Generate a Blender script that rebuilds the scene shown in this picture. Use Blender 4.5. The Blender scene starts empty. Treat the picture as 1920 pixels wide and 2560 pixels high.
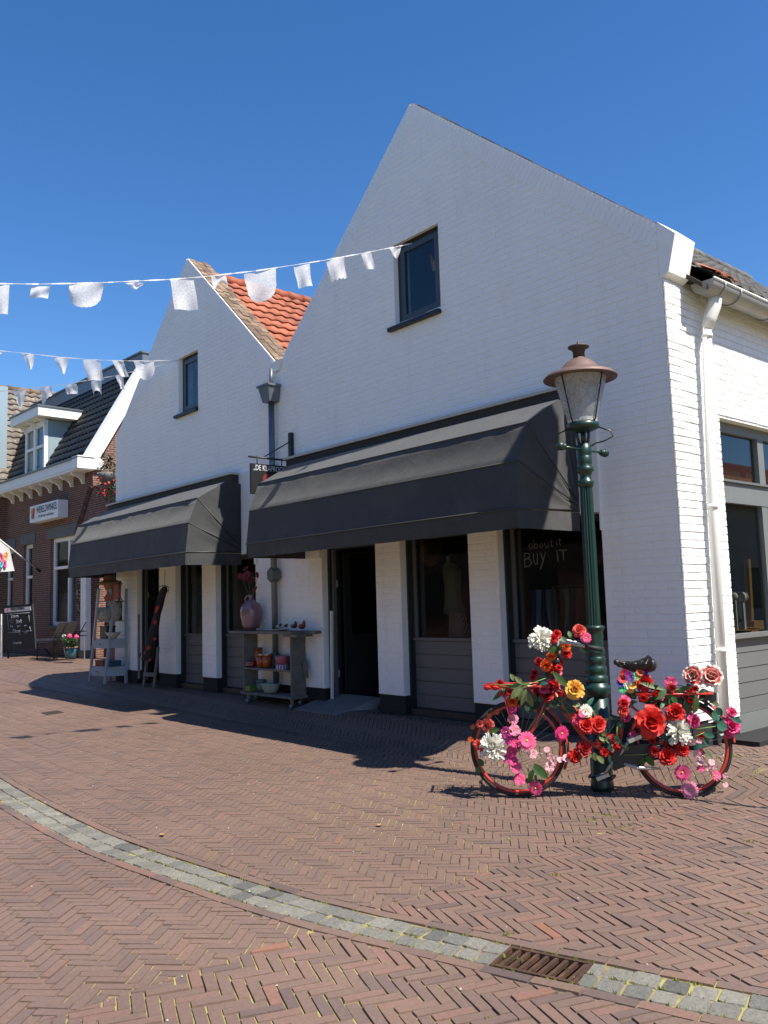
import bpy, math, random
from mathutils import Vector, Matrix, noise
random.seed(7)
R = random.random
def U(a, b): return a + (b - a) * R()
sc = bpy.context.scene
COL = sc.collection

# ---------------------------------------------------------------- camera (solved from the photograph's vanishing points)
FPX, PITCH, ROLL, YAW, CAMH = 2115.46, 0.10688, -0.029263, 0.85695, 1.45
_fwd = Vector((-math.sin(YAW) * math.cos(PITCH), math.cos(YAW) * math.cos(PITCH), math.sin(PITCH)))
_r0 = Vector((math.cos(YAW), math.sin(YAW), 0)); _u0 = _r0.cross(_fwd)
RT = _r0 * math.cos(ROLL) + _u0 * math.sin(ROLL)
UP = -_r0 * math.sin(ROLL) + _u0 * math.cos(ROLL)
CAM = Vector((0, 0, CAMH))
def ray(px, py): return RT * ((px - 960) / FPX) - UP * ((py - 1280) / FPX) + _fwd
def at(px, py, X=None, Y=None, Z=None):
    r = ray(px, py)
    t = (X - CAM.x) / r.x if X is not None else (Y - CAM.y) / r.y if Y is not None else (Z - CAM.z) / r.z
    return CAM + r * t
def onplane(px, py, p0, n):
    r = ray(px, py); return CAM + r * ((p0 - CAM).dot(n) / r.dot(n))
def pr(p):
    q = Vector(p) - CAM; z = q.dot(_fwd)
    return (960 + FPX * q.dot(RT) / z, 1280 - FPX * q.dot(UP) / z, z)
cd = bpy.data.cameras.new('camera'); cam = bpy.data.objects.new('camera', cd); COL.objects.link(cam)
cd.sensor_fit = 'HORIZONTAL'; cd.sensor_width = 36; cd.lens = 36 * FPX / 1920; cd.clip_end = 500; cd.clip_start = .05
cam.matrix_world = Matrix(((RT.x, UP.x, -_fwd.x, 0), (RT.y, UP.y, -_fwd.y, 0), (RT.z, UP.z, -_fwd.z, CAMH), (0, 0, 0, 1)))
sc.camera = cam

# ---------------------------------------------------------------- materials
def new_mat(name):
    m = bpy.data.materials.new(name); m.use_nodes = True
    return m, m.node_tree, m.node_tree.nodes, m.node_tree.links, m.node_tree.nodes['Principled BSDF']
def rgba(c): return (c[0], c[1], c[2], 1)
def mat(name, col, rough=.6, metal=0, var=.12, scale=6, bump=0, bscale=60, spec=.5, attr=0, sheen=0, dirt=None, dscale=1.5, coat=0, emit=0, trans=0):
    m, nt, N, L, b = new_mat(name)
    tc = N.new('ShaderNodeTexCoord')
    src = None
    nz = N.new('ShaderNodeTexNoise'); nz.inputs['Scale'].default_value = scale; nz.inputs['Detail'].default_value = 6
    L.new(tc.outputs['Object'], nz.inputs['Vector'])
    mx = N.new('ShaderNodeMix'); mx.data_type = 'RGBA'
    mx.inputs[6].default_value = rgba([c * (1 - var * 1.6) for c in col]); mx.inputs[7].default_value = rgba([min(1, c * (1 + var)) for c in col])
    L.new(nz.outputs['Fac'], mx.inputs[0]); src = mx.outputs[2]
    if attr:
        a = N.new('ShaderNodeAttribute'); a.attribute_name = 'rnd'
        hs = N.new('ShaderNodeHueSaturation')
        mr = N.new('ShaderNodeMapRange'); mr.inputs[3].default_value = 1 - attr; mr.inputs[4].default_value = 1 + attr
        L.new(a.outputs['Fac'], mr.inputs[0]); L.new(mr.outputs[0], hs.inputs['Value']); L.new(src, hs.inputs['Color']); src = hs.outputs[0]
    if dirt:
        n2 = N.new('ShaderNodeTexNoise'); n2.inputs['Scale'].default_value = dscale; n2.inputs['Detail'].default_value = 8; n2.inputs['Roughness'].default_value = .7
        L.new(tc.outputs['Object'], n2.inputs['Vector'])
        cr = N.new('ShaderNodeValToRGB'); cr.color_ramp.elements[0].position = .52; cr.color_ramp.elements[1].position = .72
        L.new(n2.outputs['Fac'], cr.inputs[0])
        m2 = N.new('ShaderNodeMix'); m2.data_type = 'RGBA'; m2.inputs[7].default_value = rgba(dirt)
        L.new(cr.outputs[0], m2.inputs[0]); L.new(src, m2.inputs[6]); src = m2.outputs[2]
    L.new(src, b.inputs['Base Color'])
    b.inputs['Roughness'].default_value = rough; b.inputs['Metallic'].default_value = metal
    b.inputs['Specular IOR Level'].default_value = spec
    if sheen: b.inputs['Sheen Weight'].default_value = sheen; b.inputs['Sheen Roughness'].default_value = .5
    if coat: b.inputs['Coat Weight'].default_value = coat; b.inputs['Coat Roughness'].default_value = .15
    if emit: b.inputs['Emission Color'].default_value = rgba(col); b.inputs['Emission Strength'].default_value = emit
    if bump:
        n3 = N.new('ShaderNodeTexNoise'); n3.inputs['Scale'].default_value = bscale; n3.inputs['Detail'].default_value = 5
        L.new(tc.outputs['Object'], n3.inputs['Vector'])
        bp = N.new('ShaderNodeBump'); bp.inputs['Strength'].default_value = bump; bp.inputs['Distance'].default_value = .01
        L.new(n3.outputs['Fac'], bp.inputs['Height']); L.new(bp.outputs[0], b.inputs['Normal'])
    if trans:
        tr = N.new('ShaderNodeBsdfTranslucent'); L.new(src, tr.inputs['Color'])
        ms = N.new('ShaderNodeMixShader'); ms.inputs[0].default_value = trans
        L.new(b.outputs[0], ms.inputs[1]); L.new(tr.outputs[0], ms.inputs[2]); L.new(ms.outputs[0], N['Material Output'].inputs['Surface'])
    return m
def glass(name, tint=(.7, .75, .75), rough=.02, ior=1.5, bump=0, frost=0):
    m, nt, N, L, b = new_mat(name)
    N.remove(b)
    t = N.new('ShaderNodeBsdfTransparent'); t.inputs[0].default_value = rgba(tint)
    g = N.new('ShaderNodeBsdfGlossy'); g.inputs['Roughness'].default_value = rough; g.inputs[0].default_value = (.9, .92, .95, 1)
    ge = N.new('ShaderNodeNewGeometry'); dt = N.new('ShaderNodeVectorMath'); dt.operation = 'DOT_PRODUCT'; L.new(ge.outputs['Normal'], dt.inputs[0]); L.new(ge.outputs['Incoming'], dt.inputs[1])
    ab = N.new('ShaderNodeMath'); ab.operation = 'ABSOLUTE'; L.new(dt.outputs['Value'], ab.inputs[0])
    om = N.new('ShaderNodeMath'); om.operation = 'SUBTRACT'; om.inputs[0].default_value = 1; om.use_clamp = True; L.new(ab.outputs[0], om.inputs[1])
    pw = N.new('ShaderNodeMath'); pw.operation = 'POWER'; pw.inputs[1].default_value = 5; L.new(om.outputs[0], pw.inputs[0])
    fr = N.new('ShaderNodeMath'); fr.operation = 'MULTIPLY_ADD'; fr.inputs[1].default_value = .95; fr.inputs[2].default_value = .045; L.new(pw.outputs[0], fr.inputs[0])
    mx = N.new('ShaderNodeMixShader'); L.new(fr.outputs[0], mx.inputs[0]); L.new(g.outputs[0], mx.inputs[2])
    base = t.outputs[0]
    if frost:
        d = N.new('ShaderNodeBsdfTranslucent'); d.inputs[0].default_value = (.8, .82, .82, 1)
        d2 = N.new('ShaderNodeBsdfDiffuse'); d2.inputs[0].default_value = (.5, .52, .54, 1)
        a = N.new('ShaderNodeMixShader'); a.inputs[0].default_value = .45; L.new(d.outputs[0], a.inputs[1]); L.new(d2.outputs[0], a.inputs[2])
        c = N.new('ShaderNodeMixShader'); c.inputs[0].default_value = frost; L.new(t.outputs[0], c.inputs[1]); L.new(a.outputs[0], c.inputs[2]); base = c.outputs[0]
    if frost and bump:
        tc2 = N.new('ShaderNodeTexCoord'); n4 = N.new('ShaderNodeTexNoise'); n4.inputs['Scale'].default_value = 45; n4.inputs['Detail'].default_value = 4; n4.inputs['Distortion'].default_value = 1.2; L.new(tc2.outputs['Object'], n4.inputs['Vector'])
        m4 = N.new('ShaderNodeMapRange'); m4.inputs[1].default_value = .38; m4.inputs[2].default_value = .62; m4.inputs[3].default_value = frost - .08; m4.inputs[4].default_value = frost + .2; L.new(n4.outputs['Fac'], m4.inputs[0]); L.new(m4.outputs[0], c.inputs[0])
    L.new(base, mx.inputs[1]); L.new(mx.outputs[0], N['Material Output'].inputs['Surface'])
    if bump:
        tc = N.new('ShaderNodeTexCoord'); nz = N.new('ShaderNodeTexNoise'); nz.inputs['Scale'].default_value = 28; nz.inputs['Detail'].default_value = 3
        L.new(tc.outputs['Object'], nz.inputs['Vector'])
        bp = N.new('ShaderNodeBump'); bp.inputs['Strength'].default_value = bump; bp.inputs['Distance'].default_value = .03
        L.new(nz.outputs['Fac'], bp.inputs['Height']); L.new(bp.outputs[0], g.inputs['Normal']); L.new(bp.outputs[0], dt.inputs[0])
    return m
def brickwork(name, c1, c2, mortar, bw, bh, axis='xz', bump=.6):
    m, nt, N, L, b = new_mat(name)
    tc = N.new('ShaderNodeTexCoord'); sp = N.new('ShaderNodeSeparateXYZ'); L.new(tc.outputs['Object'], sp.inputs[0])
    ad = N.new('ShaderNodeMath'); ad.operation = 'ADD'; L.new(sp.outputs[0], ad.inputs[0]); L.new(sp.outputs[1], ad.inputs[1])
    cb = N.new('ShaderNodeCombineXYZ'); L.new(ad.outputs[0], cb.inputs[0]); L.new(sp.outputs[2], cb.inputs[1])
    br = N.new('ShaderNodeTexBrick'); br.inputs['Scale'].default_value = 1
    br.inputs['Color1'].default_value = rgba(c1); br.inputs['Color2'].default_value = rgba(c2); br.inputs['Mortar'].default_value = rgba(mortar)
    br.inputs['Brick Width'].default_value = bw; br.inputs['Row Height'].default_value = bh; br.inputs['Mortar Size'].default_value = .007; br.inputs['Mortar Smooth'].default_value = .2
    L.new(cb.outputs[0], br.inputs['Vector'])
    nz = N.new('ShaderNodeTexNoise'); nz.inputs['Scale'].default_value = 5; nz.inputs['Detail'].default_value = 8; L.new(tc.outputs['Object'], nz.inputs['Vector'])
    hs = N.new('ShaderNodeHueSaturation'); mr = N.new('ShaderNodeMapRange'); mr.inputs[3].default_value = .6; mr.inputs[4].default_value = 1.4
    L.new(nz.outputs['Fac'], mr.inputs[0]); L.new(mr.outputs[0], hs.inputs['Value']); L.new(br.outputs['Color'], hs.inputs['Color']); L.new(hs.outputs[0], b.inputs['Base Color'])
    bp = N.new('ShaderNodeBump'); bp.invert = True; bp.inputs['Strength'].default_value = bump; bp.inputs['Distance'].default_value = .01
    L.new(br.outputs['Fac'], bp.inputs['Height']); L.new(bp.outputs[0], b.inputs['Normal']); b.inputs['Roughness'].default_value = .85
    return m
def paver(name, ramp, rough=.55):
    m, nt, N, L, b = new_mat(name); sett = name == 'granite_sett'
    tc = N.new('ShaderNodeTexCoord'); a = N.new('ShaderNodeAttribute'); a.attribute_name = 'rnd'
    cr = N.new('ShaderNodeValToRGB'); L.new(a.outputs['Fac'], cr.inputs[0])
    el = cr.color_ramp.elements
    el[0].position = ramp[0][0]; el[0].color = rgba(ramp[0][1]); el[1].position = ramp[-1][0]; el[1].color = rgba(ramp[-1][1])
    for p, c in ramp[1:-1]: e = el.new(p); e.color = rgba(c)
    n1 = N.new('ShaderNodeTexNoise'); n1.inputs['Scale'].default_value = .8; n1.inputs['Detail'].default_value = 6; L.new(tc.outputs['Object'], n1.inputs['Vector'])
    n2 = N.new('ShaderNodeTexNoise'); n2.inputs['Scale'].default_value = 45; n2.inputs['Detail'].default_value = 8; n2.inputs['Roughness'].default_value = .75; L.new(tc.outputs['Object'], n2.inputs['Vector'])
    r1 = N.new('ShaderNodeMapRange'); r1.inputs[3].default_value = .74; r1.inputs[4].default_value = 1.26; L.new(n1.outputs['Fac'], r1.inputs[0])
    r2 = N.new('ShaderNodeMapRange'); r2.inputs[3].default_value = .2 if sett else .6; r2.inputs[4].default_value = 1.8 if sett else 1.4; L.new(n2.outputs['Fac'], r2.inputs[0])
    mu = N.new('ShaderNodeMath'); mu.operation = 'MULTIPLY'; L.new(r1.outputs[0], mu.inputs[0]); L.new(r2.outputs[0], mu.inputs[1])
    hs = N.new('ShaderNodeHueSaturation'); L.new(cr.outputs[0], hs.inputs['Color']); L.new(mu.outputs[0], hs.inputs['Value'])
    L.new(hs.outputs[0], b.inputs['Base Color']); b.inputs['Roughness'].default_value = rough; b.inputs['Specular IOR Level'].default_value = .35
    bp = N.new('ShaderNodeBump'); bp.inputs['Strength'].default_value = 1 if sett else .7; bp.inputs['Distance'].default_value = .012 if sett else .005
    L.new(n2.outputs['Fac'], bp.inputs['Height']); L.new(bp.outputs[0], b.inputs['Normal'])
    return m

# ---------------------------------------------------------------- mesh helpers
S, G = .86, .203              # facade units -> metres, pavement level at the house fronts
def W(x, y, z): return Vector((S * x, S * y, G + S * z))
class MB:
    def __init__(s, T=None): s.v = []; s.f = []; s.mi = []; s.sm = []; s.a = []; s.T = T; s.m = 0; s.r = 0.5
    def add(s, vs, fs, smooth=False, rnd=None):
        o = len(s.v)
        for p in vs: s.v.append(tuple(s.T(*p)) if s.T else tuple(p))
        for f in fs: s.f.append([o + i for i in f]); s.mi.append(s.m); s.sm.append(smooth); s.a.append(s.r if rnd is None else rnd)
    def box(s, x0, x1, y0, y1, z0, z1, rnd=None):
        s.add([(x0, y0, z0), (x1, y0, z0), (x1, y1, z0), (x0, y1, z0), (x0, y0, z1), (x1, y0, z1), (x1, y1, z1), (x0, y1, z1)],
              [(3, 2, 1, 0), (4, 5, 6, 7), (0, 1, 5, 4), (1, 2, 6, 5), (2, 3, 7, 6), (3, 0, 4, 7)], rnd=rnd)
    def hexa(s, b, t, rnd=None):
        s.add(list(b) + list(t), [(3, 2, 1, 0), (4, 5, 6, 7), (0, 1, 5, 4), (1, 2, 6, 5), (2, 3, 7, 6), (3, 0, 4, 7)], rnd=rnd)
    def bar(s, p, q, w, h=None, up=(0, 0, 1)):
        p = Vector(p); q = Vector(q); h = h or w; d = (q - p).normalized(); a = d.cross(Vector(up))
        if a.length < .01: a = d.cross(Vector((1, 0, 0)))
        a.normalize(); b = a.cross(d); a = a * w / 2; b = b * h / 2
        s.hexa([p - a - b, p + a - b, p + a + b, p - a + b], [q - a - b, q + a - b, q + a + b, q - a + b])
    def tube(s, pts, r, n=8, caps=True, closed=False):
        pts = [Vector(p) for p in pts]; k = len(pts); rr = r if isinstance(r, (list, tuple)) else [r] * k
        o = []; prev = None
        for i, p in enumerate(pts):
            if closed: d = pts[(i + 1) % k] - pts[i - 1]
            else: d = pts[min(i + 1, k - 1)] - pts[max(i - 1, 0)]
            d.normalize()
            if prev is None:
                a = d.cross(Vector((0, 0, 1)))
                if a.length < .05: a = d.cross(Vector((1, 0, 0)))
            else: a = prev - d * prev.dot(d)
            a.normalize(); prev = a; b = d.cross(a)
            for j in range(n):
                t = 2 * math.pi * j / n; o.append(p + a * rr[i] * math.cos(t) + b * rr[i] * math.sin(t))
        fs = []
        for i in range(k if closed else k - 1):
            i2 = (i + 1) % k
            for j in range(n): fs.append((i * n + j, i * n + (j + 1) % n, i2 * n + (j + 1) % n, i2 * n + j))
        if caps and not closed: fs.append(tuple(range(n - 1, -1, -1))); fs.append(tuple((k - 1) * n + j for j in range(n)))
        s.add(o, fs, True)
    def lathe(s, prof, c, n=20, ax=(0, 0, 1), flute=0, nf=0):
        c = Vector(c); ax = Vector(ax).normalized(); a = ax.cross(Vector((1, 0, 0)))
        if a.length < .1: a = ax.cross(Vector((0, 1, 0)))
        a.normalize(); b = ax.cross(a); o = []
        for r, z in prof:
            for j in range(n):
                t = 2 * math.pi * j / n; q = r
                if flute and j % 2: q = r - flute
                o.append(c + ax * z + a * q * math.cos(t) + b * q * math.sin(t))
        fs = []
        for i in range(len(prof) - 1):
            for j in range(n): fs.append((i * n + j, i * n + (j + 1) % n, (i + 1) * n + (j + 1) % n, (i + 1) * n + j))
        if prof[0][0] > 1e-4: fs.append(tuple(range(n - 1, -1, -1)))
        if prof[-1][0] > 1e-4: fs.append(tuple((len(prof) - 1) * n + j for j in range(n)))
        s.add(o, fs, not flute)
    def grid(s, fn, nu, nv, smooth=True, rnd=None):
        o = [fn(i / nu, j / nv) for j in range(nv + 1) for i in range(nu + 1)]; w = nu + 1
        s.add(o, [(j * w + i, j * w + i + 1, (j + 1) * w + i + 1, (j + 1) * w + i) for j in range(nv) for i in range(nu)], smooth, rnd)
    def ball(s, c, r, sx=1, sy=1, sz=1, nu=12, nv=8):
        c = Vector(c)
        s.grid(lambda u, v: c + Vector((r * sx * math.cos(2 * math.pi * u) * math.sin(math.pi * v), r * sy * math.sin(2 * math.pi * u) * math.sin(math.pi * v), -r * sz * math.cos(math.pi * v))), nu, nv)
    def build(s, name, mats, parent=None, kind=None):
        if not isinstance(mats, (list, tuple)): mats = [mats]
        me = bpy.data.meshes.new(name); o0 = Vector((0, 0, 0))
        q = parent
        while q is not None: o0 = o0 + q.location; q = q.parent
        me.from_pydata([(x - o0.x, y - o0.y, z - o0.z) for x, y, z in s.v], [], s.f)
        for m in mats: me.materials.append(m)
        me.polygons.foreach_set('material_index', s.mi); me.polygons.foreach_set('use_smooth', s.sm)
        at_ = me.attributes.new('rnd', 'FLOAT', 'FACE'); at_.data.foreach_set('value', s.a)
        me.update(); ob = bpy.data.objects.new(name, me); COL.objects.link(ob)
        if parent: ob.parent = parent
        if kind: ob['kind'] = kind
        return ob
def thing(name, label, cat, loc, group=None):
    o = bpy.data.objects.new(name, None); COL.objects.link(o); o.location = loc; o.empty_display_size = .2
    o['label'] = label; o['category'] = cat
    if group: o['group'] = group
    return o
def tag(o, label, cat, group=None):
    o['label'] = label; o['category'] = cat
    if group: o['group'] = group
    return o
def text(s, name, body, size, pos, xdir, ydir, m, parent, ext=.002, bold=0, align='LEFT', fit=None, shear=0):
    cu = bpy.data.curves.new(name, 'FONT'); cu.body = body; cu.size = size; cu.extrude = ext; cu.offset = bold; cu.align_x = align; cu.shear = shear
    to = bpy.data.objects.new(name + '_tmp', cu); COL.objects.link(to)
    dg = bpy.context.evaluated_depsgraph_get(); me = bpy.data.meshes.new_from_object(to.evaluated_get(dg))
    bpy.data.objects.remove(to); x_ = [v.co.x for v in me.vertices]; squeeze = fit / (max(x_) - min(x_)) if fit else 1; xd = Vector(xdir).normalized(); yd = Vector(ydir).normalized(); zd = xd.cross(yd); pos = Vector(pos)
    o0 = Vector((0, 0, 0)); q = parent
    while q is not None: o0 = o0 + q.location; q = q.parent
    for v in me.vertices: v.co = pos + xd * v.co.x * squeeze + yd * v.co.y + zd * v.co.z - o0
    me.materials.clear(); me.materials.append(m); ob = bpy.data.objects.new(name, me); COL.objects.link(ob)
    if parent: ob.parent = parent
    return ob

M = {}
M['white'] = mat('white_paint', (.86, .86, .85), .5, var=.035, scale=1.4, bump=.35, bscale=90, dirt=(.80, .795, .775), dscale=1.1)
def _streak(m):
    N = m.node_tree.nodes; L = m.node_tree.links
    for n in [n for n in N if n.type == 'TEX_NOISE' and abs(n.inputs['Scale'].default_value - 1.1) < .01]:
        mp = N.new('ShaderNodeMapping'); mp.inputs['Scale'].default_value = (3.2, 3.2, .45)
        tc = [q for q in N if q.type == 'TEX_COORD'][0]
        L.new(tc.outputs['Object'], mp.inputs['Vector']); L.new(mp.outputs[0], n.inputs['Vector'])
_streak(M['white'])
M['whitewood'] = mat('white_wood', (.78, .78, .75), .45, var=.04, bump=.05)
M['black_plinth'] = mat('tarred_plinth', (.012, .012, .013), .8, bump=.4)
M['darkframe'] = mat('dark_frame', (.018, .024, .026), .4, var=.1)
M['grey'] = mat('grey_paint', (.125, .128, .132), .5, var=.06, scale=3, bump=.08)
M['greyl'] = mat('light_grey_paint', (.28, .29, .28), .5, var=.06)
M['fabric'] = mat('awning_fabric', (.040, .042, .045), .85, var=.22, scale=2.2, bump=.35, bscale=14, spec=.3, sheen=.18, dirt=(.062, .061, .056), dscale=1.4)
M['black'] = mat('black_paint', (.012, .012, .014), .45)
M['brown'] = mat('brown_board', (.035, .028, .022), .7)
M['glass'] = glass('window_glass')
M['glassd'] = glass('shop_glass', (.62, .65, .64))
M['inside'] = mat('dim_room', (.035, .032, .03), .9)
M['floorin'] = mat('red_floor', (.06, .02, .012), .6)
M['zinc'] = mat('zinc', (.17, .19, .21), .45, metal=.6, var=.2, bump=.1)
M['pvc'] = mat('cream_pvc', (.72, .72, .68), .3, var=.03, coat=.2)
M['gutterzinc'] = mat('weathered_zinc', (.36, .35, .33), .5, metal=.3, var=.2, dirt=(.22, .2, .17))
M['redtile'] = mat('red_roof_tile', (.33, .085, .038), .75, var=.3, attr=.35, scale=12, bump=.2, dirt=(.16, .06, .04), dscale=5)
M['darktile'] = mat('slate_grey_roof_tile', (.085, .083, .08), .75, var=.2, attr=.3, scale=12, bump=.2, dirt=(.16, .155, .13))
M['blacktile'] = mat('black_glazed_roof_tile', (.022, .023, .026), .35, var=.2, attr=.25)
M['browntile'] = mat('mossy_brown_roof_tile', (.15, .125, .10), .8, var=.25, attr=.3, dirt=(.34, .31, .24), dscale=6)
M['coping'] = mat('brown_coping_brick', (.17, .115, .075), .85, var=.3, attr=.45, scale=9, bump=.3)
M['redbrick'] = brickwork('red_brickwork', (.15, .050, .032), (.10, .038, .028), (.27, .23, .19), .2, .062)
M['stone'] = mat('grey_stone', (.12, .13, .125), .8)
M['green'] = mat('green_lamp_paint', (.004, .028, .020), .38, var=.15, coat=.15, dirt=(.012, .02, .015), dscale=9)
M['copper'] = mat('worn_copper', (.155, .10, .085), .6, metal=.25, var=.3, scale=9, dirt=(.12, .07, .05), dscale=7)
M['copperd'] = mat('dark_copper', (.07, .045, .04), .6, metal=.3)
M['lampglass'] = glass('hammered_lamp_glass', (.72, .75, .76), .12, bump=1.0, frost=.48)
M['steel'] = mat('steel', (.42, .43, .44), .3, metal=.9)
M['lantern_in'] = mat('lamp_reflector', (.6, .5, .46), .5)
M['soil'] = None

def g_z(x, y):
    t = min(1, max(0, (y - 5.70) / .58)); return G * t * t * (3 - 2 * t)
# ---------------------------------------------------------------- ground
def soil_mat():
    m, nt, N, L, b = new_mat('sand_and_moss_joints')
    tc = N.new('ShaderNodeTexCoord')
    a = N.new('ShaderNodeTexNoise'); a.inputs['Scale'].default_value = .9; a.inputs['Detail'].default_value = 3
    c = N.new('ShaderNodeTexNoise'); c.inputs['Scale'].default_value = 9; c.inputs['Detail'].default_value = 6; c.inputs['Roughness'].default_value = .8
    for q in (a, c): L.new(tc.outputs['Object'], q.inputs['Vector'])
    ad = N.new('ShaderNodeMath'); ad.operation = 'ADD'; L.new(a.outputs['Fac'], ad.inputs[0]); L.new(c.outputs['Fac'], ad.inputs[1])
    cr = N.new('ShaderNodeValToRGB'); el = cr.color_ramp.elements
    el[0].position = .43; el[0].color = (.03, .022, .018, 1); el[1].position = .55; el[1].color = (.27, .24, .075, 1)
    e = el.new(.48); e.color = (.15, .11, .07, 1)
    mh = N.new('ShaderNodeMath'); mh.operation = 'MULTIPLY'; mh.inputs[1].default_value = .5; L.new(ad.outputs[0], mh.inputs[0])
    L.new(mh.outputs[0], cr.inputs[0]); L.new(cr.outputs[0], b.inputs['Base Color']); b.inputs['Roughness'].default_value = .95
    return m
M['soil'] = soil_mat()
M['far_pave'] = mat('far_paving', (.12, .075, .06), .8, var=.2)
g = MB()
GX0, GX1, GY0, GY1 = -2.60, -2.0, 2.6, 2.93
xs = [-120, -60, -40] + [-32 + i * 2 for i in range(15)] + [GX0, GX1, 0, 2, 4, 10, 40, 120]
ys = [-120, -40, -10, 0, GY0, GY1, 5.7] + [5.75 + .07 * i for i in range(11)] + [8, 30, 120]
def zb(x, y): return g_z(x, y) - .0075
g.add([(x, y, zb(x, y)) for y in ys for x in xs], [(j * len(xs) + i, j * len(xs) + i + 1, (j + 1) * len(xs) + i + 1, (j + 1) * len(xs) + i) for j in range(len(ys) - 1) for i in range(len(xs) - 1) if not (xs[i] == GX0 and ys[j] == GY0)], True)
GROUND = g

CP = [(-22, 4.1), (-16, 3.2), (-12, 2.72), (-9.5, 2.43), (-7.64, 2.28), (-6.3, 2.225), (-5.27, 2.235), (-4.2, 2.345), (-3.4, 2.47), (-2.48, 2.71), (-2.12, 2.82), (-1.545, 3.0), (-.8, 3.31), (.5, 3.98), (2.5, 5.1)]
def yc(x):
    for i in range(len(CP) - 1):
        if x <= CP[i + 1][0] or i == len(CP) - 2:
            p0 = CP[max(i - 1, 0)]; p1 = CP[i]; p2 = CP[i + 1]; p3 = CP[min(i + 2, len(CP) - 1)]
            t = (x - p1[0]) / (p2[0] - p1[0]); t = max(-1, t)
            m1 = (p2[1] - p0[1]) / (p2[0] - p0[0]) * (p2[0] - p1[0]); m2 = (p3[1] - p1[1]) / (p3[0] - p1[0]) * (p2[0] - p1[0])
            return (2*t**3 - 3*t*t + 1) * p1[1] + (t**3 - 2*t*t + t) * m1 + (-2*t**3 + 3*t*t) * p2[1] + (t**3 - t*t) * m2
    return CP[-1][1]
CX = [-22 + i * .02 for i in range(int(24.5 / .02))]
CY = [yc(x) for x in CX]
# arc-length table for rows following the strip
ARC = [0]
for i in range(1, len(CX)): ARC.append(ARC[-1] + math.hypot(.02, CY[i] - CY[i - 1]))
import bisect
def strip(s, off):
    i = min(max(bisect.bisect(ARC, s), 1), len(CX) - 2)
    t = (s - ARC[i - 1]) / (ARC[i] - ARC[i - 1]); x = CX[i - 1] + .02 * t; y = CY[i - 1] + (CY[i] - CY[i - 1]) * t
    tx, ty = CX[i + 1] - CX[i - 1], CY[i + 1] - CY[i - 1]; l = math.hypot(tx, ty); return (x - ty / l * off, y + tx / l * off)
def s_at(x): return ARC[min(max(int((x + 22) / .02), 0), len(ARC) - 1)]
def clip(poly, nx, ny, c):      # keep nx*x+ny*y <= c
    out = []
    for i in range(len(poly)):
        a = poly[i]; b = poly[(i + 1) % len(poly)]; da = nx * a[0] + ny * a[1] - c; db = nx * b[0] + ny * b[1] - c
        if da <= 0: out.append(a)
        if da * db < 0: t = da / (da - db); out.append((a[0] + (b[0] - a[0]) * t, a[1] + (b[1] - a[1]) * t))
    return out
def slab(mb, poly, h, inset, rnd, tilt=.0012, lump=0):
    n = len(poly); cx = sum(p[0] for p in poly) / n; cy = sum(p[1] for p in poly) / n; z0 = g_z(cx, cy)
    ta, tb = U(-tilt, tilt) * 12, U(-tilt, tilt) * 12
    lo = []; hi = []
    for x, y in poly:
        d = math.hypot(x - cx, y - cy) or 1; k = 1 - inset / d
        zz = g_z(x, y)
        lo.append((x, y, zz - .012)); hi.append((cx + (x - cx) * k, cy + (y - cy) * k, zz + h + ta * (x - cx) + tb * (y - cy)))
    if lump:
        hi.append((cx, cy, z0 + h + lump)); c = 2 * n
        mb.add(lo + hi, [(i, (i + 1) % n, n + (i + 1) % n, n + i) for i in range(n)] + [(n + i, n + (i + 1) % n, c) for i in range(n)], True, rnd)
    else:
        mb.add(lo + hi, [(i, (i + 1) % n, n + (i + 1) % n, n + i) for i in range(n)] + [tuple(range(n, 2 * n))], False, rnd)
ZX = -3.25
def in_view(x, y):
    q = Vector((x, y, 0)) - CAM; z = q.dot(_fwd)
    if z < .8: return False
    px = 960 + FPX * q.dot(RT) / z; py = 1280 - FPX * q.dot(UP) / z
    return -330 < px < 2250 and py < 2900
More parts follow.
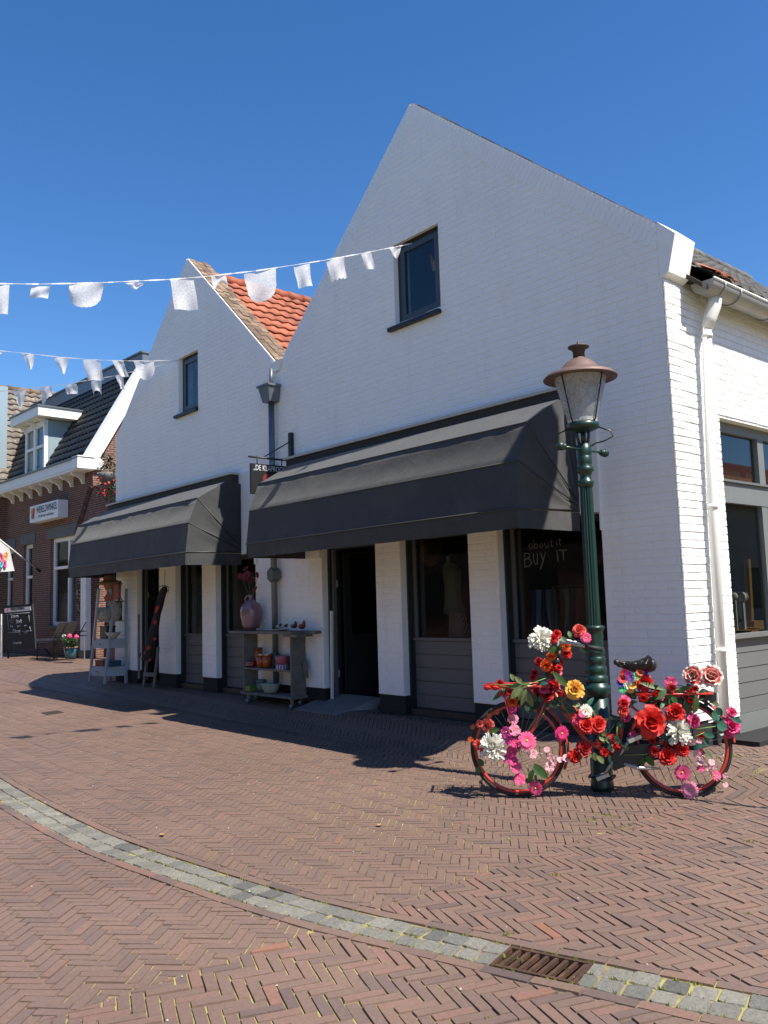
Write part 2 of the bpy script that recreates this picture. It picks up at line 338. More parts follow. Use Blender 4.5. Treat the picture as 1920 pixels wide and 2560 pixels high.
def herring(mb, ang, keep_right):
    L_, w_, j = .172, .0510, .0028
    ca, sa = math.cos(ang), math.sin(ang)
    ox, oy = -3.25, 3.3
    rng = 480
    for m in range(-175, 176):
        for k in range(-rng, rng + 1):
            for t in (0, 1):
                bx, by = k * w_ + m * L_, k * w_ - m * L_
                if t == 0: r = (bx, bx + L_, by, by + w_)
                else: r = (bx + L_, bx + L_ + w_, by + w_ - L_, by + w_)
                cx, cy = (r[0] + r[1]) / 2, (r[2] + r[3]) / 2
                X = ox + cx * ca - cy * sa; Y = oy + cx * sa + cy * ca
                if Y < .2 or Y > 10.5 or X < -27 or X > 3.2: continue
                if Y > 6.7 and -15.3 < X < -3.9: continue
                if Y > 9.3 and X < -4: continue
                if keep_right and X < ZX - .15 or (not keep_right and X > ZX + .15): continue
                if not in_view(X, Y): continue
                wob = .0022
                poly = []
                for qx, qy in ((r[0] + j, r[2] + j), (r[1] - j, r[2] + j), (r[1] - j, r[3] - j), (r[0] + j, r[3] - j)):
                    qx += U(-wob, wob); qy += U(-wob, wob)
                    poly.append((ox + qx * ca - qy * sa, oy + qx * sa + qy * ca))
                poly = clip(poly, -1, 0, -ZX - .003) if keep_right else clip(poly, 1, 0, ZX - .003)
                if len(poly) < 3: continue
                # cut along the cobble strip and its brick borders
                y0 = yc(X); sl = (yc(X + .02) - yc(X - .02)) / .04; l = math.hypot(1, sl); nx, ny = -sl / l, 1 / l
                d = (Y - y0) / l; hw = .182
                if abs(d) < .5:
                    c0 = nx * X + ny * y0
                    if d >= 0: poly = clip(poly, -nx, -ny, -(c0 + hw))
                    else: poly = clip(poly, nx, ny, c0 - hw)
                    if len(poly) < 3: continue
                area = abs(sum(poly[i][0] * poly[(i + 1) % len(poly)][1] - poly[(i + 1) % len(poly)][0] * poly[i][1] for i in range(len(poly)))) / 2
                if area < .0007: continue
                h = .0 + random.gauss(0, .0013)
                if keep_right: v = min(1, max(0, random.gauss(.48, .12))); h += random.gauss(0, .001)
                else: v = min(1, max(0, random.gauss(.47, .075)))
                slab(mb, poly, h, .003, v)
pv = MB(); herring(pv, math.radians(-47), False); pv2 = MB(); herring(pv2, math.radians(-21.5), True)
PR = [(0, (.075, .058, .055)), (.25, (.122, .086, .075)), (.5, (.156, .104, .081)), (.75, (.180, .105, .083)), (.93, (.215, .105, .072)), (1, (.21, .16, .11))]
M['paver'] = paver('worn_clay_paver', PR)
pv.m = 0
base = len(pv.v)
pv.v += pv2.v; pv.f += [[base + i for i in f] for f in pv2.f]; pv.mi += pv2.mi; pv.sm += pv2.sm; pv.a += pv2.a
# brick borders either side of the strip
for side in (-1, 1):
    s = s_at(-14)
    while s < ARC[-1] - .3:
        l = .207; p = [strip(s + .002, side * .119), strip(s + l - .003, side * .119), strip(s + l - .003, side * .178), strip(s + .002, side * .178)]
        if side < 0: p.reverse()
        if in_view(*p[0]): slab(pv, p, U(-.001, .003), .003, min(1, max(0, random.gauss(.45, .15))))
        s += l
pv.build('paving', M['paver'], kind='structure')
# cobble strip
M['cobble'] = paver('granite_sett', [(0, (.085, .085, .08)), (.15, (.13, .128, .115)), (.5, (.165, .16, .138)), (1, (.215, .205, .172))], .75)
cb = MB()
SG0, SG1 = s_at(-2.475), s_at(-2.125)
_c0 = strip((SG0 + SG1) / 2, 0); _a0 = strip(SG0, 0); _a1 = strip(SG1, 0); _dx, _dy = _a1[0] - _a0[0], _a1[1] - _a0[1]; _gl = math.hypot(_dx, _dy); _dx /= _gl; _dy /= _gl
QG = [(_c0[0] + _dx * u - _dy * v, _c0[1] + _dy * u + _dx * v) for u, v in ((-_gl / 2 + .003, -.100), (_gl / 2 - .003, -.100), (_gl / 2 - .003, .100), (-_gl / 2 + .003, .100))]
QR = [(GX0, GY0), (GX1, GY0), (GX1, GY1), (GX0, GY1)]
GROUND.add([(x, y, -.0075) for x, y in QR + QG], [(i, (i + 1) % 4, 4 + (i + 1) % 4, 4 + i) for i in range(4)])
GROUND.build('ground', M['soil'], kind='structure')
for row in (0, 1):
    s = s_at(-14) + row * .05
    while s < ARC[-1] - .3:
        l = U(.088, .112); e = s + l
        if e > SG0 - .004 and s < SG0 - .03: e_ = SG0
        elif s < SG1 + .004 and e > SG1 + .03: s = SG1; e_ = e
        else: e_ = e
        if not (e_ > SG0 + .004 and s < SG1 - .004):
            o0, o1 = (-.109, -.003) if row == 0 else (.003, .109)
            a, b_ = s + .003, e_ - .003
            c = .008
            pts = [strip(a + c, o0), strip(b_ - c, o0), strip(b_, o0 + c), strip(b_, o1 - c), strip(b_ - c, o1), strip(a + c, o1), strip(a, o1 - c), strip(a, o0 + c)]
            pts = [(x + U(-.0045, .0045), y + U(-.0045, .0045)) for x, y in pts]
            if in_view(*pts[0]): slab(cb, pts, U(-.004, .001), .005, .06 if R() < .07 else U(.2, .95), tilt=.004)
        s = e
cb.build('cobbled_gutter_strip', M['cobble'], kind='structure')
# moss sprouts in the joints
M['moss'] = mat('moss', (.20, .23, .03), .9, var=.4, scale=30, trans=.3)
ms = MB()
def tuft(x, y, s, n):
    for i in range(n):
        a = U(0, 6.3); r = U(0, s); px, py = x + math.cos(a) * r, y + math.sin(a) * r; z = g_z(px, py) - .004; h = U(.006, .018); b = U(0, 6.3); w = U(.002, .005)
        ms.add([(px - w * math.cos(b), py - w * math.sin(b), z), (px + w * math.cos(b), py + w * math.sin(b), z), (px + U(-.01, .01), py + U(-.01, .01), z + h)], [(0, 1, 2)])
for (px, py, s, n) in [(1520, 2040, .10, 90), (1560, 2070, .12, 90), (1480, 2050, .05, 40), (1390, 2188, .03, 40), (1870, 2105, .03, 30), (1870, 2285, .02, 20), (1225, 2545, .02, 15), (1840, 1960, .15, 120), (1880, 1990, .12, 90), (1270, 2335, .03, 25), (1300, 1920, .03, 25), (1270, 2100, .02, 20)]:
    p = at(px, py, Z=0); tuft(p.x, p.y, s, n)
for i in range(260):
    s = U(s_at(-5), s_at(-.6)); o = random.choice((-.11, 0, .108)); x, y = strip(s, o)
    if in_view(x, y): tuft(x, y, .007, 4)
ms.build('moss_sprouts', M['moss'], kind='stuff')
M['grit'] = mat('pale_grit', (.5, .47, .42), .9)
gb = MB()
for i in range(420):
    x, y = U(-16, 0), U(.8, 5.6)
    if not in_view(x, y): continue
    r = U(.002, .0065); z = g_z(x, y)
    gb.add([(x - r, y, z), (x, y - r * U(.5, 1), z), (x + r, y, z), (x, y + r, z), (x, y, z + r * .8)], [(0, 1, 4), (1, 2, 4), (2, 3, 4), (3, 0, 4)])
gb.build('grit', M['grit'], kind='stuff')
# litter leaves: tiny bits
M['leafdry'] = mat('dry_leaf', (.35, .2, .06), .8)
for (px, py, lab) in [(405, 2089, 'curled dry yellow leaf lying on the paving above the cobbled strip'), (948, 2065, 'dark dry leaf lying on the paving below the bicycle shadow')]:
    p = at(px, py, Z=.004); b = MB()
    b.grid(lambda u, v: p + Vector(((u - .5) * .05, (v - .5) * .03 * math.sin(math.pi * u), .004 + .012 * abs(v - .5))), 4, 2)
    tag(b.build('dry_leaf', M['leafdry']), lab, 'leaf')

# storm drain grate in the strip
M['rust'] = mat('rusty_cast_iron', (.085, .048, .032), .6, metal=.3, var=.35, scale=18, bump=.4, dirt=(.16, .075, .04), dscale=12)
M['hole'] = mat('drain_shaft', (.01, .009, .008), .9)
c0 = strip((SG0 + SG1) / 2, 0); a0 = strip(SG0, 0); a1 = strip(SG1, 0); dx, dy = a1[0] - a0[0], a1[1] - a0[1]; gl = math.hypot(dx, dy); dx /= gl; dy /= gl
gr = thing('drain_grate', 'rusty iron slotted drain grate let into the cobbled strip', 'drain grate', (c0[0], c0[1], 0))
def D(u, v, z): return (c0[0] + dx * u - dy * v, c0[1] + dy * u + dx * v, z)
b = MB(D); hl, hv = gl / 2, .104
b.box(-hl, hl, -hv, -hv + .017, -.02, .001); b.box(-hl, hl, hv - .017, hv, -.02, .001); b.box(-hl, -hl + .014, -hv + .017, hv - .017, -.02, .0008); b.box(hl - .014, hl, -hv + .017, hv - .017, -.02, .0008)
b.build('frame', M['rust'], gr)
for i in range(8):
    u = -hl + .014 + (gl - .028) * (i + .5) / 8; b = MB(D)
    b.hexa([(u - .006, -hv + .017, -.02), (u + .008, -hv + .017, -.02), (u + .020, hv - .017, -.02), (u + .006, hv - .017, -.02)], [(u - .006, -hv + .017, -.002), (u + .008, -hv + .017, -.002), (u + .020, hv - .017, -.002), (u + .006, hv - .017, -.002)])
    b.build('bar', M['rust'], gr)
b = MB(D); a_, c_ = hl - .004, .099; b.add([(-a_, -c_, -.009), (a_, -c_, -.009), (a_, c_, -.009), (-a_, c_, -.009), (-a_, -c_, -.3), (a_, -c_, -.3), (a_, c_, -.3), (-a_, c_, -.3)], [(4, 5, 6, 7), (0, 1, 5, 4), (1, 2, 6, 5), (2, 3, 7, 6), (3, 0, 4, 7)]); b.build('shaft', M['hole'], gr)
# manhole cover
q = [at(x, y, Z=.006) for x, y in ((102, 1782), (145, 1776), (160, 1781), (117, 1787))]
b = MB(); b.hexa([Vector((p.x, p.y, -.004)) for p in q], q); cc = sum(q, Vector()) / 4
for i in range(5):
    a = q[0].lerp(q[3], (i + .5) / 5); e = q[1].lerp(q[2], (i + .5) / 5); b.bar(a.lerp(e, .08) + Vector((0, 0, .002)), a.lerp(e, .92) + Vector((0, 0, .002)), .02, .006)
tag(b.build('manhole_cover', mat('iron_cover', (.04, .03, .026), .6)), 'small rectangular dark iron cover let into the paving at left', 'manhole cover')

# ---------------------------------------------------------------- white houses
CH = .078     # brick course in facade units
def relief(mb, xa, xb, z0, top, holes, mapf, L_=.245, d=.0075, seed=1):
    rr = random.Random(seed); z = z0; k = 0
    while True:
        zc = z + CH / 2
        lo, hi = top(zc, xa, xb)
        if hi - lo < .04: break
        spans = [(lo, hi)]
        for hx0, hx1, hz0, hz1 in holes:
            if hz0 < zc < hz1:
                ns = []
                for a, b_ in spans:
                    if hx1 <= a or hx0 >= b_: ns.append((a, b_)); continue
                    if hx0 > a: ns.append((a, hx0))
                    if hx1 < b_: ns.append((hx1, b_))
                spans = ns
        for a, b_ in spans:
            x = a - (k % 2) * L_ / 2 - rr.uniform(0, .03)
            x = math.floor(a / L_) * L_ - (k % 2) * L_ / 2
            while x < b_:
                p, q = max(a, x) + .0012, min(b_, x + L_) - .0012
                if q - p > .02:
                    e = .004; dd = [d * rr.uniform(.75, 1.1) for _ in range(4)]; g0 = z + .004 + rr.uniform(-.002, .002); g1 = z + CH - .003 + rr.uniform(-.002, .002)
                    w = rr.uniform(-.0015, .0015)
                    mb.add([mapf(p, 0, g0), mapf(q, 0, g0 + w), mapf(q, 0, g1 + w), mapf(p, 0, g1), mapf(p + e, dd[0], g0 + e), mapf(q - e, dd[1], g0 + e + w), mapf(q - e, dd[2], g1 - e + w), mapf(p + e, dd[3], g1 - e)],
                           [(4, 5, 6, 7), (0, 1, 5, 4), (1, 2, 6, 5), (2, 3, 7, 6), (3, 0, 4, 7)])
                x += L_
        z += CH; k += 1
def wall_cells(mb, xa, xb, top, holes, y0, y1, zb0=0, extra=()):
    xs_ = sorted(set([xa, xb] + [h[0] for h in holes] + [h[1] for h in holes] + list(extra)))
    for a, b_ in zip(xs_[:-1], xs_[1:]):
        if b_ - a < 1e-4: continue
        hs = sorted([(h[2], h[3]) for h in holes if h[0] < (a + b_) / 2 < h[1]]); z = zb0
        for h0, h1 in hs:
            if h0 > z: mb.box(a, b_, y0, y1, z, h0)
            z = h1
        ta, tb = top(a), top(b_)
        mb.hexa([(a, y0, z), (b_, y0, z), (b_, y1, z), (a, y1, z)], [(a, y0, ta), (b_, y0, tb), (b_, y1, tb), (a, y1, ta)])
FY = 7.4
# gable outlines (facade units)
BIG = dict(l=-11.0, lz=5.256, ax=-7.744, az=8.084, r=-4.078, rz=4.945)
SM = dict(l=-17.25, lz=5.10, ax=-14.022, az=8.04, r=-11.0, rz=5.256)
def topf(Gb):
    return lambda x: Gb['lz'] + (Gb['az'] - Gb['lz']) * (x - Gb['l']) / (Gb['ax'] - Gb['l']) if x <= Gb['ax'] else Gb['rz'] + (Gb['az'] - Gb['rz']) * (Gb['r'] - x) / (Gb['r'] - Gb['ax'])
def spanf(Gb, xl, xr):
    def f(zc, xa, xb):
        lo, hi = xl, xr; zz = zc + CH * .5
        if zz > Gb['lz']: lo = max(lo, Gb['l'] + (zz - Gb['lz']) / (Gb['az'] - Gb['lz']) * (Gb['ax'] - Gb['l']))
        if zz > Gb['rz']: hi = min(hi, Gb['r'] - (zz - Gb['rz']) / (Gb['az'] - Gb['rz']) * (Gb['r'] - Gb['ax']))
        return lo, hi
    return f
def upper_window(par, x0, x1, z0, z1):
    f = MB(W); y = FY + .085; w = .07
    f.box(x0, x0 + w, y, y + .08, z0, z1); f.box(x1 - w, x1, y, y + .08, z0, z1); f.box(x0 + w, x1 - w, y, y + .08, z1 - w, z1); f.box(x0 + w, x1 - w, y, y + .08, z0, z0 + w)
    win = f.build('window', M['darkframe'], par)
    s = MB(W); a0, a1, c0_, c1_ = x0 + w + .004, x1 - w - .004, z0 + w + .004, z1 - w - .004; ww = .075; y -= .018
    s.box(a0, a0 + ww, y, y + .05, c0_, c1_); s.box(a1 - ww, a1, y, y + .05, c0_, c1_); s.box(a0 + ww, a1 - ww, y, y + .05, c1_ - ww, c1_); s.box(a0 + ww, a1 - ww, y, y + .05, c0_, c0_ + ww)
    s.build('sash', mat('blue_grey_sash', (.05, .062, .07), .35), win)
    p = MB(W); p.box(a0 + ww - .005, a1 - ww + .005, y + .02, y + .028, c0_ + ww - .005, c1_ - ww + .005); p.build('pane', M['glass'], win)
    p = MB(W); p.box(x0 - .09, x1 + .01, FY - .07, FY + .09, z0 - .055, z0 - .003); p.build('sill', M['black'], win)
    bk = MB(W); bk.box(x0 - .3, x1 + .3, FY + .9, FY + .95, z0 - .2, z1 + .2); bk.build('dark_room', M['inside'], win)
def tiles(mb, o, du, dv, nu_t, nv_t, amp=.028, step=.03, seg=6, flip=1, rs=3, missing=()):
    rr = random.Random(rs); o = Vector(o); du = Vector(du); dv = Vector(dv); n = du.cross(dv).normalized() * flip; tw = du / nu_t; th = dv / nv_t
    for j in range(nv_t):
        for i in range(nu_t):
            rnd = rr.random(); vs = []
            lift = rr.uniform(0, .006)
            for r_, hh in ((0, step), (1.04, 0)):
                for k in range(seg + 1):
                    t = k / seg; prof = math.sin(2 * math.pi * t) * .5 + .5; prof = prof ** .8
                    vs.append(o + tw * (i + t) + th * (j + r_) + n * (amp * prof + hh + lift))
            for k in range(seg + 1):
                t = k / seg; prof = (math.sin(2 * math.pi * t) * .5 + .5) ** .8
                vs.append(o + tw * (i + t) + th * j + n * (amp * prof * 1 + step + lift - .018))
            s1 = seg + 1
            fs = [(k, k + 1, s1 + k + 1, s1 + k) for k in range(seg)] + [(2 * s1 + k, 2 * s1 + k + 1, k + 1, k) for k in range(seg)]
            mb.add(vs, fs, True, rnd)
def coping(mb, p, q, y0, y1, n, rs):   # row of small bricks on a gable slope, p->q
    rr = random.Random(rs); p = Vector(p); q = Vector(q); d = (q - p) / n; up = Vector((-d.z, 0, d.x)).normalized()
    if up.z < 0: up = -up
    m = 3
    for i in range(n):
        for k in range(m):
            ya = y0 + (y1 - y0) * k / m + .004; yb = y0 + (y1 - y0) * (k + 1) / m - .004
            off = (.5 if k % 2 else 0)
            a = p + d * (i + .03 + off); b_ = p + d * (i + .97 + off)
            if i == n - 1 and off: b_ = p + d * n
            h = up * (.028 + rr.uniform(-.006, .008))
            mb.hexa([(a.x, ya, a.z), (b_.x, ya, b_.z), (b_.x, yb, b_.z), (a.x, yb, a.z)], [(a.x + h.x, ya, a.z + h.z), (b_.x + h.x, ya, b_.z + h.z), (b_.x + h.x, yb, b_.z + h.z), (a.x + h.x, yb, a.z + h.z)], rnd=rr.random())

LINT = 2.32
hs_small = thing('white_house', 'smaller white painted brick gable house on the left with red tiled roof', 'house', W(-14, FY, 0))
hs_big = thing('white_house', 'larger white painted brick corner house with steep gable and grey tiled roof', 'house', W(-7.7, FY, 0))
holes_s = [(-16.2, -15.22, -.2, LINT), (-14.54, -13.53, -.2, LINT), (-13.05, -11.76, -.2, LINT), (-14.393, -13.635, 5.09, 6.2)]
holes_b = [(-9.965, -8.748, -.2, LINT), (-8.248, -7.022, -.2, LINT), (-6.552, -5.12, -.2, LINT), (-8.2, -7.326, 5.125, 6.286)]
for par, Gb, xl, xr, holes, sd in ((hs_small, SM, -17.25, -11.0, holes_s, 5), (hs_big, BIG, -11.0, -4.25, holes_b, 6)):
    w = MB(W); base_top = topf(Gb)
    wall_cells(w, xl, xr, base_top, holes, FY, FY + .11 if False else FY + .30, .25, extra=(Gb['ax'],))
    relief(w, xl, xr, .25, spanf(Gb, xl, xr), holes, lambda x, d, z: (x, FY - d, z), seed=sd)
    wo = w.build('wall', M['white'], par)
    xs_ = [xl] + sorted([h for hh in holes if hh[2] < 0 for h in hh[:2]]) + [xr]
    for a, b_ in zip(xs_[0::2], xs_[1::2]): p = MB(W); p.box(a, b_, FY + .012, FY + .29, -.2, .249); p.build('plinth', M['black_plinth'], par)
# coping and verge trims
b = MB(W); coping(b, (SM['ax'], 0, SM['az']), (SM['r'] - .02, 0, SM['rz'] + .02), FY + .01, FY + .42, 34, 3); coping(b, (SM['ax'], 0, SM['az']), (SM['l'], 0, SM['lz']), FY + .01, FY + .42, 34, 4)
b.build('coping', M['coping'], hs_small)
b = MB(W); coping(b, (BIG['ax'], 0, BIG['az']), (BIG['r'] - .05, 0, BIG['rz'] + .01), FY + .01, FY + .42, 42, 8); coping(b, (BIG['ax'], 0, BIG['az']), (BIG['l'] + .02, 0, BIG['lz'] + .02), FY + .01, FY + .42, 38, 9)
b.build('coping', M['coping'], hs_big)
def raking(mb, p, q, n, rs, out=.0105, hgt=.23):  # soldier course following the slope, slightly proud
    rr = random.Random(rs); p = Vector(p); q = Vector(q); d = (q - p) / n; dn = Vector((d.z, 0, -d.x)).normalized()
    if dn.z > 0: dn = -dn
    for i in range(n):
        a = p + d * (i + .04); c = p + d * (i + .96); h = dn * hgt * rr.uniform(.96, 1.0); o = out * rr.uniform(.9, 1.1)
        mb.hexa([(a.x, FY - o, a.z), (c.x, FY - o, c.z), (c.x, FY + .1, c.z), (a.x, FY + .1, a.z)], [(a.x + h.x, FY - o, a.z + h.z), (c.x + h.x, FY - o, c.z + h.z), (c.x + h.x, FY + .1, c.z + h.z), (a.x + h.x, FY + .1, a.z + h.z)])
b = MB(W); raking(b, (BIG['ax'] + .02, 0, BIG['az'] + .005), (BIG['r'] - .10, 0, BIG['rz'] + .09), 62, 2); raking(b, (BIG['ax'] - .02, 0, BIG['az'] + .005), (BIG['l'] + .06, 0, BIG['lz'] + .06), 56, 3)
b.build('gable_edge', M['white'], hs_big)
b = MB(W); raking(b, (SM['ax'] + .02, 0, SM['az'] + .005), (SM['r'] - .06, 0, SM['rz'] + .06), 52, 4); raking(b, (SM['ax'] - .02, 0, SM['az'] + .005), (SM['l'], 0, SM['lz'] + .01), 54, 5)
b.build('gable_edge', M['white'], hs_small)
# kneeler at the right eave
b = MB(W)
z0, z1, z2 = 4.55, 4.95, 5.13
b.add([(-4.26, FY - .018, z0), (-4.24, FY - .018, z0 - .0), (-4.17, FY - .018, z0 + .04), (-4.075, FY - .018, z1), (-4.26, FY - .018, z2 + .0),
       (-4.26, FY + .36, z0), (-4.24, FY + .36, z0 - .0), (-4.17, FY + .36, z0 + .04), (-4.075, FY + .36, z1), (-4.26, FY + .36, z2 + .0)],
      [(0, 1, 2, 3, 4), (9, 8, 7, 6, 5), (0, 5, 6, 1), (1, 6, 7, 2), (2, 7, 8, 3), (3, 8, 9, 4), (4, 9, 5, 0)])
b.build('kneeler', M['white'], hs_big)
# windows upstairs
upper_window(hs_small, -14.393, -13.635, 5.09, 6.2); upper_window(hs_big, -8.2, -7.326, 5.125, 6.286)
# lintel boards and awning boxes
for par, a, c in ((hs_small, -17.3, -11.68), (hs_big, -10.62, -5.10)):
    b = MB(W); b.box(a, c, FY - .035, FY + .03, LINT, 3.665)
    e0, e1 = ((-17.3, -16.21), (-11.755, -11.68)) if a < -12 else ((-10.62, -9.97), (-5.115, -5.10))
    for q0, q1 in (e0, e1): b.box(q0, q1, FY - .0351, FY + .0299, 2.13, LINT)
    b.build('lintel_board', M['whitewood'], par)
    b = MB(W); b.box(a - .02, c - (.5 if c < -11 else .12), FY - .20, FY - .03, 3.655, 3.69); b.build('flashing', mat('cream_flashing', (.5, .48, .42), .5), par)
    b = MB(W); b.box(a + .03, c - (.52 if c < -11 else .14), FY - .17, FY - .036, 3.50, 3.654); b.build('awning_box', M['brown'], par)
# side wall of the corner house
SX = -4.25
b = MB(W)
sholes = [(8.318, 11.4, -.2, 3.27)]
ys_ = [FY + .30, 8.318, 11.4, 17]
b.box(SX - .3, SX, FY + .30, 8.318, .22, 4.60); b.box(SX - .3, SX, 8.318, 11.4, 3.27, 4.60); b.box(SX - .3, SX, 11.4, 17, .22, 4.60)
def sp(zc, a, c): return (a, c) if zc < 4.55 else (0, 0)
relief(b, FY - .012, 17, .25, sp, sholes, lambda y, d, z: (SX + d + (.012 if y < 7.80 else 0), y, z), seed=12, d=.012)
b.build('side_wall', M['white'], hs_big)
b = MB(W); b.box(SX - .29, SX - .012, FY + .291, 8.318, -.2, .249); b.build('plinth', M['black_plinth'], hs_big); b = MB(W); b.box(SX - .29, SX - .012, 11.4, 17, -.2, .249); b.build('plinth', M['black_plinth'], hs_big)
b = MB(W); b.box(SX - .02, SX + .36, FY + .55, 12.5, -.15, .045); b.build('low_black_slab', M['black_plinth'], hs_big)  # low near-black slab laid along the foot of the side wall
# shell so that the rooms behind the glass are dark
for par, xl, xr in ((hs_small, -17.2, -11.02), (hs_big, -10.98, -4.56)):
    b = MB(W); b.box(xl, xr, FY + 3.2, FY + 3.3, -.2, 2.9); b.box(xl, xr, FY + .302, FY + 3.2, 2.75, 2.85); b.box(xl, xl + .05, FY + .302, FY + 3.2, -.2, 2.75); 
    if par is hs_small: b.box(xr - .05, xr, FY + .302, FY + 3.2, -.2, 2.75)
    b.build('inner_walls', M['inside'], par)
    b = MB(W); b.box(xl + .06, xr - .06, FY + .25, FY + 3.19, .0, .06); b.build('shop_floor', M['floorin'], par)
# outer left wall and back walls
b = MB(W); b.box(-17.25, -16.95, FY + .301, 17, -.2, 4.95); b.build('side_wall', M['white'], hs_small)
b = MB(W); b.box(-16.94, -4.56, 16.7, 17, -.2, 5.0); b.build('back_wall', M['white'], hs_big)
# roofs
def Wp(*a): return W(*a)
b = MB()
def roof_plane(mb, ex, ez, rx, rz, y0, y1, tw, th, flip, rs):
    o = W(ex, y0, ez); du = W(ex, y1, ez) - o; dv = W(rx, y0, rz) - o
    tiles(mb, o, du, dv, max(1, round(du.length / tw)), max(1, round(dv.length / th)), flip=flip, rs=rs)
rd = .26
b = MB(); roof_plane(b, -11.05, 5.25 - .2, -14.02, SM['az'] - rd, FY + .43, 16.9, .21, .27, 1, 3); b.build('roof', M['redtile'], hs_small)
b = MB(); roof_plane(b, -17.35, 5.05 - .2, -14.02, SM['az'] - rd, FY + .43, 16.9, .21, .27, -1, 3); b.build('roof', M['redtile'], hs_small)
b = MB(); roof_plane(b, -3.98, 4.56, -7.744, BIG['az'] - rd, FY + .43, 16.9, .21, .27, 1, 5)
b.build('roof', M['darktile'], hs_big)
b = MB(); roof_plane(b, -10.95, 5.25 - .2, -7.744, BIG['az'] - rd, FY + .43, 16.9, .21, .27, -1, 5); b.build('roof', M['darktile'], hs_big)
# underlay below tiles (keeps daylight out of the lofts)
for par, q in ((hs_small, [(-17.3, 4.7), (-14.02, SM['az'] - rd - .1), (-11.05, 4.95)]), (hs_big, [(-10.98, 4.95), (-7.744, BIG['az'] - rd - .1), (-4.0, 4.50)])):
    b = MB(W); v = []
    for y in (FY + .301, 16.9):
        for x, z in q: v.append((x, y, z))
        for x, z in q: v.append((x, y, z - .05))
    b.add(v, [(0, 1, 7, 6), (1, 2, 8, 7), (3, 9, 10, 4), (4, 10, 11, 5), (0, 6, 9, 3), (2, 5, 11, 8), (0, 3, 4, 1), (1, 4, 5, 2), (6, 7, 10, 9), (7, 8, 11, 10)]); b.build('roof_deck', M['brown'], par)
for par, x, z, mm in ((hs_small, -14.02, SM['az'] - rd + .02, 'redtile'), (hs_big, -7.744, BIG['az'] - rd + .02, 'darktile')):
    b = MB(); y = FY + .44; k = 0
    while y < 16.8:
        c = W(x, y, z); l = S * .36
        b.r = R(); b.tube([c, c + Vector((0, l * .55, 0)), c + Vector((0, l * 1.06, 0))], [.105, .095, .085], 10); y += .36; k += 1
    b.build('ridge_tiles', M[mm], par)
# a few orange verge tiles beside the kneeler
b = MB(); b.r = .6; o = W(-4.03, FY + .40, 4.80); 
roof_plane(b, -3.93, 4.57, -4.12, 4.74, FY + .40, FY + .84, .2, .25, 1, 9); b.build('orange_tiles', M['redtile'], hs_big)
# valley gutter with hopper and grey downpipe
dp = thing('downpipe', 'grey zinc downpipe with square hopper between the two white gables', 'drainpipe', W(-11.08, FY, 0))
b = MB(W); b.add([(-11.16, FY - .05, 5.33), (-10.86, FY - .05, 5.33), (-10.98, FY - .05, 5.16), (-11.06, FY - .05, 5.16), (-11.16, FY - .012, 5.33), (-10.86, FY - .012, 5.33), (-10.98, FY - .012, 5.16), (-11.06, FY - .012, 5.16)], [(0, 1, 2, 3), (0, 3, 7, 4), (1, 5, 6, 2), (0, 4, 5, 1), (4, 7, 6, 5)]); b.build('valley_outlet', M['whitewood'], dp)
b = MB(W); b.hexa([(-11.18, FY - .20, 4.66), (-10.98, FY - .20, 4.66), (-10.98, FY - .02, 4.66), (-11.18, FY - .02, 4.66)], [(-11.24, FY - .24, 4.90), (-10.94, FY - .24, 4.90), (-10.94, FY - .02, 4.90), (-11.24, FY - .02, 4.90)]); b.box(-11.26, -10.92, FY - .26, FY - .015, 4.90, 4.935); b.build('hopper', M['zinc'], dp)
b = MB(W); b.tube([(-11.07, FY - .10, 5.2), (-11.075, FY - .10, 4.9)], .03, 8); b.tube([(-11.08, FY - .10, 4.70), (-11.08, FY - .10, 2.6), (-11.06, FY - .10, .25)], .048, 10); b.build('pipe', M['zinc'], dp)
for z in (1.93, .62):
    b = MB(W); pts = [(-11.06 + .10 * math.cos(i * math.pi / 3), FY - .16, z + .12 * math.sin(i * math.pi / 3 + math.pi / 6 * 0 + math.pi / 2)) for i in range(6)]
    pts = [(-11.065 + .10 * math.sin(i * math.pi / 3), z + .115 * math.cos(i * math.pi / 3)) for i in range(6)]
    v = [(x, FY - .18, zz) for x, zz in pts] + [(x, FY - .04, zz) for x, zz in pts]
    b.add(v, [tuple(range(5, -1, -1)), tuple(range(6, 12))] + [(i, (i + 1) % 6, 6 + (i + 1) % 6, 6 + i) for i in range(6)]); b.build('bracket', M['zinc'], dp)
# white side gutter and downpipe
gt = thing('roof_gutter', 'half round zinc gutter with white edge along the side eave', 'gutter', W(-4.1, FY + .4, 4.6))
b = MB(W); gy0, gy1 = FY + .40, 16.8; cx, cz, rr_ = -4.05, 4.55, .125
def gfun(u, v):
    t = math.pi * (1 + u); return (cx + rr_ * math.cos(t), gy0 + (gy1 - gy0) * v, cz - (.0 if True else 0) + rr_ * math.sin(t))
b.grid(gfun, 12, 10); b.grid(lambda u, v: (cx + (rr_ - .012) * math.cos(math.pi * (1 + u)), gy0 + (gy1 - gy0) * v, cz + (rr_ - .012) * math.sin(math.pi * (1 + u))), 12, 1)
v = [(cx + rr_ * math.cos(math.pi * (1 + i / 12)), gy0, cz + rr_ * math.sin(math.pi * (1 + i / 12))) for i in range(13)]
b.add(v, [tuple(range(13))]); b.build('trough', M['gutterzinc'], gt)
b = MB(W); b.tube([(cx + rr_, gy0, cz), (cx + rr_, gy1, cz)], .014, 8); b.build('rolled_edge', M['whitewood'], gt)
for y in (FY + .62, FY + .95, FY + 1.75, FY + 2.6):
    b = MB(W); b.tube([(cx + (rr_ + .008) * math.cos(math.pi * (1 + i / 10)), y, cz + (rr_ + .008) * math.sin(math.pi * (1 + i / 10))) for i in range(11)], .010, 6); b.build('joint_ring', M['gutterzinc'], gt)
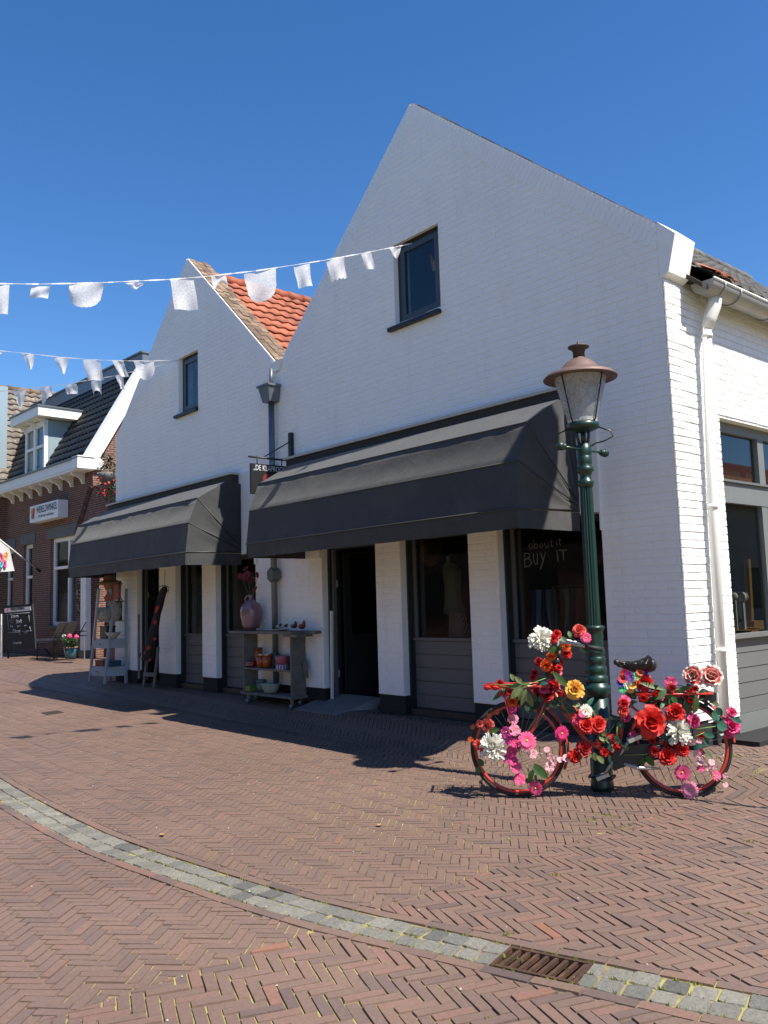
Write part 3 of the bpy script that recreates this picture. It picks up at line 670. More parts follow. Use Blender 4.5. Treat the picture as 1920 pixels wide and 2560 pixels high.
pp = thing('downpipe', 'cream white plastic downpipe on the sunlit side wall', 'drainpipe', W(-4.15, 7.9, 0))
b = MB(W); pts = [(-4.06, FY + .66, 4.46), (-4.07, FY + .64, 4.34), (-4.10, FY + .60, 4.22), (-4.13, FY + .58, 4.12)]
b.tube(pts, [.075, .07, .066, .055], 14); b.build('swan_neck', M['pvc'], pp)
b = MB(W); b.tube([(-4.13, FY + .58, 4.14), (-4.16, FY + .50, 2.4), (-4.16, FY + .44, .12)], .047, 14); b.build('pipe', M['pvc'], pp)
for z, yy, xx in ((2.3, FY + .495, -4.16), (4.04, FY + .575, -4.13), (.9, FY + .455, -4.16)):
    b = MB(W); b.lathe([(.052, -.02), (.056, -.02), (.056, .02), (.052, .02)], (xx, yy, z), 14); b.build('collar', M['pvc'], pp)
# ---------------------------------------------------------------- shop fronts
def boards(mb, x0, x1, y, z0, z1, n):
    h = (z1 - z0) / n
    for i in range(n): mb.box(x0, x1, y, y + .03, z0 + i * h + .006, z0 + (i + 1) * h - .006)
    mb.box(x0, x1, y + .015, y + .04, z0, z1)
def shop_window(par, x0, x1, panel_z=.952, nb=5, fr=.05):
    b = MB(W); y = FY + .19
    b.box(x0 + .002, x0 + .03, FY + .10, FY + .296, .02, LINT - .002); b.box(x1 - .03, x1 - .002, FY + .10, FY + .296, .02, LINT - .002); b.box(x0 + .03, x1 - .03, FY + .10, FY + .296, LINT - .06, LINT - .002); b.box(x0 + .031, x1 - .031, FY + .08, FY + .296, -.15, .09)
    win = b.build('window', M['darkframe'], par)
    b = MB(W); a, c = x0 + .031, x1 - .031
    b.box(a, a + fr, y, y + .05, panel_z + .04, LINT - .062); b.box(c - fr, c, y, y + .05, panel_z + .04, LINT - .062); b.box(a, c, y - .03, y + .06, panel_z, panel_z + .038); b.build('frame', M['grey'], win)
    b = MB(W); boards(b, a, c, y, .092, panel_z - .002, nb); b.build('panel', M['grey'], win)
    b = MB(W); b.box(a + fr, c - fr, y + .02, y + .028, panel_z + .04, LINT - .062); b.build('pane', M['glassd'], win)
    return win
w2 = shop_window(hs_small, -14.54, -13.53); w3 = shop_window(hs_small, -13.05, -11.76)
w5 = shop_window(hs_big, -8.248, -7.022); w6 = shop_window(hs_big, -6.552, -5.12)
def doorway(par, x0, x1, leafside):
    b = MB(W)
    b.box(x0 + .002, x0 + .05, FY + .10, FY + .296, .065, LINT - .002); b.box(x1 - .05, x1 - .002, FY + .10, FY + .296, .065, LINT - .002); b.box(x0 + .05, x1 - .05, FY + .12, FY + .296, LINT - .08, LINT - .002)
    d = b.build('door', M['darkframe'], par)
    b = MB(W); b.box(x0 + .052, x0 + .09, FY + .14, FY + .19, .065, LINT - .082); b.build('door_post', M['grey'], d); b = MB(W); b.box(x0 + .10, x0 + .14, FY + .30, FY + 1.05, .08, LINT - .1); b.build('door_leaf', M['darkframe'], d)
    b = MB(W); b.box(x0 + .141, x0 + .146, FY + .42, FY + .94, 1.0, LINT - .2); b.build('pane', M['glassd'], d)
    b = MB(W)
    for z in (.45, 1.75): b.tube([(x0 + .095, FY + .20, z - .05), (x0 + .095, FY + .20, z + .05)], .012, 8)
    b.build('hinge', M['greyl'], d)
    return d
doorway(hs_small, -16.2, -15.22, 0); doorway(hs_big, -9.965, -8.748, 0)
# chalk lettering brushed on the right-hand window
M['chalk'] = mat('chalk_paint', (.17, .17, .165), .9)
STR = {'B': [[(0, -.25), (0.02, 1)], [(.02, 1), (.5, .95), (.6, .7), (.12, .5)], [(.12, .5), (.62, .45), (.75, .15), (.5, -.1), (0, -.15)]],
       'U': [[(0, .95), (0, .3), (.15, 0), (.35, .05), (.45, .9)]], 'Y': [[(0, .95), (.3, .35)], [(.62, 1), (-.05, -.45)]], 'I': [[(0, 1), (.05, 0)]], 'T': [[(-.1, 1), (.75, .95)], [(.35, .97), (.38, .1)]],
       'a': [[(.5, .55), (.2, .62), (0, .3), (.2, 0), (.5, .2), (.52, .6), (.55, 0)]], 'b': [[(0, 1), (.02, 0)], [(.02, .3), (.3, .58), (.5, .3), (.3, 0), (.02, .1)]], 'o': [[(.25, .6), (0, .3), (.25, 0), (.5, .3), (.25, .6)]],
       'u': [[(0, .6), (.05, .1), (.3, 0), (.48, .2), (.5, .6)], [(.5, .3), (.56, 0)]], 't': [[(.15, .9), (.15, .1), (.35, 0)], [(-.05, .6), (.4, .62)]], 'i': [[(0, .6), (.05, 0)], [(0, .82), (0, .86)]],
       'S': [[(.5, .9), (.2, 1), (.05, .75), (.45, .4), (.3, 0), (0, .1)]], 'j': [[(.2, .7), (.25, -.2), (0, -.3)]], 'n': [[(0, .6), (0, 0)], [(0, .4), (.3, .6), (.5, .4), (.52, 0)]],
       'h': [[(0, 1), (0, 0)], [(0, .4), (.3, .6), (.5, .4), (.52, 0)]], 'k': [[(0, 1), (0, 0)], [(.4, .6), (0, .3), (.45, 0)]], 'e': [[(0, .3), (.5, .35), (.3, .6), (0, .35), (.15, 0), (.5, .1)]], 'd': [[(.5, 1), (.5, 0)], [(.5, .3), (.2, .58), (0, .3), (.2, 0), (.5, .1)]],
       'r': [[(0, .6), (0, 0)], [(0, .4), (.35, .6)]], 's': [[(.4, .55), (.1, .58), (.05, .4), (.38, .2), (.3, 0), (0, .05)]], 'm': [[(0, .6), (0, 0)], [(0, .4), (.2, .6), (.3, .4), (.3, 0)], [(.3, .4), (.5, .6), (.62, .4), (.62, 0)]],
       'g': [[(.5, .55), (.2, .6), (0, .3), (.2, 0), (.5, .2), (.52, .6), (.5, -.3), (.1, -.35)]], 'v': [[(0, .6), (.22, 0), (.48, .6)]], 'l': [[(.1, 1), (.1, .1), (.3, 0)]], 'c': [[(.5, .5), (.25, .62), (0, .3), (.25, 0), (.5, .12)]],
       'Z': [[(0, .95), (.55, .95), (0, 0), (.6, 0)]], 'E': [[(.55, 1), (.1, .95), (.05, .5), (.4, .5)], [(.05, .5), (.02, 0), (.6, 0)]], 'V': [[(0, 1), (.3, 0), (.6, 1)]], 'C': [[(.6, .85), (.3, 1), (0, .5), (.25, 0), (.6, .15)]]}
def write(mb, word, o, xd, yd, h, adv=.75, r=.004, jit=.03):
    o = Vector(o); xd = Vector(xd); yd = Vector(yd); x = 0
    for ch in word:
        if ch in STR:
            wv = 0
            for st in STR[ch]:
                mb.tube([o + xd * ((x + p[0] + U(-jit, jit)) * h) + yd * ((p[1] + U(-jit, jit)) * h) for p in st], r, 5); wv = max(wv, max(p[0] for p in st))
            x += wv + .25
        else: x += adv
b = MB(W); yg = FY + .19 + .015
write(b, 'BUY', (-6.33, yg, 1.835), (1, 0, 0), (0, 0, 1), .135, r=.006); write(b, 'IT', (-5.86, yg, 1.85), (1, 0, 0), (0, .0, 1), .125, r=.006)
write(b, 'about', (-6.26, yg, 2.045 - .03), (1, 0, 0), (0, 0, 1), .10, r=.004); write(b, 'it', (-5.86, yg, 2.05 - .02), (1, 0, 0), (0, 0, 1), .09, r=.004)
b.build('chalk_writing', M['chalk'], w6)

# ---------------------------------------------------------------- awnings
PROF = [(7.235, 3.495), (7.09, 3.515), (6.556, 3.207), (6.40, 2.80), (6.345, 2.33), (6.375, 2.136)]
def awning(par, xl, xr, sd):
    off = Vector((sd * 3.1, 0, 0)); b = MB(W)
    segs = [2, 5, 5, 5, 2]; pts = []
    for i, n in enumerate(segs):
        for k in range(n): pts.append((i, k / n))
    pts.append((len(segs) - 1, 1.0))
    def f(u, v):
        i, t = pts[min(int(round(v * (len(pts) - 1))), len(pts) - 1)]
        (y0, z0), (y1, z1) = PROF[i], PROF[i + 1]; y = y0 + (y1 - y0) * t; z = z0 + (z1 - z0) * t; x = xl + (xr - xl) * u
        l = math.hypot(y1 - y0, z1 - z0); ny, nz = -(z0 - z1) / l, -(y0 - y1) / l * -1
        ny, nz = -(z0 - z1) / l, (y0 - y1) / l * 1
        if nz < 0: nz = -nz
        e = min(u, 1 - u) * (xr - xl); k = min(1, e / .25)
        dsp = 0
        if i in (1, 2, 3): dsp = -.020 * math.sin(math.pi * t) * k + .010 * math.sin(math.pi * t) * noise.noise(Vector((x * 1.3, t * 2 + i * 5, sd))) * k + .006 * math.sin(math.pi * t) * noise.noise(Vector((x * 5 + t * 3, t * 5 + i * 5, sd + 3)))
        if i == 4: dsp = .02 * t * noise.noise(Vector((x * 2.5, sd, 1))) + .008 * t * noise.noise(Vector((x * 9, sd, 1)))
        return (x, y + ny * dsp, z + nz * dsp)
    b.grid(f, 110, len(pts) - 1)
    cover = b.build('awning', M['fabric'], par)
    hinge = (7.36, 2.335)
    for side, x in ((1, xr), (-1, xl)):
        b = MB(W); ring = [(7.365, 3.49)] + PROF[:5]; n = len(ring) - 1
        def g(u, v):
            t = v * n; i = min(int(t), n - 1); q = t - i; y = ring[i][0] + (ring[i + 1][0] - ring[i][0]) * q; z = ring[i][1] + (ring[i + 1][1] - ring[i][1]) * q
            yy = hinge[0] + (y - hinge[0]) * u; zz = hinge[1] + (z - hinge[1]) * u
            fold = -.022 * math.sin(math.pi * q) * math.sin(math.pi * min(u, .97)) + .008 * noise.noise(Vector((yy * 9, zz * 9, sd * 7)))
            return (x + side * fold, yy, zz)
        b.grid(g, 12, n * 6)
        b.grid(lambda u, v: (x + side * .03 * v * noise.noise(Vector((u * 7, v, sd))), PROF[4][0] + (7.36 - PROF[4][0]) * u, 2.33 - .194 * v), 16, 3)
        b.build('side_cheek', M['fabric'], cover)
    b = MB(W)
    for i, r_ in ((2, .009), (3, .009), (4, .011)):
        y, z = PROF[i]; b.tube([(xl - .004, 7.33, 2.36 if i == 4 else 2.36 + .05 * (4 - i)), (xl - .004, y, z + .004), (xr + .004, y, z + .004), (xr + .004, 7.33, 2.36 if i == 4 else 2.36 + .05 * (4 - i))], r_, 6)
    b.build('hoop', mat('dark_hoop_piping', (.03, .03, .03), .5), cover)
    return cover
awning(hs_big, -10.32, -5.35, 1); awning(hs_small, -17.12, -12.13, 2)

# ---------------------------------------------------------------- hanging shop sign
XS = -10.64 * S
bt = at(624.6, 1141.5, X=XS); bw = at(731, 1150.5, X=XS); 
sg = thing('hanging_sign', 'black hanging shop sign with white lettering and a red poppy on an iron bracket', 'sign', (XS, FY * S, bw.z))
wallY = FY * S - .03
b = MB(); top_ = at(733, 1083, X=XS); b.box(XS - .03, XS + .03, wallY - .03, wallY + .018, bw.z - .22, top_.z)
q = at(668, 1140.5, X=XS); b.tube([(XS, wallY - .02, at(728, 1104.5, X=XS).z), (XS, bt.y + .22, bt.z + .02)], .008, 6)
b.tube([(XS, bt.y - .02, bt.z), (XS, wallY - .02, bt.z)], .013, 6)
b.build('bracket', M['black'], sg)
tl = at(626, 1158, X=XS); trr = at(714, 1166, X=XS); bl = at(626.5, 1234.5, X=XS)
y0, y1, z1, z0 = tl.y, trr.y + .06, tl.z, bl.z
b = MB(); b.box(XS - .02, XS + .02, y0, y1, z0, z1); board = b.build('sign_board', M['black'], sg)
for y in (y0 + .10, y1 - .12): b = MB(); b.tube([(XS, y, z1 - .005), (XS, y, bt.z + .02)], .008, 6); b.build('hanger', M['black'], sg)
M['sgwhite'] = mat('sign_lettering', (.55, .57, .6), .6)
t = text(None, 'lettering', '„DE KLAPROOS“', .10, (XS + .0205, y0 + .03, z1 - .085), (0, 1, 0), (0, 0, 1), M['sgwhite'], board, bold=.0, fit=(y1 - y0) - .09)
M['poppy'] = mat('poppy_red', (.16, .014, .012), .6, var=.3)
b = MB(); cy_, cz_ = (y0 + y1) / 2 - .04, z0 + (z1 - z0) * .42
for a, r_ in ((2.2, .066), (.9, .07), (3.9, .064), (5.3, .06)):
    py, pz = cy_ + .05 * math.cos(a), cz_ + .05 * math.sin(a)
    v = [(XS + .022 + .001 * a, py + r_ * (1 + .1 * math.sin(3 * t_ + a)) * math.cos(t_), pz + r_ * .95 * math.sin(t_)) for t_ in [i * math.pi / 9 for i in range(18)]]
    b.add(v, [tuple(range(18))])
b.build('poppy', M['poppy'], board)
b = MB(); b.lathe([(.03, 0), (.03, .004)], (XS + .028, cy_, cz_), 12, ax=(1, 0, 0)); b.build('poppy_heart', M['black'], board)
b = MB(); b.tube([(XS + .034, cy_ + .014 * math.cos(i * .7), cz_ + .014 * math.sin(i * .7)) for i in range(9)], .004, 5, closed=True); b.build('poppy_ring', M['sgwhite'], board)

# ---------------------------------------------------------------- side entrance of the corner house
X0 = SX - .10
def YB(x0, x1, y0, y1, z0, z1, mb): mb.box(x0, x1, y0, y1, z0, z1)
b = MB(W)
for a, c in ((8.32, 8.39), (9.36, 9.50), (10.55, 10.69), (11.33, 11.398)): b.box(X0 - .08, X0, a, c, .0, 3.268)
b.box(X0 - .08, X0 + .004, 8.39, 11.33, 3.16, 3.268); b.box(X0 - .08, X0 + .006, 8.39, 11.33, 2.40, 2.62); b.box(X0 - .08, X0 + .002, 8.39, 11.33, .0, .20)
fr = b.build('window', mat('slate_grey_paint', (.15, .16, .16), .45, var=.06), hs_big)
b = MB(W); b.box(X0 - .075, X0 + .035, 8.395, 11.32, 2.62, 2.645); b.build('sill', M['grey'], fr); b = MB(W); b.box(X0 - .075, X0 + .05, 8.36, 11.32, .975, 1.02); b.build('sill', M['grey'], fr)
b = MB(W)
for a, c in ((8.39, 9.36), (9.50, 10.55), (10.69, 11.33)):
    n = 5; h = (.975 - .20) / n
    for i in range(n): b.box(X0 - .05, X0 - .015, a, c, .20 + i * h + .005, .20 + (i + 1) * h - .005)
    b.box(X0 - .06, X0 - .03, a, c, .2, .975)
b.build('panel', M['grey'], fr)
b = MB(W)
for a, c in ((8.39, 9.36), (9.50, 10.55), (10.69, 11.33)): b.box(X0 - .05, X0 - .042, a + .03, c - .03, 1.03, 2.40); b.box(X0 - .05, X0 - .042, a + .03, c - .03, 2.65, 3.16)
b.build('pane', M['glassd'], fr)
b = MB(W); b.box(X0 - .15, X0 - .09, 8.40, 9.35, 2.655, 2.72); b.build('inner_rail', mat('ochre_wood', (.25, .14, .05), .6), fr)

# ---------------------------------------------------------------- brick house down the street
P0 = Vector((-26.504, 10.444, 0)); UB = Vector((-.99903, -.04399, 0)); NB = Vector((-.04399, .99903, 0))
def TB(u, n, z): p = P0 + UB * u + NB * n; return W(p.x, p.y, z)
hb = thing('brick_house', 'red brick shop house with black tiled mansard roof and white dormer', 'house', TB(4, 0, 0))
b = MB(TB); holesB = [(.87, 2.94, 1.0, 3.96), (4.54, 5.42, .9, 3.92), (6.44, 7.3, .9, 3.85), (-1.6, -.36, -.2, 2.9)]
wall_cells(b, -2.2, 9.2, lambda x: 6.05 if x >= -.3 else 5.4, holesB, 0, .28, -.2, extra=(-.3,))
b.add([(-.3, .281, -.2), (-.3, 6, -.2), (-.3, 6, 9.3), (-.3, 2.0, 9.3), (-.3, .1, 6.0), (-.02, .281, -.2), (-.02, 6, -.2), (-.02, 6, 9.3), (-.02, 2.0, 9.3), (-.02, .1, 6.0)],
      [(4, 3, 2, 1, 0), (5, 6, 7, 8, 9), (0, 5, 9, 4), (1, 2, 7, 6), (3, 4, 9, 8), (2, 3, 8, 7)])
b.build('wall', M['redbrick'], hb)
b = MB(TB); ns = 16; SPN = -.16
def arch(t): return None
# raking soldier course beside the corner
for i in range(22):
    t = i / 22; a = (-.34 + t * 1.1, 5.35 - t * 1.45); d_ = (.05, -.066)
    b.hexa([(a[0] - .02, -.035, a[1]), (a[0] + .22, -.035, a[1] + .12), (a[0] + .22, .01, a[1] + .12), (a[0] - .02, .01, a[1])], [(a[0] + .02, -.035, a[1] - .055), (a[0] + .26, -.035, a[1] + .065), (a[0] + .26, .01, a[1] + .065), (a[0] + .02, .01, a[1] - .055)], rnd=R())
b.build('soldier_course', mat('dark_red_brick', (.10, .035, .025), .85, attr=.4), hb)
for (u0, u1, z0, z1, mull, tr) in ((.87, 2.94, 1.0, 3.96, (1.62,), 2.9), (4.54, 5.42, .9, 3.92, (), 2.7), (6.44, 7.3, .9, 3.85, (), 2.7)):
    b = MB(TB); w = .13; n0 = .10
    b.box(u0, u0 + w, n0, n0 + .1, z0, z1); b.box(u1 - w, u1, n0, n0 + .1, z0, z1); b.box(u0 + w, u1 - w, n0, n0 + .1, z1 - w, z1); b.box(u0 + w, u1 - w, n0, n0 + .1, z0, z0 + w); b.box(u0 + w, u1 - w, n0 - .03, n0 + .1, tr, tr + .09)
    for m_ in mull: b.box(m_ - .06, m_ + .06, n0 - .02, n0 + .1, z0 + w, tr - .001); b.box(m_ - .06, m_ + .06, n0 - .02, n0 + .1, tr + .091, z1 - w)
    wn = b.build('window', M['whitewood'], hb)
    b = MB(TB); b.box(u0 + w, u1 - w, n0 + .05, n0 + .06, z0 + w, z1 - w); b.build('pane', M['glass'], wn)
    b = MB(TB); b.box(u0 - .25, u1 + .25, -.03, .06, z1 + .005, z1 + .38); b.build('lintel', M['stone'], wn)
    b = MB(TB); b.box(u0 - .05, u1 + .05, -.06, .12, z0 - .09, z0 - .005); b.build('sill', M['stone'], wn)
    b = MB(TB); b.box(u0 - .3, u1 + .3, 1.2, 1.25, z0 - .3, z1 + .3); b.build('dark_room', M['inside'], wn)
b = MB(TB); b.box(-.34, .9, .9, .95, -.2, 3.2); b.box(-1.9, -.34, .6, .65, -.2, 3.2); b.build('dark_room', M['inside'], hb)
b = MB(TB); b.box(.8, 3.2, .4, .42, 1.1, 2.1); b.build('curtain', mat('net_curtain', (.3, .3, .3), .9), hb)
# eaves
b = MB(TB); b.box(-.42, 9.2, -.52, .0, 5.98, 6.26); b.box(-.42, 9.2, -.50, .0, 5.90, 5.978); b.build('gutter_box', M['whitewood'], hb)
b = MB(TB); b.box(-.46, 9.2, -.58, -.0, 6.262, 6.31); b.build('zinc_edge', M['zinc'], hb)
for i in range(10):
    u = .25 + i * .88; b = MB(TB)
    prof = [(-.45, 5.897), (0, 5.897), (0, 5.55), (-.08, 5.56), (-.12, 5.68), (-.22, 5.76), (-.34, 5.78), (-.42, 5.84)]
    v = [(u, n, z) for n, z in prof] + [(u + .09, n, z) for n, z in prof]; k = len(prof)
    b.add(v, [tuple(range(k)), tuple(range(2 * k - 1, k - 1, -1))] + [(i2, k + i2, k + (i2 + 1) % k, (i2 + 1) % k) for i2 in range(k)]); b.build('eave_bracket', M['whitewood'], hb)
# mansard
b = MB(); o = TB(-.05, -.05, 6.33); du = TB(9.2, -.05, 6.33) - o; dv = TB(-.05, 1.80, 9.62) - o
tiles(b, o, du, dv, 34, 12, amp=.045, step=.045, seg=6, flip=-1, rs=11); b.build('mansard_roof', M['blacktile'], hb)
b = MB(TB); b.add([(-.02, 0, 6.25), (9.2, 0, 6.25), (9.2, 1.86, 9.55), (-.02, 1.86, 9.55)], [(0, 1, 2, 3)]); b.box(-.02, 9.2, 1.9, 6, 9.5, 9.6); b.build('roof_deck', M['brown'], hb)
b = MB(TB); b.box(-.42, 9.2, 1.66, 2.1, 9.60, 10.05); b.box(-.46, 9.2, 1.60, 2.15, 10.05, 10.11); b.build('roof_curb', M['zinc'], hb)
def slope_board(mb, u0, u1, a, c, wd, th0=.0):
    a = Vector((0, a[0], a[1])); c = Vector((0, c[0], c[1])); d = (c - a).normalized(); nn = Vector((0, -d.z, d.y)); 
    def P(p, u): return (u, p.y, p.z)
    lo = a - nn * wd * -1 * -1; 
    q = [a + nn * th0, a - nn * wd, c - nn * wd, c + nn * th0]
    mb.add([P(p, u0) for p in q] + [P(p, u1) for p in q], [(0, 1, 2, 3), (7, 6, 5, 4), (0, 4, 5, 1), (1, 5, 6, 2), (2, 6, 7, 3), (3, 7, 4, 0)])
b = MB(TB); slope_board(b, -.44, -.06, (-.16, 6.32), (1.72, 9.62), .30, .10); b.box(-.46, -.02, -.56, .30, 5.94, 6.34); b.build('verge_board', M['whitewood'], hb)
# dormer
b = MB(TB); d0, d1, dz0, dz1, dn = 3.55, 5.35, 6.34, 8.27, -.03
w = .14
b.box(d0, d0 + w, dn, dn + .12, dz0, dz1); b.box(d1 - w, d1, dn, dn + .12, dz0, dz1); b.box(d0 + w, d1 - w, dn, dn + .12, dz1 - .22, dz1); b.box(d0 + w, d1 - w, dn, dn + .12, dz0, dz0 + .1)
m_ = (d0 + d1) / 2; b.box(m_ - .09, m_ + .09, dn - .01, dn + .11, dz0 + .1, dz1 - .22); 
for a, c in ((d0 + w, m_ - .09), (m_ + .09, d1 - w)): b.box(a, c, dn, dn + .1, 7.30, 7.40)
dm = b.build('dormer', M['whitewood'], hb)
b = MB(TB); b.box(d0 + w, d1 - w, dn + .06, dn + .07, dz0 + .1, dz1 - .22); b.build('pane', M['glass'], dm)
M['cheek'] = mat('blue_grey_zinc_cheek', (.28, .36, .40), .35, metal=.2, var=.05)
for u in (d0 + .01, d1 - .04):
    b = MB(TB); b.add([(u, dn + .12, dz0), (u, 1.15, 8.27), (u, dn + .12, dz1), (u + .03, dn + .12, dz0), (u + .03, 1.15, 8.27), (u + .03, dn + .12, dz1)], [(0, 1, 2), (5, 4, 3), (0, 3, 4, 1), (1, 4, 5, 2), (2, 5, 3, 0)]); b.build('cheek', M['cheek'], dm)
b = MB(TB); b.box(d0 - .42, d1 + .42, -.42, 1.25, 8.30, 8.62); b.build('dormer_fascia', M['whitewood'], dm)
b = MB(TB); b.box(d0 - .46, d1 + .46, -.47, 1.40, 8.622, 8.67); b.build('dormer_roof', M['zinc'], dm)
for u in (d0 - .05, m_ - .03, d1 - .03):
    b = MB(TB); b.add([(u, -.36, 8.298), (u, -.03, 8.298), (u, -.03, 8.0), (u, -.12, 8.14), (u + .06, -.36, 8.298), (u + .06, -.03, 8.298), (u + .06, -.03, 8.0), (u + .06, -.12, 8.14)], [(0, 1, 2, 3), (7, 6, 5, 4), (0, 3, 7, 4), (3, 2, 6, 7), (0, 4, 5, 1)]); b.build('eave_bracket', M['whitewood'], dm)
# box sign
b = MB(TB); b.box(1.49, 3.92, -.36, -.02, 4.58, 5.16)
sb = thing('shop_sign', 'white box sign with butterfly logo and black lettering on the brick front', 'sign', TB(2.7, -.1, 4.58)); face = b.build('sign_box', M['whitewood'], sb)
du = -UB
M['ink'] = mat('sign_ink', (.015, .018, .03), .5)
text(None, 'lettering', 'WERELDWINKEL', .33 * S, TB(3.32, -.363, 4.865), du, (0, 0, 1), M['ink'], face, bold=.003, fit=1.76 * S)
text(None, 'small_lettering', '— De fairtrade cadeaushop —', .15 * S, TB(3.32, -.363, 4.70), du, (0, 0, 1), mat('grey_ink', (.15, .15, .16), .5), face, fit=1.62 * S, shear=.2)
BC = {'yellow': (.75, .5, .02), 'redpink': (.65, .03, .06), 'teal': (.05, .40, .48), 'pink': (.75, .06, .25), 'orange': (.8, .22, .02)}
BM = {k: mat('logo_' + k, v, .5) for k, v in BC.items()}
def butterfly(par, c, xd, zd, nn, s, cols, r=.16):
    c = Vector(c); xd = Vector(xd); zd = Vector(zd); nn = Vector(nn)
    for (ox, oz, w, h, tilt, k) in ((-.5, .45, .33, .62, .3, cols[0]), (.42, .5, .33, .66, -.3, cols[1]), (-.35, -.55, .22, .45, -.2, cols[2]), (.3, -.5, .22, .5, .2, cols[3])):
        b = MB(); pts = []
        for i in range(16):
            t = i * math.pi / 8; x = w * math.cos(t); z = h * math.sin(t); x, z = x * math.cos(tilt) - z * math.sin(tilt) * -1 * -1, x * math.sin(tilt) + z * math.cos(tilt)
            pts.append(c + xd * (ox + x) * s + zd * (oz + z) * s + nn * .004)
        b.tube(pts, s * r, 5, closed=True); b.build('butterfly_wing', BM[k], par)
butterfly(face, TB(3.62, -.363, 4.88), du, (0, 0, 1), -NB, .145, ('yellow', 'redpink', 'teal', 'redpink'), .11)
# white corner post
b = MB(TB); b.box(-.33, .0, -.22, -.03, .25, 2.55); wp = tag(b.build('corner_post', M['whitewood']), 'sunlit white painted post on the brick house corner behind the ladder shelf', 'post')
b = MB(TB); b.box(-.36, .03, -.25, -.02, -.1, .249); b.build('post_foot', M['stone'], wp)

# ---------------------------------------------------------------- tiled house farther down the street
ax_ = -33.0; rz = at(60, 980, X=ax_).z
hc = thing('tiled_house', 'tall house with mossy brown tiled roof behind the brick house', 'house', (ax_, 16, G))
b = MB(); o = Vector((-28.6, 8.3, rz - 4.6)); tiles(b, o, Vector((0, 14, 0)), Vector((ax_ + 28.6, 0, 4.6)), 46, 18, amp=.05, step=.05, flip=1, rs=21); b.build('roof', M['browntile'], hc)
b = MB(); o = Vector((-37.4, 8.3, rz - 4.6)); tiles(b, o, Vector((0, 14, 0)), Vector((4.4, 0, 4.6)), 46, 18, amp=.05, step=.05, flip=-1, rs=22); b.build('roof', M['browntile'], hc)
b = MB()
y = 8.25
while y < 22.3: b.r = R(); b.tube([(ax_, y, rz + .03), (ax_, y + .43, rz + .01)], [.15, .13], 8); y += .4
b.build('ridge_tiles', M['coping'], hc)
b = MB(); b.box(-37, -29, 8.5, 22, 0, rz - 4.7); b.add([(-37, 8.5, rz - 4.7), (-29, 8.5, rz - 4.7), (ax_, 8.5, rz - .2), (-37, 22, rz - 4.7), (-29, 22, rz - 4.7), (ax_, 22, rz - .2)], [(0, 1, 2), (5, 4, 3), (0, 2, 5, 3), (1, 4, 5, 2)]); b.build('wall', M['redbrick'], hc)
c1_ = at(8, 1000, X=-30.0)
b = MB(); b.box(-30.3, -29.5, c1_.y - 1.2, c1_.y - .0, c1_.z - 4.0, c1_.z + .35); b.build('dormer', M['cheek'], hc)

# ---------------------------------------------------------------- houses across the street and the lane (seen in reflections, light bounce)
M['paleplaster'] = mat('cream_render', (.48, .45, .39), .8, var=.08)
def simple_house(name, label, x0, x1, y0, y1, h, rh, wm, rm, face, grp=None):
    t = thing(name, label, 'house', ((x0 + x1) / 2, (y0 + y1) / 2, 0), grp)
    b = MB(); b.box(x0, x1, y0, y1, 0, h)
    if face == 'y': ym = (y0 + y1) / 2; b.add([(x0, y0, h), (x0, y1, h), (x0, ym, h + rh - .1), (x1, y0, h), (x1, y1, h), (x1, ym, h + rh - .1)], [(0, 1, 2), (5, 4, 3)])
    b.build('wall', wm, t)
    b = MB()
    if face == 'y':
        ym = (y0 + y1) / 2; e = .3
        for a, c in ((y1 + e, ym), (y0 - e, ym)):
            b.hexa([(x0 - .1, a, h - .2), (x1 + .1, a, h - .2), (x1 + .1, c, h + rh - .1), (x0 - .1, c, h + rh - .1)], [(x0 - .1, a, h), (x1 + .1, a, h), (x1 + .1, c, h + rh + .1), (x0 - .1, c, h + rh + .1)])
    else:
        xm = (x0 + x1) / 2; e = .3
        for a, c in ((x1 + e, xm), (x0 - e, xm)):
            b.hexa([(a, y0 - .1, h - .2), (a, y1 + .1, h - .2), (c, y1 + .1, h + rh - .1), (c, y0 - .1, h + rh - .1)], [(a, y0 - .1, h), (a, y1 + .1, h), (c, y1 + .1, h + rh + .1), (c, y0 - .1, h + rh + .1)])
        b.add([(x0, y0, h), (x1, y0, h), (xm, y0, h + rh - .1), (x0, y1, h), (x1, y1, h), (xm, y1, h + rh - .1)], [(0, 1, 2), (5, 4, 3)])
    b.build('roof', rm, t)
    n = int(((x1 - x0) if face == 'y' else (y1 - y0)) / 2.2)
    for i in range(n):
        for z0, z1 in ((.9, 2.3), (3.3, 4.4)):
            if z1 > h - .2: continue
            b = MB(); q = (i + .5) / n
            if face == 'y': c = x0 + (x1 - x0) * q; b.box(c - .55, c + .55, y1 - .05, y1 + .03, z0, z1)
            else: c = y0 + (y1 - y0) * q; b.box(x0 - .03, x0 + .05, c - .5, c + .5, z0, z1)
            wn = b.build('window', M['brown'], t); p = MB()
            if face == 'y': p.box(c - .46, c + .46, y1 + .031, y1 + .036, z0 + .09, z1 - .09)
            else: p.box(x0 - .036, x0 - .031, c - .41, c + .41, z0 + .09, z1 - .09)
            p.build('pane', M['black'], wn)
simple_house('brick_house', 'long red brick house across the street', -75, -12, -13, -6.2, 5.0, 3.0, M['redbrick'], M['darktile'], 'y')
simple_house('plaster_house', 'long cream rendered house across the street', -11.6, 3.5, -14, -7, 4.8, 3.2, M['paleplaster'], M['darktile'], 'y')
simple_house('plaster_house', 'cream rendered house on the far side of the lane', 6.5, 14, 4, 48, 4.6, 2.4, M['paleplaster'], M['redtile'], 'x')

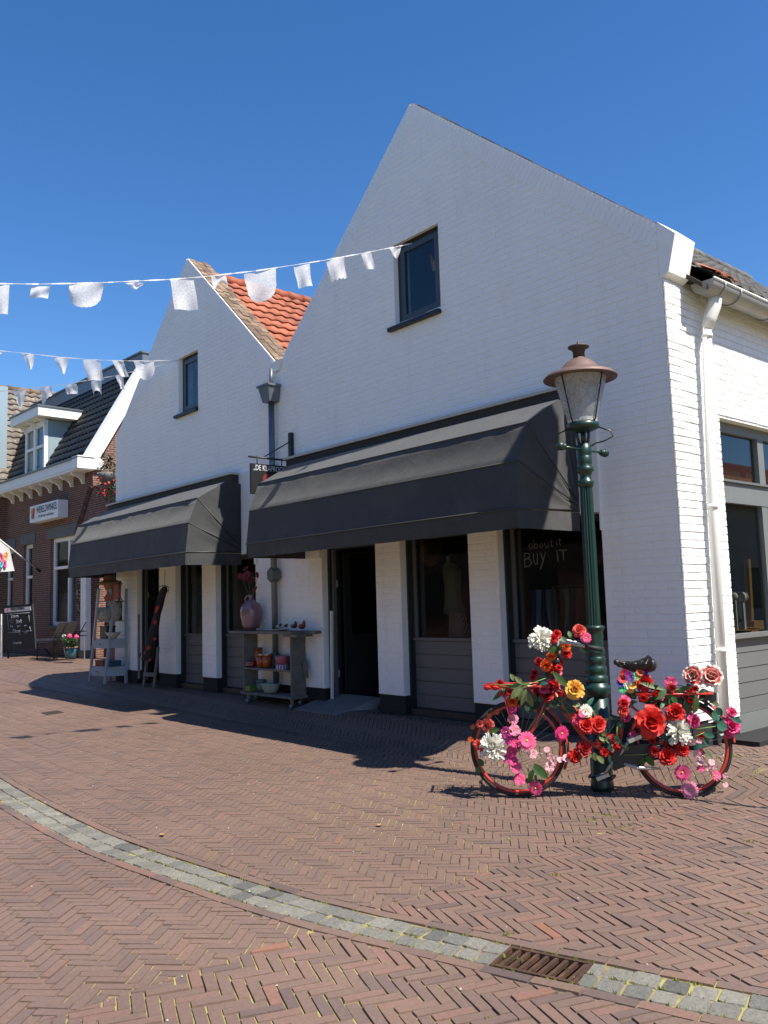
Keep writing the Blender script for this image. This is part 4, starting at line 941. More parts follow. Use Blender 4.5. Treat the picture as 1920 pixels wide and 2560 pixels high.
# ---------------------------------------------------------------- street lamp
LP = Vector((-3.927, 5.501, 0))
lp = thing('street_lamp', 'green cast iron street lamp with copper hood, bicycle leaning against it', 'street lamp', LP)
def L3(x, y, z): return (LP.x + x, LP.y + y, z)
b = MB(L3)
b.lathe([(.088, -.01), (.088, .04), (.083, .06), (.083, .70)], (0, 0, 0), 8)
b.lathe([(.080, .69), (.098, .715), (.104, .745), (.102, .775), (.085, .785), (.084, .80)], (0, 0, 0), 24)
b.build('column_base', M['green'], lp)
b = MB(L3)
b.lathe([(.084, .80), (.086, .815), (.086, .845), (.076, .852), (.076, .868), (.081, .88), (.082, .905), (.074, .92), (.068, .935), (.075, .95), (.078, .975), (.072, .992), (.066, 1.0), (.075, 1.015), (.074, 1.045), (.064, 1.065), (.064, 1.10), (.068, 1.15), (.066, 1.18), (.078, 1.20), (.083, 1.212), (.082, 1.222), (.056, 1.232)], (0, 0, 0), 28)
b.build('baluster', M['green'], lp)
b = MB(L3); b.lathe([(.054, 1.225), (.053, 1.5), (.053, 1.9), (.049, 2.25), (.048, 2.31)], (0, 0, 0), 32, flute=.007); b.build('fluted_shaft', M['green'], lp)
b = MB(L3)
b.lathe([(.049, 2.30), (.058, 2.315), (.064, 2.335), (.058, 2.355), (.046, 2.365), (.044, 2.40), (.052, 2.415), (.068, 2.435), (.064, 2.455), (.05, 2.475), (.054, 2.49), (.056, 2.50), (.056, 2.545), (.051, 2.55), (.056, 2.56), (.056, 2.645), (.03, 2.65)], (0, 0, 0), 24)
b.build('collar', M['green'], lp)
b = MB(L3)
for s_, l in ((-1, .27), (1, .25)):
    b.tube([(0, 0, 2.60), (0, s_ * l, 2.60 + .0)], .009, 8)
    b.lathe([(0, -.034), (.02, -.03), (.032, -.012), (.034, 0), (.032, .012), (.022, .026), (.028, .03), (.028, .036), (.018, .042), (.024, .047), (.022, .055), (.01, .06)], (0, s_ * (l + .03), 2.60), 16, ax=(0, -s_, 0))
b.build('ladder_bar', M['green'], lp)
b = MB(L3); b.tube([(0, 0, 2.64), (0, 0, 2.75)], .02, 8)
for a in (0, 2.09, 4.19):
    b.tube([(.035 * math.cos(a), .035 * math.sin(a), 2.64), (.05 * math.cos(a), .05 * math.sin(a), 2.70), (.055 * math.cos(a), .055 * math.sin(a), 2.78)], .012, 8)
b.lathe([(.02, 2.735), (.07, 2.745), (.118, 2.765), (.128, 2.775), (.128, 2.805), (.12, 2.81)], (0, 0, 0), 24)
b.build('lantern_base', M['green'], lp)
b = MB(L3)
for a in (.6, .6 + math.pi):
    ca, sa = math.cos(a), math.sin(a)
    b.tube([(ca * .115, sa * .115, 2.775), (ca * .21, sa * .21, 2.735), (ca * .225, sa * .225, 2.69), (ca * .16, sa * .16, 2.66), (ca * .09, sa * .09, 2.645), (ca * .055, sa * .055, 2.625)], .006, 6)
b.build('scroll_wire', M['green'], lp)
b = MB(L3); b.lathe([(.112, 2.815), (.116, 2.83), (.20, 3.16), (.205, 3.19)], (0, 0, 0), 40); b.v = b.v; b.f = [f for f in b.f if len(f) == 4]; n_ = len(b.f); b.mi = b.mi[:n_]; b.sm = [True] * n_; b.a = b.a[:n_]
b.build('lantern_glass', M['lampglass'], lp)
b = MB(L3); b.lathe([(.0, 2.812), (.108, 2.812), (.114, 2.818), (.118, 2.845), (.112, 2.846), (.10, 2.82)], (0, 0, 0), 24); b.build('white_ring', M['whitewood'], lp)
b = MB(L3)
for k in range(4):
    a = math.radians(-48 + 44 + 90 * k); ca, sa = math.cos(a), math.sin(a)
    b.tube([(ca * .10, sa * .10, 2.79), (ca * .128, sa * .128, 2.83), (ca * .217, sa * .217, 3.18)], .006, 6)
b.build('lantern_bar', M['black'], lp)
b = MB(L3)
b.lathe([(.205, 3.175), (.26, 3.178), (.288, 3.168), (.290, 3.176), (.262, 3.205), (.20, 3.225), (.165, 3.235), (.145, 3.262), (.11, 3.30), (.07, 3.325), (.047, 3.335), (.045, 3.345)], (0, 0, 0), 40)
b.build('hood', M['copper'], lp)
b = MB(L3); b.lathe([(0, 3.172), (.20, 3.172), (.20, 3.176)], (0, 0, 0), 30); b.lathe([(0, 2.99), (.035, 3.0), (.045, 3.06), (.035, 3.12), (.03, 3.17)], (0, 0, 0), 14); b.build('reflector', M['lantern_in'], lp)
b = MB(L3); b.lathe([(.046, 3.335), (.046, 3.39), (.05, 3.395), (.056, 3.41), (.085, 3.425), (.082, 3.435), (.03, 3.45), (.012, 3.455), (.012, 3.468), (.004, 3.48)], (0, 0, 0), 24); b.build('chimney_cap', M['copperd'], lp)

# ---------------------------------------------------------------- bunting
def lace_mat():
    m, nt, N, L, b = new_mat('white_lace')
    tc = N.new('ShaderNodeTexCoord')
    vo = N.new('ShaderNodeTexVoronoi'); vo.inputs['Scale'].default_value = 55; vo.feature = 'F1'
    nz = N.new('ShaderNodeTexNoise'); nz.inputs['Scale'].default_value = 7
    L.new(tc.outputs['Object'], vo.inputs['Vector']); L.new(tc.outputs['Object'], nz.inputs['Vector'])
    gt_ = N.new('ShaderNodeMath'); gt_.operation = 'GREATER_THAN'; gt_.inputs[1].default_value = .54; L.new(vo.outputs['Distance'], gt_.inputs[0])
    g2 = N.new('ShaderNodeMapRange'); g2.inputs[1].default_value = .46; g2.inputs[2].default_value = .54; g2.inputs[3].default_value = .0; g2.inputs[4].default_value = .08; L.new(nz.outputs['Fac'], g2.inputs[0])
    mu = N.new('ShaderNodeMath'); mu.operation = 'MULTIPLY'; mu.inputs[1].default_value = .22; L.new(gt_.outputs[0], mu.inputs[0])
    mx = N.new('ShaderNodeMath'); mx.operation = 'MAXIMUM'; L.new(mu.outputs[0], mx.inputs[0]); L.new(g2.outputs[0], mx.inputs[1])
    b.inputs['Base Color'].default_value = (.82, .83, .85, 1); b.inputs['Roughness'].default_value = .9
    tr = N.new('ShaderNodeBsdfTranslucent'); tr.inputs[0].default_value = (.8, .82, .86, 1)
    ms = N.new('ShaderNodeMixShader'); ms.inputs[0].default_value = .5; L.new(b.outputs[0], ms.inputs[1]); L.new(tr.outputs[0], ms.inputs[2])
    tp = N.new('ShaderNodeBsdfTransparent'); m2 = N.new('ShaderNodeMixShader'); L.new(mx.outputs[0], m2.inputs[0]); L.new(ms.outputs[0], m2.inputs[1]); L.new(tp.outputs[0], m2.inputs[2])
    L.new(m2.outputs[0], N['Material Output'].inputs['Surface']); return m
M['lace'] = lace_mat(); M['tape'] = mat('white_tape', (.75, .76, .78), .8, trans=.3)
def bunting(label, p0, d, line, flags, px=lambda x, y: (x, y)):
    d = Vector((d[0], d[1], 0)).normalized(); n = Vector((d.y, -d.x, 0)); p0 = Vector(p0)
    P = lambda x, y: onplane(*px(x, y), p0, n)
    t = thing('bunting', label, 'bunting', P(*line[0]))
    pts = [P(*q) for q in line]; b = MB()
    for i in range(len(pts) - 1):
        k = 6
        for j in range(k):
            a = pts[i].lerp(pts[i + 1], j / k); c = pts[i].lerp(pts[i + 1], (j + 1) / k); h = Vector((0, 0, .005 + .003 * math.sin(i * 2.3 + j)))
            o = n * .002
            b.add([a - h - o, c - h - o, c + h - o, a + h - o, a - h + o, c - h + o, c + h + o, a + h + o], [(0, 1, 2, 3), (7, 6, 5, 4), (3, 2, 6, 7), (1, 0, 4, 5)])
    b.build('tape', M['tape'], t)
    for fi, (tl, tr, br, bl, kind) in enumerate(flags):
        A, B_, C_, D_ = P(*tl), P(*tr), P(*br), P(*bl); b = MB()
        wd = (B_ - A).length
        def f(u, v):
            p = (A * (1 - u) + B_ * u) * (1 - v) + (D_ * (1 - u) + C_ * u) * v
            drop = 0
            if kind == 'round': drop = wd * .45 * math.sqrt(max(0, 1 - (2 * u - 1) ** 2)) * v + .012 * abs(math.sin(u * math.pi * 7)) * v
            if kind == 'scallop': drop = .02 * abs(math.sin(u * math.pi * 4)) * v
            if kind == 'notch': drop = -.10 * math.sin(math.pi * u) * v * v
            if kind == 'point': drop = .06 * (1 - abs(2 * u - 1)) * v
            p = p - Vector((0, 0, drop))
            return p + n * (.025 * math.sin(u * 3.1 * 2 + fi) * v + .012 * math.sin(v * 5 + fi + u * 4))
        b.grid(f, 16, 10); b.build('flag', M['lace'], t)
R1 = lambda x, y: (x * .38577, 600 + y * .38577)
DS = 1920 / 1659
def r1f(*q): return [R1(*p) for p in q]
def dsf(*q): return [(x * DS, y * DS) for x, y in q]
F = []
def addf(conv, a, b_, c, d, k=''): F.append(tuple(conv(a, b_, c, d)) + (k,))
addf(r1f, (-70, 290), (62, 292), (50, 482), (-70, 478)); addf(r1f, (205, 298), (325, 303), (310, 378), (190, 370)); addf(r1f, (447, 282), (675, 280), (665, 335), (450, 345), 'round')
addf(r1f, (810, 279), (942, 276), (884, 320), (872, 320)); addf(r1f, (1103, 262), (1255, 253), (1283, 453), (1130, 455)); addf(r1f, (1365, 233), (1462, 224), (1475, 315), (1385, 340), 'notch')
addf(dsf, (527, 592), (595, 580), (597, 615), (532, 622), 'round'); addf(dsf, (635, 576), (668, 570), (676, 617), (645, 622)); addf(dsf, (705, 563), (743, 556), (750, 597), (715, 605), 'scallop'); addf(dsf, (780, 549), (803, 545), (811, 580), (790, 584)); addf(dsf, (840, 537), (868, 531), (858, 558), (852, 558))
line1 = r1f((-200, 286), (0, 283), (250, 286), (500, 281), (700, 275), (900, 265), (1100, 256), (1300, 240), (1500, 218), (1659, 200)) + dsf((690, 564), (740, 555), (790, 546), (850, 534), (890, 526))
bunting('white lace bunting nearest the camera, strung to the big gable window', at(1028, 610, Y=FY * S - .03), (-.78, -2.49), line1, F)
F = []
addf(r1f, (-40, 722), (15, 732), (-5, 765), (-12, 765)); addf(r1f, (140, 736), (226, 743), (202, 838), (194, 838)); addf(r1f, (343, 758), (442, 766), (418, 868), (406, 866)); addf(r1f, (538, 776), (645, 780), (675, 908), (568, 912)); addf(r1f, (728, 783), (798, 785), (838, 885), (782, 888)); addf(r1f, (865, 784), (998, 785), (1005, 840), (888, 845), 'round')
bunting('white lace bunting in the middle, ending at the small gable window', at(450, 900, Y=FY * S - .03), (-.76, -.73), r1f((-200, 690), (0, 718), (200, 738), (400, 760), (600, 776), (800, 783), (1000, 783), (1155, 778)), F)
CCf = lambda *q: [(x * .2411, 860 + y * .2411) for x, y in q]
F = []
addf(CCf, (120, 483), (280, 478), (220, 665), (210, 665)); addf(CCf, (413, 447), (537, 438), (540, 520), (432, 620), 'scallop'); addf(CCf, (672, 425), (792, 412), (805, 515), (685, 522)); addf(CCf, (945, 385), (1045, 372), (1055, 545), (965, 535), 'notch'); addf(CCf, (1200, 330), (1275, 318), (1300, 470), (1255, 468))
bunting('white lace bunting farthest down the street, hanging lowest at left', at(450, 900, Y=FY * S - .03), (-.93, -.37), CCf((-120, 500), (0, 490), (270, 466), (420, 447), (560, 433), (900, 378), (1080, 350), (1250, 318), (1400, 280)) + r1f((1000, 822), (1155, 780)), F)
# ---------------------------------------------------------------- flower-decked bicycle
BF = Vector((-4.234, 4.91, 0)); BD = Vector((.74533, .66669, 0)); BN = Vector((.66669, -.74533, 0)); BZ = Vector((0, 0, 1))
Z1 = lambda x, y: (1190 + x * .22303, 1540 + y * .22303)
Z2 = lambda x, y: (1500 + x * .22905, 1600 + y * .22905)
def Q(s, z, o=0): return BF + BD * s + BZ * z + BN * o
def KP(p, off=0): return onplane(p[0], p[1], BF + BN * off, BN)
bk = thing('bicycle', 'red ladies bicycle covered in silk flowers, leaning on the green lamp post', 'bicycle', BF + BD * .58)
M['bred'] = mat('bicycle_red', (.42, .035, .02), .35, var=.15, coat=.3)
M['tyre'] = mat('tyre_rubber', (.012, .012, .012), .7)
M['spoke'] = mat('spoke_steel', (.35, .35, .36), .3, metal=.9)
M['alu'] = mat('dull_aluminium', (.45, .44, .42), .4, metal=.7)
M['plastic'] = mat('black_saddle_cover', (.015, .014, .013), .28, bump=.8, bscale=30)
def ringpts(c, r, n=56, o=0): return [Q(c[0] + r * math.cos(2 * math.pi * i / n), c[1] + r * math.sin(2 * math.pi * i / n), o) for i in range(n)]
for nm, cs in (('front', 0.0), ('rear', 1.172)):
    c = (cs, .352); b = MB(); b.tube(ringpts(c, .334), .0165, 10, closed=True); w = b.build('wheel', M['tyre'], bk)
    b = MB()
    n = 56; prof = [(.322, -.013), (.305, -.012), (.300, 0), (.305, .012), (.322, .013)]
    vs = [Q(c[0] + r * math.cos(2 * math.pi * i / n), c[1] + r * math.sin(2 * math.pi * i / n), o) for i in range(n) for r, o in prof]
    b.add(vs, [(i * 5 + j, i * 5 + (j + 1) % 5, ((i + 1) % n) * 5 + (j + 1) % 5, ((i + 1) % n) * 5 + j) for i in range(n) for j in range(5)], True); b.build('rim', M['bred'], w)
    b = MB()
    for i in range(32):
        a = 2 * math.pi * i / 32; a2 = a + (.5 if i % 4 < 2 else -.5); o = .025 * (1 if i % 2 else -1)
        b.tube([Q(c[0] + .018 * math.cos(a2), c[1] + .018 * math.sin(a2), o), Q(c[0] + .305 * math.cos(a), c[1] + .305 * math.sin(a), 0)], .0013, 4, caps=False)
    b.build('spokes', M['spoke'], w)
    b = MB(); b.tube([Q(c[0], c[1], -.055), Q(c[0], c[1], -.03), Q(c[0], c[1], .03), Q(c[0], c[1], .055)], [.008, .022, .022, .008], 12); b.build('hub', M['alu'], w)
def band(mb, c, r, a0, a1, w, n=26, flare=0):
    vs = []
    for i in range(n + 1):
        a = math.radians(a0 + (a1 - a0) * i / n)
        for o, dr in ((-w, -.012), (-w * .6, 0), (0, .006), (w * .6, 0), (w, -.012)): vs.append(Q(c[0] + (r + dr) * math.cos(a), c[1] + (r + dr) * math.sin(a), o))
    mb.add(vs, [(i * 5 + j, i * 5 + j + 1, (i + 1) * 5 + j + 1, (i + 1) * 5 + j) for i in range(n) for j in range(4)], True)
b = MB(); band(b, (0, .352), .368, -25, 75, .028); b.build('mudguard', M['bred'], bk)
b = MB(); band(b, (1.172, .352), .370, 5, 190, .028); b.build('mudguard', M['bred'], bk)
b = MB()
b.tube([Q(.245, .74), Q(.285, .88)], .019, 10)                                  # head tube
b.tube([Q(.262, .80), Q(.36, .60), Q(.50, .40), Q(.712, .285)], .017, 10)       # curved step-through tubes
b.tube([Q(.272, .85), Q(.42, .64), Q(.56, .46), Q(.735, .42)], .014, 10)
b.tube([Q(.712, .285), Q(.80, .72)], .016, 10)
b.tube([Q(.795, .68, .02), Q(1.172, .352, .055)], .009, 8); b.tube([Q(.795, .68, -.02), Q(1.172, .352, -.055)], .009, 8)
b.tube([Q(.712, .285, .03), Q(1.172, .352, .058)], .010, 8); b.tube([Q(.712, .285, -.03), Q(1.172, .352, -.058)], .010, 8)
b.tube([Q(.712, .285, -.04), Q(.712, .285, .04)], .026, 12)
b.build('frame', M['bred'], bk)
b = MB()
for o in (-.05, .05): b.tube([Q(.24, .735, 0), Q(.215, .70, o * .9), Q(.12, .50, o), Q(.0, .352, o)], [.014, .012, .011, .008], 8)
b.build('fork', M['bred'], bk)
b = MB(); b.tube([Q(.285, .87), Q(.325, 1.02)], .013, 8)
b.tube([Q(.325, 1.02), Q(.33, 1.06)], .018, 8); b.build('stem', mat('worn_stem', (.28, .12, .05), .4, metal=.4), bk)
b = MB()
for s_ in (-1, 1): b.tube([Q(.33, 1.06, 0), Q(.335, 1.09, s_ * .06), Q(.34, 1.12, s_ * .16), Q(.38, 1.13, s_ * .23), Q(.50, 1.10, s_ * .25), Q(.55, 1.09, s_ * .25)], .011, 8)
hbx = b.build('handlebar', M['alu'], bk)
b = MB()
for s_ in (-1, 1): b.tube([Q(.50, 1.10, s_ * .25), Q(.62, 1.075, s_ * .25)], .017, 8)
b.build('grips', M['tyre'], hbx)
b = MB(); b.tube([Q(.80, .72), Q(.825, .86)], .012, 8); b.build('seat_post', M['alu'], bk)
b = MB()
def sad(u, v):
    s = .745 + .24 * u; wdt = .018 + .085 * max(0, (u - .25) / .75) ** .8; a = math.pi * 2 * v; cr = noise.noise(Vector((u * 11, math.cos(a) * 4, math.sin(a) * 4))) * .011
    zc = .965 - .05 * math.sin(u * 3) * .5 + .01 * u; h = (.018 + .045 * u)
    return Q(s, zc + (h * .55 if math.sin(a) > 0 else h * 1.3) * math.sin(a) + cr, (wdt + cr) * math.cos(a))
b.grid(sad, 40, 36); b.ball(Q(.745, .965), .021); b.ball(Q(.985, .94), .05, 1, 1.4, 1); b.build('saddle', M['plastic'], bk)
b = MB()
for o in (-.07, .07): b.tube([Q(.86, .735, o), Q(1.40, .735, o)], .009, 8)
for s_ in (.88, 1.0, 1.12, 1.25, 1.38): b.tube([Q(s_, .735, -.07), Q(s_, .735, .07)], .007, 6)
for o in (-.07, .07): b.tube([Q(1.30, .735, o), Q(1.172, .352, o * .9)], .006, 6)
b.build('luggage_carrier', M['bred'], bk)
b = MB(); p = [Q(1.33, .685, -.06), Q(1.42, .685, -.06), Q(1.42, .685, .06), Q(1.33, .685, .06)]; b.hexa(p, [v + BZ * .055 for v in p]); b.build('rear_light', M['black'], bk)
b = MB()
for o in (-.11, -.04, .04, .11): b.tube([Q(-.21, .815, o), Q(.25, .81, o)], .009, 8)
for s_ in (-.205, -.05, .1, .24): b.tube([Q(s_, .805, -.12), Q(s_, .805, .12)], .009, 8)
for o in (-.08, .08): b.tube([Q(-.1, .80, o), Q(0, .36, o * .75)], .006, 6)
b.tube([Q(.22, .78, 0), Q(.26, .80, 0)], .012, 6); b.build('front_rack', M['bred'], bk)
b = MB(); b.tube([Q(.712, .285, .05), Q(.80, .42, .06)], .011, 8); b.tube([Q(.712, .285, -.05), Q(.625, .15, -.06)], .011, 8); cr_ = b.build('crank', M['alu'], bk)
for c, o in ((Q(.825, .435, .06), 1), (Q(.61, .13, -.06), -1)):
    b = MB(); a1 = BD * .045 + BZ * .018; a2 = BN * .045 * o; a3 = (BZ * .9 - BD * .4).normalized() * .013; p = [c - a1 - a3, c + a1 - a3, c + a1 + a2 * 2 - a3, c - a1 + a2 * 2 - a3]; b.hexa(p, [v + a3 * 2 for v in p]); b.build('pedal', M['alu'], cr_)
b = MB()
v0 = [(.68, .20), (.66, .28), (.70, .36), (.80, .375), (1.16, .395), (1.21, .352), (1.17, .31), (.78, .235)]
vs = [Q(s, z, .062) for s, z in v0] + [Q(s, z, .042) for s, z in v0]; k = len(v0)
b.add(vs, [tuple(range(k)), tuple(range(2 * k - 1, k - 1, -1))] + [(i, (i + 1) % k, k + (i + 1) % k, k + i) for i in range(k)]); b.build('chain_guard', M['black'], bk)
b = MB(); b.tube([Q(.75, .25, .06), Q(.84, .22, .07), Q(1.0, .215, .07)], [.012, .016, .008], 8); b.build('kickstand', M['alu'], bk)
b = MB(); b.ball(Q(.31, .985, .03), .033); b.build('bell', M['darkframe'], bk)

FM = {}
def fm(name, c, trans=.25):
    if name not in FM: FM[name] = mat('petal_' + name, c, .6, var=.18, scale=40, trans=trans)
    return FM[name]
COLR = dict(red=(.58, .018, .014), deepred=(.36, .012, .014), coral=(.72, .10, .075), orange=(.78, .13, .018), yellow=(.82, .46, .08), pink=(.80, .10, .26), hotpink=(.70, .035, .20), palepink=(.80, .42, .46), magenta=(.55, .05, .26), white=(.80, .79, .70), salmon=(.62, .13, .10), blue=(.03, .04, .35), purple=(.16, .03, .25), mint=(.06, .5, .2), bigred=(.66, .035, .025), lightpink=(.80, .28, .42))
for k_, v_ in COLR.items(): fm(k_, v_)
LM = [mat('leaf_green', (.05, .115, .028), .5, var=.3, scale=30, trans=.25), mat('leaf_teal', (.025, .12, .075), .45, var=.3, scale=30, trans=.2), mat('leaf_olive', (.15, .19, .07), .6, var=.25, scale=30, trans=.25), mat('leaf_dark', (.018, .045, .016), .5, var=.3, scale=30, trans=.15)]
M['stemg'] = mat('flower_stem', (.16, .26, .06), .6, trans=.1)
def frame_of(n):
    n = Vector(n).normalized(); a = n.cross(Vector((0, 0, 1)))
    if a.length < .1: a = n.cross(Vector((1, 0, 0)))
    a.normalize(); return n, a, a.cross(n)
def petal(mb, c, n, rad, ln, wd, lift0, lift1, curl=0, nu=3, nv=4, tip=.35, base=.25, two=None, wav=.0):
    rad = Vector(rad); side = n.cross(rad).normalized(); ph = U(0, 6)
    m0 = mb.m
    o = len(mb.v); rows = []
    for j in range(nv + 1):
        v = j / nv; w = wd * (base + (1 - base) * math.sin(math.pi * min(1, v * .9 + .1) * .62) if v < .7 else base + (1 - base) * (math.sin(math.pi * .73 * .62) * (1 - (v - .7) / .3 * (1 - tip))))
        ang = lift0 + (lift1 - lift0) * v
        r = ln * v * math.cos(ang * .5 + lift0 * .5) if False else None
        rows.append((v, w))
    pos = Vector(c); prev = 0; pts = []
    for j, (v, w) in enumerate(rows):
        if j: pos = pos + (rad * math.cos(lift0 + (lift1 - lift0) * v) + n * math.sin(lift0 + (lift1 - lift0) * v)) * (ln / nv)
        for i in range(nu + 1):
            t = 2 * i / nu - 1; pts.append(pos + side * (t * w) + n * (curl * (t * t) * w + wav * math.sin(t * 4 + ph) * v * w))
    mb.add(pts, [], True); w_ = nu + 1
    for j in range(nv):
        for i in range(nu):
            mb.f.append([o + j * w_ + i, o + j * w_ + i + 1, o + (j + 1) * w_ + i + 1, o + (j + 1) * w_ + i]); mb.mi.append(two if (two is not None and j >= nv - 1) else m0); mb.sm.append(True); mb.a.append(R())
def rad_(a, b, t): return a * math.cos(t) + b * math.sin(t)
def rose(c, n, r, mb, edge=None):
    n, a, b = frame_of(n)
    for ring, (cnt, ln, wd, l0, l1, off) in enumerate(((3, .42, .26, 1.5, 2.0, .04), (4, .55, .32, 1.4, 1.75, .09), (5, .68, .38, 1.25, 1.35, .13), (7, .82, .40, 1.0, .8, .16), (8, .96, .42, .7, .15, .17), (8, 1.06, .44, .32, -.45, .17))):
        for i in range(cnt):
            t = 2 * math.pi * (i + ring * .37) / cnt + U(-.2, .2); rd = rad_(a, b, t)
            petal(mb, Vector(c) + rd * off * r, n, rd, ln * r * U(.9, 1.05), wd * r * U(.9, 1.1), l0, l1, curl=.35 if ring < 3 else .1, nu=5, nv=6, tip=.45, base=.5, two=edge, wav=.16)
def mum(c, n, r, mb, cnt=150, wd=.10):
    n, a, b = frame_of(n)
    for i in range(cnt):
        t = U(0, 2 * math.pi); k = i / cnt; l0 = 1.45 - k * 1.5 + U(-.15, .15); rd = rad_(a, b, t)
        petal(mb, Vector(c) + rd * .1 * r, n, rd, r * (.55 + .5 * k) * U(.8, 1.15), wd * r, l0, l0 - U(.2, 1.0) * k + U(.2, .9) * (1 - k), curl=.6, nu=2, nv=5, tip=.5, base=.6)
def gerbera(c, n, r, mb, cnt=20, rows=2, w=.13):
    n, a, b = frame_of(n)
    for q in range(rows):
        for i in range(cnt):
            t = 2 * math.pi * (i + q * .5) / cnt + U(-.05, .05); rd = rad_(a, b, t)
            petal(mb, Vector(c) + n * (.05 * r * q), n, rd, r * (1 - .3 * q) * U(.93, 1.05), w * r * (1 - .15 * q), .15 + .3 * q, -.1 + .2 * q, curl=.2, nu=2, nv=4, tip=.5, base=.4)
    m0 = mb.m; mb.m = 1; mb.ball(Vector(c) + n * .1 * r, .16 * r, nu=8, nv=5); mb.m = m0
def tulip(c, n, r, mb):
    n, a, b = frame_of(n)
    for q in range(2):
        for i in range(3):
            t = 2 * math.pi * (i + q * .5) / 3; rd = rad_(a, b, t); petal(mb, Vector(c) - n * r * .7 + rd * .05 * r, n, rd, r * 1.7, r * .55, .75, 1.9, curl=.35, nu=4, nv=6, tip=.25, base=.45)
def orchid(c, n, r, mb, cnt=5):
    n, a, b = frame_of(n); ph = U(0, 6)
    for i in range(cnt):
        t = ph + 2 * math.pi * i / cnt; rd = rad_(a, b, t); petal(mb, Vector(c), n, rd, r * U(.85, 1.1), r * .55, .4, -.1, curl=.2, nu=4, nv=4, tip=.6, base=.25, wav=.12)
    m0 = mb.m; mb.m = 1; mb.ball(Vector(c) + n * .1 * r, .14 * r, nu=6, nv=4); mb.m = m0
def leaf(mb, c, d, n, ln, wd, bend=.4):
    d = Vector(d).normalized(); n = Vector(n).normalized(); s = d.cross(n).normalized(); pts = []; p = Vector(c); nv = 6
    for j in range(nv + 1):
        v = j / nv; w = wd * math.sin(math.pi * min(1, v * .93 + .04)) ** .8
        if j: p = p + (d * math.cos(bend * v) - n * math.sin(bend * v)) * (ln / nv)
        for t in (-1, 0, 1): pts.append(p + s * t * w + n * (abs(t) * w * .25))
    mb.add(pts, [(j * 3 + i, j * 3 + i + 1, (j + 1) * 3 + i + 1, (j + 1) * 3 + i) for j in range(nv) for i in range(2)], True)
PXM = 6.45 / FPX       # metres per source pixel at the bicycle
def facing(): return (BN + Vector((U(-.45, .45), U(-.45, .45), U(-.1, .55)))).normalized()
YC = mat('flower_centre', (.6, .4, .05), .8)
KIND = {'rose': rose, 'mum': mum, 'gerbera': gerbera, 'tulip': tulip, 'orchid': orchid}
NAME = {'rose': 'rose', 'mum': 'chrysanthemum', 'gerbera': 'gerbera', 'tulip': 'tulip', 'orchid': 'blossom'}
def flower(conv, x, y, dpx, kind, col, off=.06, nrm=None, edge=None, **kw):
    px = conv(x, y); r = .97 * dpx * (.22303 if conv is Z1 else .22905) * PXM / 2; c = KP(px, off); b = MB()
    n = nrm or facing(); ms_ = [FM[col], YC if not edge else FM[edge]]
    if kind == 'rose': rose(c, n, r, b, edge=1 if edge else None)
    elif kind in ('gerbera', 'orchid'): KIND[kind](c, n, r, b, **kw)
    else: KIND[kind](c, n, r, b, **kw)
    return b.build(NAME[kind], ms_, bk)
up_ = (BN * .5 + BZ * .85); lf_ = (-BD + BZ * .1 + BN * .2)
